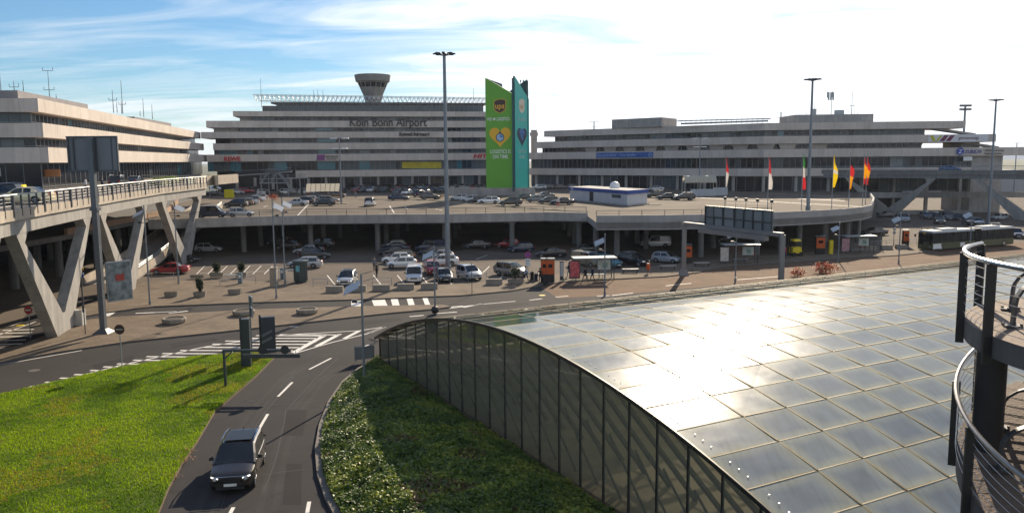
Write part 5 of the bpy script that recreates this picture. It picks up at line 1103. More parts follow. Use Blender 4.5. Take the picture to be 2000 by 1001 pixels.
    text('lettering', 'LOGISTICS IS', 1.25, WL, t, o+zz(299)+nf*.04, d, depth=.01, sx=.72, align='CENTER', bold=.02); text('lettering', 'ON TIME', 1.25, WL, t, o+zz(309)+nf*.04, d, depth=.01, sx=.78, align='CENTER', bold=.02)
    o = ps0+e2*ws*.48; PL = mat('banner_teal_pale', (.36, .62, .58), .5)
    shape('shield_emblem', o+zz(206), e2, ns, shield(1.4, 1.75), mat('banner_cream', (.62, .55, .42), .5), .02); text('lettering', 'ups', 1.7, mat('banner_tan', (.5, .3, .12), .5), t, o+zz(210)+ns*.04-e2*1.15, e2, depth=.01, sx=.9)
    text('lettering', 'WE LOGISTICS', 1.0, PL, t, o+zz(235)+ns*.04, e2, depth=.01, sx=.62, align='CENTER', bold=.02)
    shape('heart_emblem', o+zz(265), e2, ns, heart(2.6), IN, .03)
    GL_ = mat('banner_map_blue', (.04, .16, .42), .5)
    for (x, z, r_) in ((-.8, .8, .55), (.2, 1.0, .6), (.9, .5, .5), (-.2, -.2, .6), (.3, -.9, .4)): shape('map_patch', o+zz(263)+e2*x+Vector((0, 0, z)), e2, ns, [(r_*math.cos(q)*(1+.2*math.sin(3*q)), r_*math.sin(q)) for q in np.linspace(0, 2*math.pi, 11)[:-1]], GL_, .05)
    text('lettering', 'LOGISTICS IS', 1.1, PL, t, o+zz(298)+ns*.04, e2, depth=.01, sx=.64, align='CENTER', bold=.02); text('lettering', 'GLOBAL', 1.1, PL, t, o+zz(309)+ns*.04, e2, depth=.01, sx=.72, align='CENTER', bold=.02)
ad_tower()
# ------------------------------------------------------------------ tall lighting masts
def mast(loc, ztop, label, r0_=.30, r1_=.16, head='crown', group='tall lighting masts'):
    t = thing('lighting_mast', label, 'lighting mast', loc, 0, group); x, y, z = loc; h = ztop-z
    b = MB(); b.tube([(0, 0, 0), (0, 0, h*.5), (0, 0, h)], [r0_, (r0_+r1_)/2, r1_], 10); b.tube([(0, 0, 0), (0, 0, .8)], r0_*1.3, 10); b.build('pole', POLE, t, world=False, smooth=True)
    if head == 'crown':
        b = MB()
        for k in range(8):
            q = 2*math.pi*k/8; b.bar((.1*math.cos(q), .1*math.sin(q), h-.25), (1.1*math.cos(q), 1.1*math.sin(q), h-.05), .07, .07)
        b.tube([(0.55*math.cos(q), .55*math.sin(q), h-.12) for q in np.linspace(0, 2*math.pi, 17)], .04, 4); b.build('arms', STEELD, t, world=False)
        b = MB()
        for k in range(8):
            q = 2*math.pi*k/8; b.box((1.05*math.cos(q), 1.05*math.sin(q), h), (.75, .42, .16), rz=q, top=(.7, .7))
        b.build('lamp_heads', STEELD, t, world=False)
        b = MB(); b.lathe([(.2, h-.1), (.2, h+.1), (.05, h+.22)], (0, 0), 10); b.build('cap', STEELD, t, world=False)
    elif head == 'double':
        for dz_, w in ((0, 1.5), (-2.0, 1.2)):
            if head == 'double':
                b = MB(); b.bar((-w, 0, h+dz_-.1), (0, 0, h+dz_), .07, .07); b.bar((0, 0, h+dz_), (w, 0, h+dz_-.1), .07, .07); b.build('arms', POLE, t, world=False)
                b = MB()
                for s in (-1, 1): b.box((s*(w-.1), 0, h+dz_-.12), (.95, .5, .16), rz=0, top=(.8, .7)); b.box((s*(w-.7), -.3, h+dz_-.12), (.7, .4, .14), top=(.8, .7))
                b.build('lamp_heads', WHITE, t, world=False)
    else:
        b = MB()
        for zz_ in (0, -1.2):
            for k in range(5): b.box((-1.6+.8*k, -.15, h+zz_), (.6, .35, .55))
            b.bar((-1.9, 0, h+zz_-.35), (1.9, 0, h+zz_-.35), .1, .1)
        b.build('floodlights', STEELD, t, world=False)
    return t
g = G(875, 530); mast(g, zat(105, g[0], g[1]), 'tallest grey lighting mast, standing among the cars left of the green tower', .33, .19)
g = G(1578, 410, dz); mast(g, zat(155, g[0], g[1]), 'grey lighting mast on the deck edge beside the green white red flag')
g = G(1930, 441); mast(g, zat(195, g[0], g[1]), 'grey lighting mast near the right edge in front of the bridge')
g = G(667, 398, dz); mast(g, zat(269, g[0], g[1]), 'lamp post with two tiers of pale lamps beside the trolley shelter on the deck', .16, .09, 'double')
g = (*atY(1366, 360, 190)[:2], dz); mast(g, zat(269, g[0], g[1]), 'lamp post with pale lamps beside the rounded canopy on the deck', .16, .09, 'double')
g = (*atY(1880, 300, 262)[:2], 0); mast(g, zat(206, g[0], g[1]), 'reddish floodlight mast with two rows of lamps behind the right wing', .45, .3, 'flood')
g = (*atY(1523, 300, 300)[:2], 0); mast(g, zat(219, g[0], g[1]), 'distant lamp mast behind the right wing roof skylights', .3, .2, 'double')
g = (*atY(1160, 300, 300)[:2], 0); mast(g, zat(237, g[0], g[1]), 'distant lamp mast behind the left end of the right wing', .3, .2, 'double')
g = (*atY(1985, 300, 290)[:2], 0); mast(g, zat(279, g[0], g[1]), 'small distant lamp mast at the far right beyond the wing', .2, .15, 'double')
# ------------------------------------------------------------------ street lamps: slim pole with a tilted white reflector plate
REFL = mat('reflector_white', (.50, .52, .54), .5)
def lamp(u, v, vtop, label, side=-1, z=0.0, vpl=None):
    x, y, _ = G(u, v, z); h = zat(vtop, x, y)-z; t = thing('street_lamp', label, 'street lamp', (x, y, z), 0, 'reflector street lamps')
    b = MB(); b.tube([(0, 0, 0), (0, 0, h)], [.085, .06], 8); b.tube([(0, 0, 0), (0, 0, .5)], .12, 8); b.build('pole', POLE, t, world=False)
    b = MB(); s = side; zc = h-.95; q_ = [(s*.12, -.42, zc+.08), (s*.12, .42, zc+.48), (s*1.05, .42, zc+.05), (s*1.05, -.42, zc-.35)]; b.face(q_); b.face([(x_, y_, z_+.04) for x_, y_, z_ in q_][::-1]); b.bar((0, 0, zc+.3), (s*.2, 0, zc+.28), .06, .06); b.build('reflector', REFL, t, world=False)
    b = MB(); b.box((s*.45, 0, zc-.75), (.3, .22, .2)); b.bar((0, 0, zc-.8), (s*.35, 0, zc-.78), .05, .05); b.build('spotlight', STEELD, t, world=False)
lamp(540, 585, 388, 'reflector street lamp on the pavement left of the barrier hut', 1); lamp(557, 553, 385, 'reflector street lamp just behind the hut, second from the left pair', 1)
lamp(712, 757, 534, 'nearest reflector street lamp, at the top of the ivy bank', -1); lamp(850, 613, 480, 'reflector street lamp with a dark ball foot where the island ends', -1)
lamp(1181, 578, 456, 'reflector street lamp in front of the bus shelter', -1); lamp(1436, 550, 443, 'reflector street lamp in front of the sign gantry', -1); lamp(1637, 510, 434, 'reflector street lamp in the shade of the curved deck', -1)
lamp(1755, 516, 416, 'reflector street lamp by the orange ticket machine on the right', -1); lamp(1893, 505, 408, 'reflector street lamp in front of the articulated bus', -1)
lamp(293, 597, 400, 'reflector street lamp between the second bridge pier and the plants', -1); lamp(349, 556, 392, 'reflector street lamp beside the dark red car', 1); lamp(410, 385, 362, 'small reflector lamp at the far left deck entrance', 1, dz); lamp(424, 382, 360, 'second small reflector lamp at the far left deck entrance', 1, dz)
b = MB(); g = G(850, 613); b.lathe([(.02, .05), (.28, .12), (.4, .4), (.28, .68), (.02, .78)], g[:2], 14); tag(b.build('bollard', mat('bollard_black', (.015, .015, .015), .5), smooth=True), 'round black bollard at the foot of the lamp on the island tip', 'bollard')
# ------------------------------------------------------------------ flags on the deck edge
def flag(u, v, vt, vb, bands, label, w=.95):
    x, y, _ = G(u, v, dz); zt = zat(vt, x, y); zb_ = zat(vb, x, y); t = thing('flagpole', label, 'flag', (x, y, dz), 0, 'flags on poles along the deck edge')
    b = MB(); b.tube([(0, 0, 0), (0, 0, zt-dz+.3)], [.07, .045], 8); b.lathe([(.07, zt-dz+.3), (.07, zt-dz+.42)], (0, 0), 8); b.build('pole', STEEL, t, world=False)
    b = MB(); nz, nx = 28, 9; h = zt-zb_; i0 = 0; ms = []; ph = random.random()*6
    for r_ in range(nz+1):
        f = r_/nz
        for c in range(nx+1):
            e = c/nx; drop = e*(.9-.5*f)*1.2; wd = w*(.25+.75*min(1, f*2.4))*(1-.25*max(0, f-.75)*4)
            b.v.append((.08+e*wd*(.58+.16*math.sin(f*5+ph)), .16*math.sin(e*9+f*5+ph)*min(1, e*3), zt-dz-h*f-drop*(1-f)*.9))
    for r_ in range(nz):
        f = (r_+.5)/nz; mi = 0
        for k, (lim, _) in enumerate(bands):
            if f <= lim: mi = k; break
        for c in range(nx): i = r_*(nx+1)+c; b.f.append((i, i+1, i+nx+2, i+nx+1)); b.m.append(mi); b.uv.append(None)
    b.build('flag_cloth', [m for _, m in bands], t, smooth=True, world=False)
fm = lambda n, c: mat('flag_'+n, c, .8, trans=.4)
FR, FW, FG, FY, FK, FO = fm('red', (.62, .03, .035)), fm('white', (.68, .64, .62)), fm('green', (.06, .30, .05)), fm('yellow', (.85, .62, .01)), fm('black', (.02, .02, .02)), fm('gold', (.85, .40, .01))
flag(1416, 402, 300, 365, [(.52, FR), (1, FW)], 'slim red over white flag, leftmost of the row on the deck edge', .55); flag(1499, 406, 304, 370, [(.50, FR), (1, FW)], 'broad red over white flag, second of the row on the deck edge', 1.0)
flag(1565, 409, 300, 370, [(.34, FG), (.66, FW), (1, FR)], 'green, white and red flag hanging beside the lighting mast', .9); flag(1624, 408, 299, 366, [(.48, FY), (.56, FW), (1, FY)], 'yellow flag with a small dark mark on the deck edge', .95)
flag(1657, 405, 303, 369, [(.30, FK), (.62, FR), (1, FO)], 'black, red and gold flag on the deck edge', .9); flag(1684, 401, 304, 360, [(.28, FR), (.8, FO), (1, FR)], 'red and gold flag, left of the rightmost pair', .85); flag(1690, 399, 304, 361, [(.45, FR), (.75, FO), (1, FR)], 'dark red and gold flag at the very end of the row', .8)
# ------------------------------------------------------------------ pavilion and shelters on the deck
t = thing('pavilion', 'white flat roofed pavilion with a blue band and a white roof dome', 'pavilion', (*G(1225, 401, dz)[:2], dz))
pc, pl_, pr_ = G(1225, 402, dz)[:2], G(1113, 391, dz)[:2], G(1264, 398, dz)[:2]; pk_ = (pl_[0]+pr_[0]-pc[0], pl_[1]+pr_[1]-pc[1]); quad = [pl_, pc, pr_, pk_]; cen = (sum(p[0] for p in quad)/4, sum(p[1] for p in quad)/4); grow = lambda s: [(cen[0]+(p[0]-cen[0])*s, cen[1]+(p[1]-cen[1])*s) for p in quad]
b = MB(); b.prism(grow(1.0), dz+.2, dz+2.15); b.build('wall', mat('pavilion_white', (.52, .53, .56), .55, var=.08, vscale=.6, streak=.1), t)
b = MB(); b.prism(grow(1.05), dz, dz+.25); b.build('plinth', CONC2, t)
b = MB(); b.prism(grow(1.03), dz+2.15, dz+2.85, 0, 1); b.build('roof', [mat('pavilion_blue', (.01, .06, .30), .4), mat('roof_gravel', (.4, .4, .4), .9)], t)
dd = (Vector(pc)-Vector(pl_)).normalized(); nn = Vector((dd.y, -dd.x)); dl = math.dist(pl_, pc)
b = MB(); p = Vector(pl_)+dd*dl*.38+nn*.03; b.bar((p.x, p.y, dz+1.2), (p.x+dd.x*1.5, p.y+dd.y*1.5, dz+1.2), .1, 1.85); b.build('doorway', DARKIN, t)
b = MB(); p = Vector(pl_)+dd*dl*.76+nn*.03; b.bar((p.x, p.y, dz+1.65), (p.x+dd.x*3.4, p.y+dd.y*3.4, dz+1.65), .1, .6); b.build('window', GMID, t)
text('lettering', 'Info', .6, WHITE, t, (pl_[0]+dd.x*1.2+nn.x*.3, pl_[1]+dd.y*1.2+nn.y*.3, dz+2.28), (dd.x, dd.y, 0), depth=.02)
b = MB(); c = (cen[0]+1.5, cen[1]-1.0); b.lathe([(1.0, dz+2.8), (1.0, dz+3.4), (.85, dz+3.8), (.5, dz+4.05), (.05, dz+4.15)], c, 16); b.build('roof_dome', WHITE, t, smooth=True)
t = thing('trolley_shelter', 'pale panelled trolley shelter on posts at the left of the deck', 'shelter', (*G(630, 392, dz)[:2], dz)); Ys = G(630, 392, dz)[1]
p0, p1 = atY(597, 374, Ys), atY(663, 374, Ys); b = MB(); n = 7; CR = mat('shelter_panel_cream', (.62, .58, .48), .5, trans=.35)
for k in range(n):
    xa = p0[0]+(p1[0]-p0[0])*k/n+.04; xb = p0[0]+(p1[0]-p0[0])*(k+1)/n-.04; b.face([(xa, Ys, p0[2]), (xb, Ys, p0[2]), (xb, Ys+.9, p0[2]+1.7), (xa, Ys+.9, p0[2]+1.7)])
b.build('roof_panels', CR, t); b = MB()
for k in range(n+1): x = p0[0]+(p1[0]-p0[0])*k/n; b.bar((x, Ys-.02, p0[2]), (x, Ys+.88, p0[2]+1.72), .09, .06)
for x in (p0[0], (p0[0]+p1[0])/2, p1[0]): b.tube([(x, Ys+.5, dz), (x, Ys+.5, p0[2]+.9)], .06, 6)
b.build('frame', STEELD, t)
t = thing('rounded_canopy', 'cream barrel shaped canopy on posts on the right of the deck', 'shelter', (*atY(1370, 372, 186)[:2], dz)); p0, p1 = atY(1338, 357, 186), atY(1400, 357, 186); b = MB(); fr = MB()
for k in range(12):
    xa, xb = p0[0]+(p1[0]-p0[0])*k/12, p0[0]+(p1[0]-p0[0])*(k+1)/12; pts = [(186+1.6-1.6*math.cos(q), p0[2]+1.65*math.sin(q)) for q in np.linspace(0, math.pi, 9)]
    for (ya, za), (yb, zb__) in zip(pts, pts[1:]): b.face([(xa, ya, za), (xb, ya, za), (xb, yb, zb__), (xa, yb, zb__)])
    fr.tube([(xa, y_, z_) for y_, z_ in pts], .05, 4)
b.build('canopy_shell', CR, t)
for x in (p0[0], p1[0], (p0[0]+p1[0])/2):
    for y in (186.1, 189.1): fr.tube([(x, y, dz), (x, y, p0[2])], .07, 6)
fr.build('frame', mat('canopy_rib', (.5, .45, .34), .5), t)
b = MB(); x, y, _ = atY(1372, 372, 184); b.box((x, y, dz+.8), (5.5, .25, 1.6)); b.box((x+4.3, y+.5, dz+1.0), (3.2, .25, 1.8)); tag(b.build('site_fence', mat('fence_pale', (.42, .44, .47), .6, var=.2, vscale=.8)), 'pale solid fence panels below the rounded canopy', 'fence')
b = MB(); x, y, _ = G(448, 386, dz); b.box((x, y, dz+1.0), (2.0, 1.4, 2.0), top=(.95, .95)); b.box((x, y-.72, dz+1.4), (1.4, .05, .5)); tag(b.build('parking_booth', mat('booth_yellow', (.62, .55, .01), .5)), 'bright yellow box beside the ramp at the far left of the deck', 'booth')
# open steel stair against the terminal front
t = thing('outside_stair', 'open grey steel stair and gantry in front of the terminal', 'stair', (*atY(548, 370, 205)[:2], dz)); b = MB(); Yq = 205
pt = lambda u, v: atY(u, v, Yq)
for (u0_, v0_, u1_, v1_) in ((512, 356, 524, 337), (524, 337, 540, 337), (540, 337, 531, 357), (544, 338, 560, 356), (560, 356, 566, 368), (508, 357, 563, 357), (570, 335, 460, 343), (508, 350, 600, 347)):
    a_, c_ = pt(u0_, v0_), pt(u1_, v1_); b.bar(a_, c_, 1.3, .3)
    b.tube([(a_[0], Yq-.7, a_[2]+1), (c_[0], Yq-.7, c_[2]+1)], .05, 4); b.tube([(a_[0], Yq-.7, a_[2]+.55), (c_[0], Yq-.7, c_[2]+.55)], .035, 4)
for u in (509, 524, 540, 562, 585): x, _, z = pt(u, 340); b.tube([(x, Yq, dz), (x, Yq, z)], .12, 6)
b.build('flights', STEEL, t)
# ------------------------------------------------------------------ bushes, plants and planters
def shrub(loc, rx, rz_, n, mats_, label, grp=None, name='shrub', size=.16, shape='oval', stem=True):
    x, y, z = loc; t = thing(name, label, name, loc, 0, grp); P = []
    while len(P) < n:
        p = rng.normal(0, .5, 3); f = (p[2]+1)/2
        if np.linalg.norm(p) > 1.15: continue
        k = 1.0 if shape == 'oval' else (1.15-.75*f if shape == 'cone' else .7+.5*f)
        P.append((p[0]*rx*k, p[1]*rx*k, rz_*(1+p[2])*.95))
    P = np.array(P); P += rng.normal(0, .04, P.shape); cards('foliage', P, size, mats_, t, tilt=1.0, aspect=.6, world=False)
    if stem: b = MB(); b.tube([(0, 0, -.1), (.02, 0, rz_*.7), (0, .03, rz_*1.4)], [.05, .035, .015], 6); [b.tube([(0, 0, rz_*.4), (rx*.5*math.cos(q), rx*.5*math.sin(q), rz_*1.1)], .018, 4) for q in (0, 2, 4)]; b.build('stem', mat('bark', (.08, .055, .035), .9), t, world=False)
    return t
EV = [mat('conifer_dark', (.018, .035, .016), .7, trans=.15), mat('conifer_mid', (.035, .06, .022), .7, trans=.2)]
RD = [mat('autumn_red', (.42, .05, .02), .6, trans=.35), mat('autumn_dark_red', (.22, .03, .02), .6, trans=.3), mat('autumn_orange', (.50, .16, .03), .6, trans=.35)]
OL = [mat('bush_olive', (.14, .11, .025), .7, trans=.3), mat('bush_brown', (.20, .09, .03), .7, trans=.3), EV[1]]
PLC = mat('planter_concrete', (.27, .24, .20), .9, var=.2, vscale=3, streak=.15)
SOIL = mat('planter_soil', (.05, .035, .025), .95, var=.4, vscale=8)
def box_planter(u, v, label, L_=1.5, plant=None, rz=0.05, W_=.6, h=.5):
    x, y, _ = G(u, v); y += W_/2; t = thing('planter_box', label, 'planter', (x, y, .13), rz, 'rectangular concrete planters and blocks'); b = MB(); b.box((0, 0, h/2), (L_*.86, W_*.8, h), top=(1.16, 1.2)); b.build('trough', PLC, t, world=False); b = MB(); b.box((0, 0, h), (L_*.9, W_*.8, .04)); b.build('soil', SOIL, t, world=False)
    if plant: shrub((x, y, .13+h), plant[0], plant[1], plant[2]*3, EV, plant[3], None, 'conifer', .17, plant[4] if len(plant) > 4 else 'vase')
box_planter(422, 543, 'concrete planter holding the left dark conifer behind the pavement', 1.7, (.48, .72, 420, 'dark conifer in a trough, upper left of the plaza plants')); box_planter(470, 543, 'concrete planter holding the conifer beside the barrier machine', 1.4, (.45, .70, 380, 'dark conifer in a trough beside the barrier machine')); box_planter(389, 582, 'concrete planter holding the slim conifer near the kerb', 1.3, (.36, .78, 380, 'slim dark conifer in the trough nearest the kerb')); box_planter(333, 582, 'empty concrete planter between the lamp and the slim conifer', 1.4)
box_planter(457, 577, 'empty concrete planter right of the slim conifer', 1.4); box_planter(384, 545, 'empty low concrete planter left of the upper conifers', 1.7, None, 0, .5, .35); box_planter(1007, 556, 'concrete planter with a spiky dark plant beside the man with luggage', 1.9, (.62, .85, 300, 'spiky dark plant in a trough beside the man with luggage', 'vase'))
for i, (u, v) in enumerate([(653, 573), (698, 571.5), (744, 570), (792, 568), (838, 567), (965, 558)]):
    x, y, _ = G(u, v); y += .3; b = MB(); b.box((0, 0, .32), (1.85, .6, .64), top=(.97, .85)); o = b.build('concrete_block', PLC); o.location = (x, y, .13); o.rotation_euler = (0, 0, .03*i-.05)
    tag(o, ['long concrete block in front of the silver off-roader', 'long concrete block beside the nearest street lamp plate', 'long concrete block between the street lamp and the white van', 'long concrete block in front of the white van', 'long concrete block in front of the dark hatchback', 'long concrete block left of the spiky planter'][i], 'concrete block', 'concrete blocks along the car park edge')
for i, u in enumerate((1702, 1733, 1762)):
    x, y, _ = G(u, 490-i*1.2); b = MB(); b.box((0, 0, .32), (1.7, .6, .64), top=(.97, .85)); o = b.build('concrete_block', PLC); o.location = (x, y+.3, .13); tag(o, ('left', 'middle', 'right')[i]+' concrete block of three by the right orange ticket machine', 'concrete block', 'concrete blocks by the bus stop')
def ring_planter(u, v, label, r_=1.0):
    x, y, _ = G(u, v); y += r_*.9; t = thing('round_planter', label, 'planter', (x, y, .13), 0, 'round concrete planters on the island'); b = MB(); b.lathe([(r_*.86, 0), (r_*.98, .12), (r_*1.02, .34), (r_*.96, .46), (r_*.82, .46), (r_*.80, .36), (.02, .35)], (0, 0), 12); b.build('ring', PLC, t, world=False); b = MB(); b.lathe([(r_*.8, .36), (r_*.4, .40), (.02, .42)], (0, 0), 12); b.build('soil', SOIL, t, world=False)
ring_planter(332, 637, 'round concrete planter nearest the billboard post'); ring_planter(470, 621, 'round concrete planter behind the small road sign'); ring_planter(595, 618, 'round concrete planter standing alone on the right of the island', .98)
for u, v, rx_, h_, n, l in [(1558, 542, 1.0, .55, 500, 'smaller red shrub beside the gantry post'), (1612, 536, 1.55, .75, 1100, 'large bright red shrub behind the glass roof')]:
    x, y, _ = G(u, v-2); shrub((x, y, 0.02), rx_, h_, n, RD, l, 'red autumn shrubs', 'shrub', .2, 'oval')
for i, (u, v, c, rx_, h_, l) in enumerate([(513, 392, OL, 1.0, .7, 'olive bush behind the diagonal car row'), (535, 391, RD, 1.1, .75, 'red brown bush on the deck near the outside stair'), (735, 377, OL, .9, .7, 'orange bush in the far car rows'), (760, 378, EV, .45, 1.3, 'slim dark conifer in the far car rows'), (590, 380, EV, .6, 1.2, 'dark conifer left of the trolley shelter'), (858, 388, OL, 1.3, .6, 'low brown bush beside the dark off-roader near the mast'), (662, 385, RD, .6, .8, 'red bush at the right post of the trolley shelter'), (603, 383, RD, .8, .5, 'low red bush left of the trolley shelter'), (545, 384, EV, .5, 1.1, 'dark shrub at the foot of the outside stair')]):
    x, y, _ = G(u, v, dz); shrub((x, y, dz), rx_, h_, 260, c, l, 'bushes on the upper deck', 'shrub', .25)
# clipped hedge on the left bridge
p0, p1 = (-52.5, 118, 10.65), (-58, 138, 10.65); P = []; hx = Vector(p1)-Vector(p0); hn = Vector((hx.y, -hx.x, 0)).normalized()
b = MB(); a_ = Vector(p0); c_ = Vector(p1); b.bar((a_.x, a_.y, 11.0), (c_.x, c_.y, 11.0), 1.6, .7); hd_ = tag(b.build('hedge', EV[1]), 'bright green clipped hedge at the end of the left bridge', 'hedge')
Q = np.array([tuple(a_+hx*f+hn*w_+Vector((0, 0, zz_))) for f, w_, zz_ in zip(rng.random(2600), rng.uniform(-.95, .95, 2600), rng.uniform(.3, 1.05, 2600)*1.0)]); cards('foliage', Q, .16, [mat('hedge_light', (.20, .28, .02), .6, trans=.35), mat('hedge_mid', (.11, .18, .02), .6, trans=.3)], hd_)
# ------------------------------------------------------------------ signs, gantries, shelters
# big sign seen from behind on its post, with a poster case lower down the post
g = G(203, 652); px_, py_ = g[0], g[1]; zt = zat(268, px_, py_)
t = thing('billboard_post', 'tall dark post carrying a large sign seen from behind beside the left bridge', 'sign', (px_, py_, .13))
b = MB(); b.box((px_, py_, zt/2), (.42, .42, zt)); b.box((px_, py_, .3), (1.3, 1.3, .35), top=(.4, .4)); b.box((px_, py_, zat(408, px_, py_)), (.62, .62, .25)); b.build('post', mat('post_blue_grey', (.10, .115, .135), .45, .2, var=.15, vscale=1), t)
w_ = 4.05; z1, z0 = zat(266, px_, py_), zat(335, px_, py_); b = MB(); b.box((px_+.02, py_+.33, (z0+z1)/2), (w_, .14, z1-z0), rz=-.03); b.build('sign_panel', mat('sign_back_grey', (.15, .165, .185), .5, .2, var=.1, vscale=.6), t)
b = MB()
for x in (-1.98, -1.55, -.3, .3, 1.55, 1.98): b.box((px_+x, py_+.24, (z0+z1)/2), (.12, .10, z1-z0))
for z in (z0+.05, z1-.05): b.box((px_, py_+.22, z), (w_+.06, .14, .14))
b.build('sign_frame', mat('sign_frame_grey', (.07, .08, .095), .5, .2), t)
a0, a1 = zat(512, px_+1, py_), zat(590, px_+1, py_)
t = thing('poster_case', 'glazed poster case fixed low on the billboard post', 'poster', (px_+.9, py_, 2)); b = MB(); b.box((px_+1.12, py_+.85, (a0+a1)/2), (.16, 2.1, a0-a1), rz=-.62+.0); b.build('case', STEEL, t)
pm = mat('poster_print', (.16, .19, .20), .25, var=.8, vscale=1.6); b = MB(); b.box((px_+1.20, py_+.79, (a0+a1)/2), (.05, 1.95, a0-a1-.2), rz=-.62); b.build('poster', pm, t); b = MB(); b.box((px_+1.235, py_+.80, (a0+a1)/2+.3), (.02, .75, .55), rz=-.62); b.build('poster_red_area', mat('poster_red', (.30, .04, .03), .4, var=.4, vscale=5), t)
def round_sign(u, v, vt, label, back=False, kind='no_entry', r_=.32, rz=0.0):
    x, y, _ = G(u, v); h = zat(vt, x, y); t = thing('road_sign', label, 'road sign', (x, y, 0), rz); b = MB(); b.tube([(0, 0, 0), (0, 0, h)], .035, 6); b.build('pole', STEEL, t, world=False)
    disc = lambda rr, yy: [(rr*math.cos(q), yy, h-r_+rr*math.sin(q)) for q in np.linspace(0, 2*math.pi, 25)[:-1]]
    b = MB(); b.face(disc(r_, -.05), 0); b.face(disc(r_, -.02)[::-1], 1); b.build('disc', [mat('sign_signal_red', (.55, .03, .03), .4) if not back else mat('sign_back_dark', (.045, .02, .025), .5), STEELD], t, world=False)
    if not back: b = MB(); b.box((0, -.06, h-r_), (r_*1.4, .012, r_*.36)); b.build('white_bar', WHITE, t, world=False)
    else: b = MB(); b.box((0, -.06, h-r_), (r_*1.3, .012, r_*.25)); b.build('fixing_bar', STEEL, t, world=False)
    return t
round_sign(60, 660, 597, 'red no entry sign with a white bar left of the first bridge pier', r_=.33); round_sign(239, 722, 633, 'dark round sign seen from behind at the edge of the lawn', True, r_=.34)
# small direction sign and two dark totems with the height bar on the lawn
g = G(492, 690); x, y = g[:2]; t = thing('direction_sign', 'slim post with two stacked sign plates seen edge-on by the totems', 'sign', (x, y, .1)); h = zat(577, x, y); b = MB(); b.tube([(x, y, 0), (x, y, h)], .06, 8); b.build('pole', POLE, t)
for z in (h-.38, h-1.2): b = MB(); b.box((x+.16, y-.1, z), (.08, 1.0, .7), rz=.45); b.build('plate', STEEL, t)
TOT = mat('totem_dark', (.045, .055, .07), .35, .2)
for u, v, vt, wx__, rz_, lab in [(484, 716, 622, .50, .1, 'left dark blue totem on the lawn, its narrow side showing'), (526, 690, 618, .95, .35, 'right black totem on the lawn with a slanted top')]:
    x, y, _ = G(u, v, .1); h = zat(vt, x, y); t = thing('totem', lab, 'totem', (x, y, .1), 0, 'dark totems on the lawn'); b = MB(); b.box((x, y, h/2+.1), (wx__, .38, h-.2), rz=rz_); b.build('body', TOT, t); b = MB(); b.tube([(x-wx__*.5-.08, y-.1, 0), (x-wx__*.5-.08, y-.1, h+.15)], .08, 8); b.build('post', TOT, t)
    if wx__ > .6:
        b = MB(); [b.bar((x-.40, y-.36, z_), (x+.30, y-.12, z_+.35), .02, .16) for z_ in (h*.35, h*.52)]; b.build('stripe', mat('totem_stripe', (.14, .16, .16), .5), t)
x, y, _ = G(441, 755, .1); h = zat(684, x, y); t = thing('height_barrier', 'height restriction bar on a post reaching over the slip road', 'height barrier', (x, y, .1)); L_ = 155*y/F; b = MB(); b.box((x, y, h/2), (.14, .14, h)); b.bar((x+.05, y, h-.5), (x+.5, y, h-.08), .08, .08); b.build('post', TOT, t)
b = MB(); b.bar((x-.08, y, h), (x+L_*.86, y, h-.02), .13, .13); b.build('arm', TOT, t); b = MB(); hb = zat(695, x, y); b.box((x+L_*.61, y-.05, hb), (L_*.74, .09, .24)); b.build('hanging_bar', STEELD, t); b = MB(); [b.tube([(x+L_*f, y, h), (x+L_*f, y, hb)], .015, 4) for f in (.3, .6, .92)]; b.build('chains', STEELD, t)
for f in (.50, .79):
    b = MB(); cx__, cz_ = x+L_*f, h+.04; b.face([(cx__+.27*math.cos(q), y-.10, cz_+.27*math.sin(q)) for q in np.linspace(0, 2*math.pi, 21)[:-1]]); b.face([(cx__+.27*math.cos(q), y-.08, cz_+.27*math.sin(q)) for q in np.linspace(0, 2*math.pi, 21)[:-1]][::-1]); b.build('round_plate', mat('plate_back', (.03, .032, .038), .5), t)
# sign gantry over the brick lane
pA = G(1335, 537)[:2]; pB = (27.4, 80.5); hz_ = 6.25; t = thing('sign_gantry', 'grey sign gantry over the brick lane, its big sign seen from behind', 'sign gantry', (*pA, 0)); GY = mat('gantry_grey', (.24, .225, .215), .6, .1, var=.12, vscale=1)
for p in (pA, pB): b = MB(); b.box((p[0], p[1], hz_/2), (.48, .48, hz_)); b.box((p[0], p[1], .35), (1.2, 1.2, .7), top=(.45, .45)); b.build('post', GY, t)
b = MB(); b.bar((*pA, hz_), (*pB, hz_), .5, .42); b.build('beam', GY, t)
dG = (Vector(pB)-Vector(pA)).normalized(); nG = Vector((dG.y, -dG.x)); LG = math.dist(pA, pB); 
if nG.y > 0: nG = -nG
q = lambda f, off, z: (pA[0]+dG.x*LG*f+nG.x*off, pA[1]+dG.y*LG*f+nG.y*off, z)
b = MB(); b.bar(q(.22, -.35, 7.35), q(.89, -.35, 7.35), .15, 2.5); b.build('sign_back', mat('sign_back_slate', (.17, .20, .215), .5, .2, var=.12, vscale=.6), t)
b = MB(); [b.bar(q(f, -.2, 7.3), q(f+.008, -.2, 7.3), .12, 2.5) for f in (.22, .315, .41, .53, .62, .71, .80, .885)]; [b.bar(q(.22, -.2, z_), q(.89, -.2, z_), .10, .10) for z_ in (6.15, 7.3, 8.55)]; b.build('sign_frame', mat('sign_frame_slate', (.05, .06, .07), .5, .2), t)
each('plate', [MB().bar(q(f, -.22, z_), q(f+.085, -.22, z_), .08, .95) for f, z_ in ((.32, 7.95), (.435, 7.95), (.44, 6.75), (.725, 7.9), (.33, 6.7))], mat('plate_slate', (.22, .245, .26), .5, .1), t)
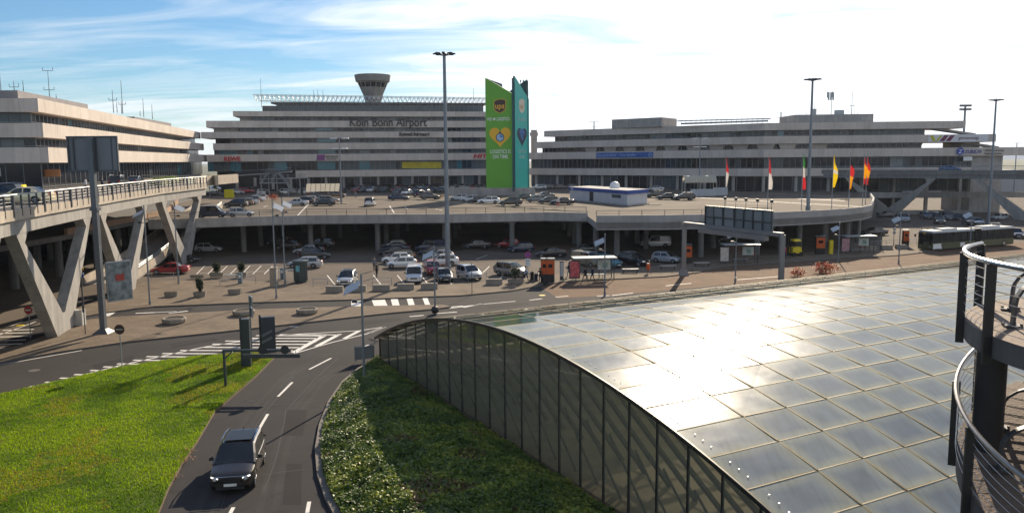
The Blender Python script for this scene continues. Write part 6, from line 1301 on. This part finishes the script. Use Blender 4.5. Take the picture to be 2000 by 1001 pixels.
b = MB(); b.bar(q(.22, .45, 5.75), q(.89, .45, 5.75), .6, .5); b.build('walkway', GY, t)
b = MB(); [(b.tube([q(f, -.4, 8.5), q(f, -.4, 9.5)], .025, 4), b.box(q(f, -.4, 9.55), (.26, .26, .32))) for f in (.42, .53, .63, .74, .87)]; b.build('sign_lamps', STEELD, t)
# bus shelters
SHG = glass('shelter_glass', (.75, .80, .80), .12, .05, .03)
def shelter(u, v, L_, rz, label, posterm):
    x, y, _ = G(u, v); t = thing('bus_shelter', label, 'bus shelter', (x, y, .13), rz); P_ = lambda a, c, z: (a, c, z)
    b = MB(); b.box((L_/2, .7, 2.52), (L_+.5, 2.0, .12)); b.build('roof', mat('shelter_roof', (.30, .32, .33), .4, .3), t, world=False)
    b = MB(); [b.box((a, c, 1.23), (.09, .09, 2.46)) for a in (0.05, L_*.34, L_*.67, L_-.05) for c in (1.4,)]; [b.box((a, 0.1, 1.23), (.09, .09, 2.46)) for a in (.05, L_-.05)]; b.build('frame', STEELD, t, world=False)
    b = MB(); b.face([(.1, 1.4, .3), (L_-.1, 1.4, .3), (L_-.1, 1.4, 2.3), (.1, 1.4, 2.3)]); b.build('back_glass', SHG, t, world=False)
    b = MB(); b.box((-.1, .05, 1.25), (1.25, .18, 2.1)); b.build('poster_box', STEELD, t, world=False); b = MB(); b.box((-.1, -.05, 1.28), (1.08, .02, 1.8)); b.build('poster', posterm, t, world=False)
    b = MB(); b.box((L_-.95, 1.33, 1.55), (1.5, .04, 1.1)); b.build('map_panel', mat('map_pale', (.52, .58, .55), .5, var=.25, vscale=3), t, world=False); b = MB(); b.box((L_-.85, 1.30, 1.5), (.6, .02, .6)); b.build('map_area', mat('map_green', (.22, .36, .30), .5, var=.5, vscale=6), t, world=False)
    b = MB(); b.box((L_*.55, 1.1, .47), (L_*.5, .35, .05)); [b.box((L_*.55+s*L_*.2, 1.1, .23), (.06, .06, .45)) for s in (-1, 1)]; b.build('bench', STEEL, t, world=False); return t
t = shelter(1124, 549, 4.6, .10, 'bus shelter with a red and white poster and glass back on the pavement', mat('poster_red_white', (.55, .10, .11), .4, var=.9, vscale=2.2)); shelter(1416, 517, 4.4, .02, 'shaded bus shelter with a pale poster behind the sign gantry', mat('poster_pale', (.55, .50, .46), .4, var=.35, vscale=2)); shelter(1652, 497, 4.2, .05, 'shaded bus shelter under the curved deck at the right', mat('poster_purple', (.42, .22, .24), .4, var=.7, vscale=3))
ORG = mat('machine_orange', (.55, .095, .012), .5); 
def machine(u, v, label, h=1.9, w=.75, rz=0, grp='orange ticket machines'):
    x, y, _ = G(u, v); t = thing('ticket_machine', label, 'ticket machine', (x, y+.2, .13), rz, grp); b = MB(); b.box((0, 0, h/2), (w, .45, h)); b.build('cabinet', TRIM, t, world=False); b = MB(); b.box((0, -.24, h*.66), (w*.94, .04, h*.62)); b.build('orange_front', ORG, t, world=False); b = MB(); b.box((0, -.27, h*.72), (w*.5, .02, h*.15)); b.build('screen', GDARK, t, world=False)
    b = MB(); b.box((0, 0, h+.14), (w*1.05, .5, .05)); [b.tube([(s*w*.4, 0, h), (s*w*.4, 0, h+.14)], .02, 4) for s in (-1, 1)]; b.build('hood', STEEL, t, world=False)
machine(1063, 553, 'left orange ticket machine of the pair beside the man with luggage', 2.6, .75); machine(1075, 553, 'right, broader orange ticket machine beside the man with luggage', 2.6, .95); machine(1344, 516, 'orange ticket machine behind the gantry post', 2.4, 1.0); machine(1602, 498, 'orange ticket machine in the shade under the curved deck', 2.5, 1.3); machine(1769, 483, 'orange and black ticket machine beside the right lamp', 2.5, .9)
x, y, _ = G(1097, 551); t = thing('timetable_stand', 'slim dark timetable stand between ticket machines and bus shelter', 'timetable', (x, y, .13)); b = MB(); b.box((x, y, 1.35), (.42, .12, 2.2)); b.build('frame', STEELD, t); b = MB(); b.box((x, y-.07, 1.5), (.30, .02, 1.6)); b.build('timetable', mat('timetable_paper', (.5, .52, .52), .6, var=.2, vscale=6), t); b = MB(); [b.tube([(x+s*.15, y, .13), (x+s*.15, y, .3)], .03, 5) for s in (-1, 1)]; b.build('feet', STEEL, t)
for u, v, l in [(1266, 536, 'orange litter bin right of the bus shelter'), (1471, 508, 'orange litter bin in the shade behind the gantry'), (1680, 490, 'orange litter bin in the shade near the last deck pier')]:
    x, y, _ = G(u, v); t = thing('litter_bin', l, 'litter bin', (x, y, .13), 0, 'orange litter bins'); b = MB(); b.lathe([(.20, .45), (.24, .55), (.24, 1.15), (.16, 1.28)], (0, 0), 12); b.build('bin', ORG, t, world=False, smooth=True); b = MB(); b.tube([(0, .2, 0), (0, .2, 1.2)], .035, 6); b.build('post', STEELD, t, world=False)
for u, v, l in [(1232, 535, 'pale bench right of the bus shelter'), (1305, 528, 'pale bench left of the gantry post'), (1372, 522, 'pale bench right of the gantry post')]:
    x, y, _ = G(u, v); t = thing('bench', l, 'bench', (x, y+.3, .13), .05, 'pale benches on the pavement'); b = MB(); b.box((0, 0, .46), (2.0, .45, .06)); b.build('seat', mat('bench_pale', (.55, .52, .45), .5), t, world=False); [MB().box((s*.85, 0, .22), (.06, .4, .44)).build('leg', STEELD, t, world=False) for s in (-1, 1)]
# no-stopping sign with plate
x, y, _ = G(1031, 549); t = thing('road_sign', 'purple round no stopping sign over a white plate beside the man with luggage', 'road sign', (x, y, .13)); h = zat(491, x, y); b = MB(); b.tube([(x, y, .1), (x, y, h)], .04, 6); b.build('pole', STEEL, t); b = MB(); b.face([(x+.36*math.cos(q), y-.06, h-.36+.36*math.sin(q)) for q in np.linspace(0, 2*math.pi, 25)[:-1]]); b.build('disc', mat('sign_magenta', (.42, .04, .16), .4), t); b = MB(); b.face([(x+.26*math.cos(q), y-.07, h-.36+.26*math.sin(q)) for q in np.linspace(0, 2*math.pi, 25)[:-1]]); b.build('disc_blue', mat('sign_violet', (.22, .06, .28), .4), t); b = MB(); b.box((x, y-.06, h-1.25), (.6, .03, .85)); b.build('plate', WHITE, t); text('plate_lettering', 'BUS', .22, SIGNB, t, (x-.22, y-.08, h-1.1), (1, 0, 0), depth=.003); text('plate_lettering', 'frei', .2, SIGNB, t, (x-.2, y-.08, h-1.42), (1, 0, 0), depth=.003)
for u, v, vt, l, rz in [(922, 576, 513, 'thin bare post on the pavement right of the silver people carrier', 0), (1745, 482, 444, 'small post with two plates left of the right orange machine', 0), (163, 605, 518, 'dark post with a yellow and a blue round sign behind the first pier', 0), (167, 655, 595, 'thin post with a narrow plate on the island', 0)]:
    x, y, _ = G(u, v); h = zat(vt, x, y); t = thing('sign_post', l, 'sign post', (x, y, 0)); b = MB(); b.tube([(x, y, 0), (x, y, h)], .04 if u != 163 else .07, 6); b.build('pole', STEELD, t)
    if u == 1745: b = MB(); each('plate', [MB().box((x, y-.05, h-.25-.55*k), (.4, .04, .45)) for k in (0, 1)], STEEL, t)
    if u == 167: b = MB(); b.box((x, y-.05, h-.3), (.18, .04, .6)); b.build('plate', STEELD, t)
    if u == 163:
        for k, c in ((0, (.75, .42, .02)), (1, (.03, .12, .45))): b = MB(); b.lathe([(.26, -.02), (.26, .02)], (0, 0), 20); o = b.build('disc', mat('disc_%s' % ('yellow' if k == 0 else 'blue'), c, .4), t); o.matrix_parent_inverse = o.matrix_parent_inverse @ Matrix.Translation((x+.1, y-.12, h-.3-.6*k)) @ Matrix.Rotation(R(90), 4, 'X')
x, y, _ = G(153, 638); b = MB(); b.box((x, y+.3, .75), (.75, .6, 1.4)); b.box((x+.30, y+.27, .78), (.2, .6, 1.5)); tag(b.build('cabinet', mat('cabinet_white', (.55, .55, .52), .5)), 'pale electrical cabinet at the foot of the first bridge pier', 'cabinet')
# barrier hut, barrier machines and rails
x, y, _ = G(585, 552); t = thing('barrier_hut', 'rounded dark green barrier hut on the pavement between two lamps', 'hut', (x, y, .13)); b = MB(); b.lathe([(.78, 0), (.78, 2.15), (.92, 2.2), (.92, 2.4), (.6, 2.5)], (0, .6), 16); b.build('cabin', mat('hut_green', (.04, .06, .06), .4, var=.2, vscale=2), t, world=False); b = MB(); b.box((-.1, -.19, 1.55), (.42, .06, .7)); b.build('notice', mat('notice_cyan', (.12, .38, .45), .4), t, world=False); b = MB(); [b.box((.78*math.cos(q), .6+.78*math.sin(q), 1.1), (.06, .06, 2.1)) for q in np.linspace(math.pi, 2*math.pi, 6)]; b.build('posts', STEELD, t, world=False)
x, y, _ = G(534, 562); b = MB(); b.box((x, y+.4, 1.1), (.75, .75, 2.2), top=(.98, .98)); b.box((x, y+.4, 2.22), (.85, .85, .08)); tag(b.build('cabinet', mat('cabinet_beige', (.30, .26, .20), .7, var=.15, vscale=2)), 'beige square cabinet left of the barrier hut', 'cabinet')
for u, v, l, ln_, c in [(541, 545, 'parking barrier machine left of the hut, arm to the right', 2.6, 1), (470, 555, 'parking barrier machine with a white arm beside the conifers', -1.8, 1), (552, 545, 'second parking barrier machine beside the hut lamp', 2.2, 1)]:
    x, y, _ = G(u, v); t = thing('barrier_machine', l, 'barrier', (x, y, .05), 0, 'parking barriers'); b = MB(); b.box((0, 0, .65), (.4, .4, 1.3)); b.build('cabinet', mat('barrier_blue_grey', (.12, .17, .21), .4), t, world=False); b = MB(); b.box((0, -.22, .9), (.25, .03, .35)); b.build('panel', WHITE, t, world=False); b = MB(); b.bar((0, -.1, 1.05), (ln_, -.1, 1.15), .06, .12); b.build('arm', WHITE, t, world=False)
for i, (u0_, v0_, u1_, v1_, l) in enumerate([(612, 562, 640, 562, 'low tubular rail right of the barrier hut'), (728, 561, 765, 559, 'tubular hoop rail between the silver off-roader and white van'), (880, 553, 950, 549, 'low tubular rail in front of the silver people carrier'), (430, 562, 500, 556, 'low tubular rail in front of the conifers'), (1700, 484, 1790, 478, 'tubular rail behind the right concrete blocks'), (296, 548, 340, 548, 'low rail by the dark red car')]):
    p, q_ = G(u0_, v0_), G(u1_, v1_); b = MB(); n = max(2, int(math.dist(p, q_)/1.6)+1)
    for k in range(n): f = k/(n-1); b.tube([(p[0]+(q_[0]-p[0])*f, p[1]+(q_[1]-p[1])*f, 0.1), (p[0]+(q_[0]-p[0])*f, p[1]+(q_[1]-p[1])*f, 1.0)], .03, 5)
    b.tube([(p[0], p[1], 1.0), (q_[0], q_[1], 1.0)], .03, 5); b.tube([(p[0], p[1], .6), (q_[0], q_[1], .6)], .02, 5); tag(b.build('guard_rail', STEEL), l, 'guard rail', 'guard rails')
# yellow cargo tricycle/forklift-like vehicle under the deck
x, y, _ = G(1553, 501); t = thing('forklift', 'yellow forklift in the shade under the curved deck', 'forklift', (x, y, .02), .3); YF = mat('forklift_yellow', (.72, .55, .01), .45)
b = MB(); b.box((0, 0, .95), (1.6, 1.0, .9), top=(.85, .9)); b.build('chassis', YF, t, world=False); b = MB(); [b.bar((s1*.5, s2*.42, 1.3), (s1*.42, s2*.4, 2.2), .07, .07) for s1 in (-1, 1) for s2 in (-1, 1)]; b.build('cab_frame', TRIM, t, world=False); b = MB(); b.box((0, 0, 2.35), (1.15, 1.0, .3), top=(.85, .85)); b.build('cab_roof', YF, t, world=False); b = MB(); b.box((-1.0, -.3, 1.3), (.1, .1, 2.2)); b.box((-1.0, .3, 1.3), (.1, .1, 2.2)); b.bar((-1.05, 0, .3), (-1.9, 0, .3), .6, .06); b.build('mast', TRIM, t, world=False)
for sx_ in (-.55, .55):
    for sy in (-.45, .45): b = MB(); b.tube([(sx_, sy-.12, .35), (sx_, sy+.12, .35)], .35, 14); b.build('wheel', TYRE, t, world=False)
b = MB(); x, y, _ = G(1622, 497); b.box((x, y, 1.1), (.55, .5, 2.0)); b.box((x-.02, y-.27, 1.3), (.45, .04, 1.2)); tag(b.build('letter_box', YF), 'yellow post box under the curved deck beside the purple poster', 'post box')
# ------------------------------------------------------------------ antennas and roof masts
def antenna(u, Y_, vt, vb, label, arms=(), r_=.05, grp='roof antennas'):
    x, y, zb_ = atY(u, vb, Y_); zt_ = zat(vt, x, y); b = MB(); b.tube([(x, y, zb_), (x, y, zt_)], [r_, r_*.5], 5)
    for f, w in arms: z = zb_+(zt_-zb_)*f; b.tube([(x-w, y, z), (x+w, y, z)], r_*.6, 4); b.tube([(x-w, y, z), (x-w, y, z+.5)], r_*.6, 4); b.tube([(x+w, y, z), (x+w, y, z+.5)], r_*.6, 4)
    tag(b.build('antenna', STEELD), label, 'antenna', grp)
for u, Y_, vt, vb, l, ar in [(2, 120, 143, 178, 'bare antenna at the left picture edge on the left wing roof', ()), (28, 120, 158, 178, 'short antenna with a cross arm, near the left picture edge', [(.4, .7)]), (46, 122, 157, 178, 'short bare antenna left of the tall one on the left wing', ()), (97, 128, 138, 190, 'tallest antenna on the left wing with two cross arms', [(.28, .8), (1.0, .8)]), (110, 130, 184, 192, 'stubby antenna right of the tallest one on the left wing', ()),
 (222, 165, 176, 220, 'antenna with one cross arm, left of the middle roof group', [(.55, .8)]), (229, 168, 199, 220, 'short bare antenna inside the middle roof group', ()), (240, 170, 157, 222, 'tall thin antenna with a low arm in the middle roof group', [(.28, .7)]), (238, 172, 198, 222, 'short antenna beside the tall thin one in the roof group', ()), (281, 190, 192, 229, 'bare antenna right of the roof group on the left wing', ()), (298, 195, 204, 233, 'last antenna towards the terminal on the left wing', ()), (274, 188, 216, 227, 'stubby antenna near the right roof group', ()),
 (511, 240, 153, 210, 'thin pole at the left end of the terminal roof frame', ()), (613, 245, 176, 190, 'short antenna on the terminal roof frame', ()), (621, 245, 175, 190, 'second short antenna on the terminal roof frame', ()), (631, 245, 176, 190, 'third short antenna on the terminal roof frame', ()), (925, 252, 172, 195, 'thin antenna at the right end of the terminal roof frame', ())]: antenna(u, Y_, vt, vb, l, ar, .06 if Y_ < 150 else .08)
for u, vt, vb, l, ar in [(1590, 187, 230, 'small drum antenna left of the right wing roof cluster', ()), (1623, 181, 226, 'mobile phone mast with white panels on the right wing roof', ()), (1663, 178, 226, 'lattice antenna right of the phone mast', [(.4, .5)]), (1668, 205, 226, 'thin antenna beside the lattice antenna', ()), (1675, 210, 226, 'last thin antenna of the right roof cluster', ()), (1575, 216, 229, 'short antenna at the left of the right roof plant', ()), (1652, 210, 226, 'short antenna between phone mast and lattice antenna', ())]: antenna(u, 212, vt, vb, l, ar, .1 if u in (1623, 1663) else .06)
b = MB(); x, y, z = atY(1623, 188, 211.5); [b.box((x+dx_, y, z), (.35, .3, 2.0)) for dx_ in (-.6, 0, .6)]; [b.box((x+dx_, y, z+.4), (.25, .3, 1.5)) for dx_ in (-.9, .35)]; tag(b.build('panel_antenna', STEEL), 'white antenna panels at the top of the phone mast', 'antenna')
b = MB(); x, y, z = atY(1639, 220, 211); b.box((x, y, z), (2.0, 1.5, 1.3)); x, y, z = atY(1590, 219, 211); b.box((x, y, z), (.9, .9, 1.6)); tag(b.build('roof_unit', STEEL), 'grey roof units between the antennas of the right wing', 'roof unit')
# ------------------------------------------------------------------ people
SKIN = mat('skin', (.42, .24, .17), .6); HAIR = mat('hair_dark', (.03, .02, .015), .6); SHOE = mat('shoe_black', (.02, .02, .02), .5)
def person(loc, rz, top, legs, label, stride=.25, arm=(.15, -.1), hair=HAIR, scale=1.0, lean=0.0, sleeves=True):
    V, E, Rr = [], [], []
    def ad(p, r_, par=None):
        V.append((p[0], p[1]+lean*p[2]*0, p[2])); Rr.append(r_); i = len(V)-1
        if par is not None: E.append((par, i))
        return i
    pel = ad((0, 0, .95), (.15, .11)); ab = ad((lean*.1, 0, 1.10), (.14, .10), pel); ch = ad((lean*.3, 0, 1.33), (.17, .115), ab); sh = ad((lean*.4, 0, 1.45), (.10, .08), ch); nk = ad((lean*.45, 0, 1.53), (.055, .055), sh); hd_ = ad((lean*.5+.015, 0, 1.61), (.085, .078), nk); tp = ad((lean*.5+.01, 0, 1.72), (.07, .07), hd_); ns = ad((lean*.5+.10, 0, 1.62), (.016, .014), hd_)
    for s, st_ in ((-1, stride), (1, -stride)):
        hp = ad((0, s*.095, .90), (.095, .095), pel); kn = ad((st_*.55+.03, s*.10, .50), (.062, .062), hp); an = ad((st_ - (.06 if st_ < 0 else 0), s*.10, .10), (.042, .042), kn); ad((st_+.02-(.03 if st_ < 0 else 0), s*.105, .045), (.045, .035), an); ad((st_+.15, s*.115, .035), (.042, .028), len(V)-1)
    for s, sw in ((-1, arm[0]), (1, arm[1])):
        s0_ = ad((lean*.38, s*.19, 1.42), (.062, .062), sh); el = ad((lean*.38+sw*.5-.03, s*.24, 1.14), (.046, .046), s0_); wr_ = ad((lean*.38+sw*1.2+.03, s*.245, .90), (.033, .033), el); pm_ = ad((lean*.38+sw*1.35+.04, s*.245, .83), (.036, .020), wr_)
        for k, (fx_, fl) in enumerate(((.030, .085), (.010, .095), (-.010, .09), (-.030, .075))):
            f1 = ad((V[pm_][0]+fx_, V[pm_][1], V[pm_][2]-.045), (.010, .010), pm_); ad((V[pm_][0]+fx_*1.1+.012, V[pm_][1]-s*.012, V[pm_][2]-fl), (.0085, .0085), f1)
        th = ad((V[pm_][0]+.045, V[pm_][1]-s*.01, V[pm_][2]+.0), (.011, .011), pm_); ad((V[pm_][0]+.06, V[pm_][1]-s*.015, V[pm_][2]-.04), (.009, .009), th)
    me = bpy.data.meshes.new('person'); me.from_pydata(V, E, []); o = bpy.data.objects.new('tmp', me); COL.objects.link(o); md = o.modifiers.new('skin', 'SKIN'); md.use_smooth_shade = True
    for i, r_ in enumerate(Rr): me.skin_vertices[0].data[i].radius = r_
    me.skin_vertices[0].data[0].use_root = True; o.modifiers.new('sub', 'SUBSURF').levels = 1; dg = bpy.context.evaluated_depsgraph_get(); m2 = bpy.data.meshes.new_from_object(o.evaluated_get(dg)); bpy.data.objects.remove(o)
    m2.materials.clear(); [m2.materials.append(x) for x in (SKIN, top, legs, SHOE)]
    for p in m2.polygons:
        c = p.center; p.material_index = 3 if c.z < .085 else 2 if c.z < .93 and abs(c.y) < .19 else 1 if c.z < 1.47 and c.z > .93 else 1 if (abs(c.y) > .19 and c.z > .9) else 0
    ob = bpy.data.objects.new('person', m2); COL.objects.link(ob); ob.location = loc; ob.rotation_euler = (0, 0, rz); ob.scale = (scale,)*3; tag(ob, label, 'person', None)
    b = MB(); hx_ = lean*.5; b.lathe([(.088, 1.60), (.098, 1.68), (.085, 1.755), (.05, 1.795), (.01, 1.80)], (hx_-.012, 0), 12); h_ = b.build('hair', hair, None, smooth=True); h_.parent = ob
    for s in (-1, 1): e = MB(); e.lathe([(.011, 1.635), (.012, 1.645), (.004, 1.655)], (hx_+.093, s*.032), 6); eo = e.build('eye', HAIR, None); eo.parent = ob
    return ob
cm = lambda n, c: mat('cloth_'+n, c, .85)
BK, NV, GYc, LB_, JN, WTc, RDc, BEc = cm('black', (.018, .018, .02)), cm('navy', (.02, .03, .06)), cm('grey', (.16, .17, .20)), cm('light_blue', (.30, .38, .55)), cm('denim', (.05, .08, .15)), cm('white', (.6, .6, .6)), cm('red', (.4, .03, .03)), cm('beige', (.34, .27, .18))
def at_px(u, v, z=.0): x, y, _ = G(u, v, z); return (x, y, z+.005)
person(at_px(736, 541), R(-60), BK, BK, 'person in black walking alone across the car park', .22); person(at_px(731, 528), R(-70), GYc, NV, 'person in grey just behind the one in black in the car park', .15)
person((*at_px(1027, 549, .13)[:2], .135), R(10), LB_, NV, 'man in a light blue shirt pushing a loaded luggage trolley', .28, (.35, .35)); person((*at_px(1055, 553, .13)[:2], .135), R(60), BK, NV, 'person in dark clothes standing at the orange ticket machines', .04)
person((*at_px(1111, 541, .13)[:2], .135), R(170), NV, GYc, 'person in a dark top and grey skirt walking behind the poster', .2); person((*at_px(1143, 550, .13)[:2], .135), R(190), BK, BK, 'person in black striding through the bus shelter', .33); person((*at_px(1157, 549, .13)[:2], .135), R(190), NV, BK, 'second person in black in the bus shelter, beside the strider', .2)
person((*at_px(1524, 504, .13)[:2], .135), R(-90), LB_, JN, 'person in pale shirt and jeans in the shade left of the gantry post', .08); person((*at_px(1533, 505, .13)[:2], .135), R(-80), RDc, NV, 'person in a dark red top in the shade by the gantry post', .08)
person((*at_px(1090, 404, dz)[:2], dz), R(-120), WTc, RDc, 'person in a white top walking on the deck by the black saloon', .2); person((*at_px(695, 388, dz)[:2], dz), R(90), GYc, JN, 'person pushing a pale trolley on the deck near the lamp post', .15)
person((*atY(168, 366, 92)[:2], 10.63), R(200), WTc, BK, 'person in a white top on the left bridge behind the billboard', .2); person((*atY(200, 364, 92)[:2], 10.63), R(20), NV, BK, 'person in dark clothes on the left bridge behind the billboard', .15)
x, y, _ = at_px(1043, 548, .13); t = thing('luggage_trolley', 'luggage trolley stacked with dark suitcases beside the light blue shirt', 'luggage trolley', (x, y, .13)); b = MB(); b.box((x, y, .22), (1.0, .55, .06)); b.tube([(x-.5, y-.25, .2), (x-.55, y-.25, 1.0), (x-.55, y+.25, 1.0), (x-.5, y+.25, .2)], .025, 6); b.build('frame', STEEL, t); [MB().tube([(x+dx_, y+dy_-.03, .22), (x+dx_, y+dy_+.03, .22)], .09, 10).build('wheel', TYRE, t) for dx_ in (-.4, .4) for dy_ in (-.25, .25)]
for dx_, h_, w__, c, l in [(-.22, .95, .42, BK, 'tall black suitcase at the back of the luggage trolley'), (.22, .72, .40, NV, 'shorter dark suitcase at the front of the luggage trolley')]: b = MB(); b.box((x+dx_, y, .26+h_/2), (w__, .5, h_), top=(.94, .92)); b.tube([(x+dx_-.1, y, .26+h_), (x+dx_-.1, y, .34+h_), (x+dx_+.1, y, .34+h_), (x+dx_+.1, y, .26+h_)], .015, 5); tag(b.build('suitcase', c), l, 'suitcase')
x, y, _ = at_px(1066, 554, .13); b = MB(); b.box((x, y-.25, .75), (.5, .4, 1.0), top=(.9, .9)); b.box((x, y-.25, .16), (.6, .5, .06)); b.tube([(x-.25, y-.05, .2), (x-.25, y+.05, 1.1), (x+.25, y+.05, 1.1), (x+.25, y-.05, .2)], .02, 5); tag(b.build('trolley', BK), 'dark trolley parked at the foot of the orange ticket machines', 'trolley')
# ------------------------------------------------------------------ near spiral walkway on the right
SC_ = Vector((14.3*math.sin(R(43.25)), 14.3*math.cos(R(43.25)))); SR = 3.3
RUST = mat('weathered_deck', (.19, .135, .10), .8, var=.3, vscale=2.5, streak=0.0, bump=.3, bscale=25); RIMM = mat('rim_plate_grey', (.15, .135, .125), .7, .1, var=.35, vscale=1.5, streak=.45); POST = mat('post_dark', (.04, .037, .036), .5, .3); TUBE = mat('handrail_steel', (.42, .40, .38), .33, .8, var=.1, vscale=5)
sw_ = thing('spiral_walkway', 'near round walkway with dark posts, wire rails and a spiral ramp below', 'spiral stair', (SC_.x, SC_.y, 0))
cp = lambda q, r_, z: (SC_.x+r_*math.cos(q), SC_.y+r_*math.sin(q), z)
def ring_slab(q0, q1, zf, n, th, ri, ro, name, mt, mr):
    b = MB()
    for k in range(n):
        a, c = q0+(q1-q0)*k/n, q0+(q1-q0)*(k+1)/n; za, zc = zf(a), zf(c)
        b.face([cp(a, ri, za), cp(a, ro, za), cp(c, ro, zc), cp(c, ri, zc)], 0); b.face([cp(a, ri, za-th), cp(c, ri, zc-th), cp(c, ro, zc-th), cp(a, ro, za-th)], 1); b.face([cp(a, ro, za-th), cp(c, ro, zc-th), cp(c, ro, zc), cp(a, ro, za)], 1); b.face([cp(a, ri, za), cp(c, ri, zc), cp(c, ri, zc-th), cp(a, ri, za-th)], 1)
    for a in (q0, q1): z = zf(a); b.face([cp(a, ri, z-th), cp(a, ro, z-th), cp(a, ro, z), cp(a, ri, z)], 1)
    return b.build(name, [mt, mr], sw_)
ZU = 11.58; zu = lambda q: ZU
qv = math.atan2(-SC_.y, -SC_.x) % (2*math.pi)
def zl(q):  # ramp falls as it comes round the left side towards the camera
    return 9.10-(q-math.pi)*0.80
ring_slab(0, 2*math.pi, zu, 72, .30, 1.55, SR, 'landing', RUST, RIMM)
ring_slab(.6*math.pi, 2.35*math.pi, zl, 60, .28, 1.55, SR, 'ramp', RUST, RIMM)
def rails(zf, q0, q1, npost, hgt, skip=(), name=''):
    for k in range(npost):
        q = q0+(q1-q0)*k/max(1, npost-1); b = MB(); x, y, z = cp(q, SR+.05, zf(q)); b.box((x, y, z+(hgt-.42)/2), (.06, .115, hgt+.38), rz=q+math.pi/2, top=(1, 1)); b.build('post', POST, sw_)
    pts = [cp(q, SR+.05, zf(q)+hgt) for q in np.linspace(q0, q1, 90)]; b = MB(); b.tube(pts, .036, 8); b.build('handrail', TUBE, sw_, smooth=True)
    b = MB(); [b.tube([cp(q, SR+.02, zf(q)+hgt*f) for q in np.linspace(q0, q1, 80)], .005, 4) for f in np.linspace(.1, .88, 7)]; b.build('rail_wires', TUBE, sw_)
PSI = math.pi*1.0
rails(zu, PSI-.90, PSI+math.pi*1.3, 13, 1.0); rails(zl, PSI-.95, PSI+math.pi*1.2, 13, .98)
def hoop(q, zf, ro=2.78, ri=1.75, h=.85):
    z = zf(q); b = MB(); pts = [(ro, z), (ro-.02, z+.35)]+[(ro-.02-(ro-ri)*(1-math.cos(a)), z+.35+(h-.35)*math.sin(a)) for a in np.linspace(.15, math.pi/2, 7)]
    for (ra, za), (rb, zb_) in zip(pts, pts[1:]): b.bar(cp(q, ra, za), cp(q, rb, zb_), .13, .035)
    x, y, _ = cp(q, ro, 0); b.box((x, y, z+.02), (.22, .22, .03), rz=q); [b.box((x+sx_*.08, y+sy*.08, z+.045), (.03, .03, .03)) for sx_ in (-1, 1) for sy in (-1, 1)]; b.build('hoop', mat('hoop_steel', (.09, .085, .085), .5, .4), sw_)
for k in range(12): hoop(PSI-.8+k*.52, zu); hoop(PSI-.75+k*.40, zl) if k < 11 else None
for zf, q0, q1 in ((zu, PSI-1.2, PSI+math.pi*1.4), (zl, PSI-1.1, PSI+math.pi*1.2)): b = MB(); b.tube([cp(q, 1.75, zf(q)+.85) for q in np.linspace(q0, q1, 60)], .042, 8); b.build('inner_rail', TUBE, sw_, smooth=True)
dcol = Vector((math.sin(R(31.55)), math.cos(R(31.55))))*14.03; b = MB(); b.tube([(dcol.x, dcol.y, 0), (dcol.x, dcol.y, ZU-.29)], .215, 24); b.build('column', mat('column_dark', (.03, .028, .03), .5, .2, var=.2, vscale=2), sw_, smooth=True)
b = MB(); b.tube([(SC_.x, SC_.y, 0), (SC_.x, SC_.y, ZU+1.2)], .35, 20); [b.bar((SC_.x, SC_.y, z_), (*cp(q, 1.7, 0)[:2], z_), .12, .2) for z_ in (ZU-.2,) for q in np.linspace(0, 5.5, 7)]; b.build('core_column', mat('column_dark', (.03, .028, .03)), sw_, smooth=True)
# ------------------------------------------------------------------ thin haze in the air
b = MB(); b.box((0, 3000, 22.5), (13000, 13000, 47)); hz = b.build('haze', mat('haze_air', (1, 1, 1))); hz['kind'] = 'stuff'
hm = MATS['haze_air']; ht = hm.node_tree; ht.nodes.clear(); ho = N(ht, 'ShaderNodeOutputMaterial'); hv = N(ht, 'ShaderNodeVolumePrincipled'); hv.inputs['Color'].default_value = (.72, .82, .98, 1); hv.inputs['Density'].default_value = 0.00008; hv.inputs['Anisotropy'].default_value = 0.25
Lk(ht, hv.outputs[0], ho.inputs['Volume'])
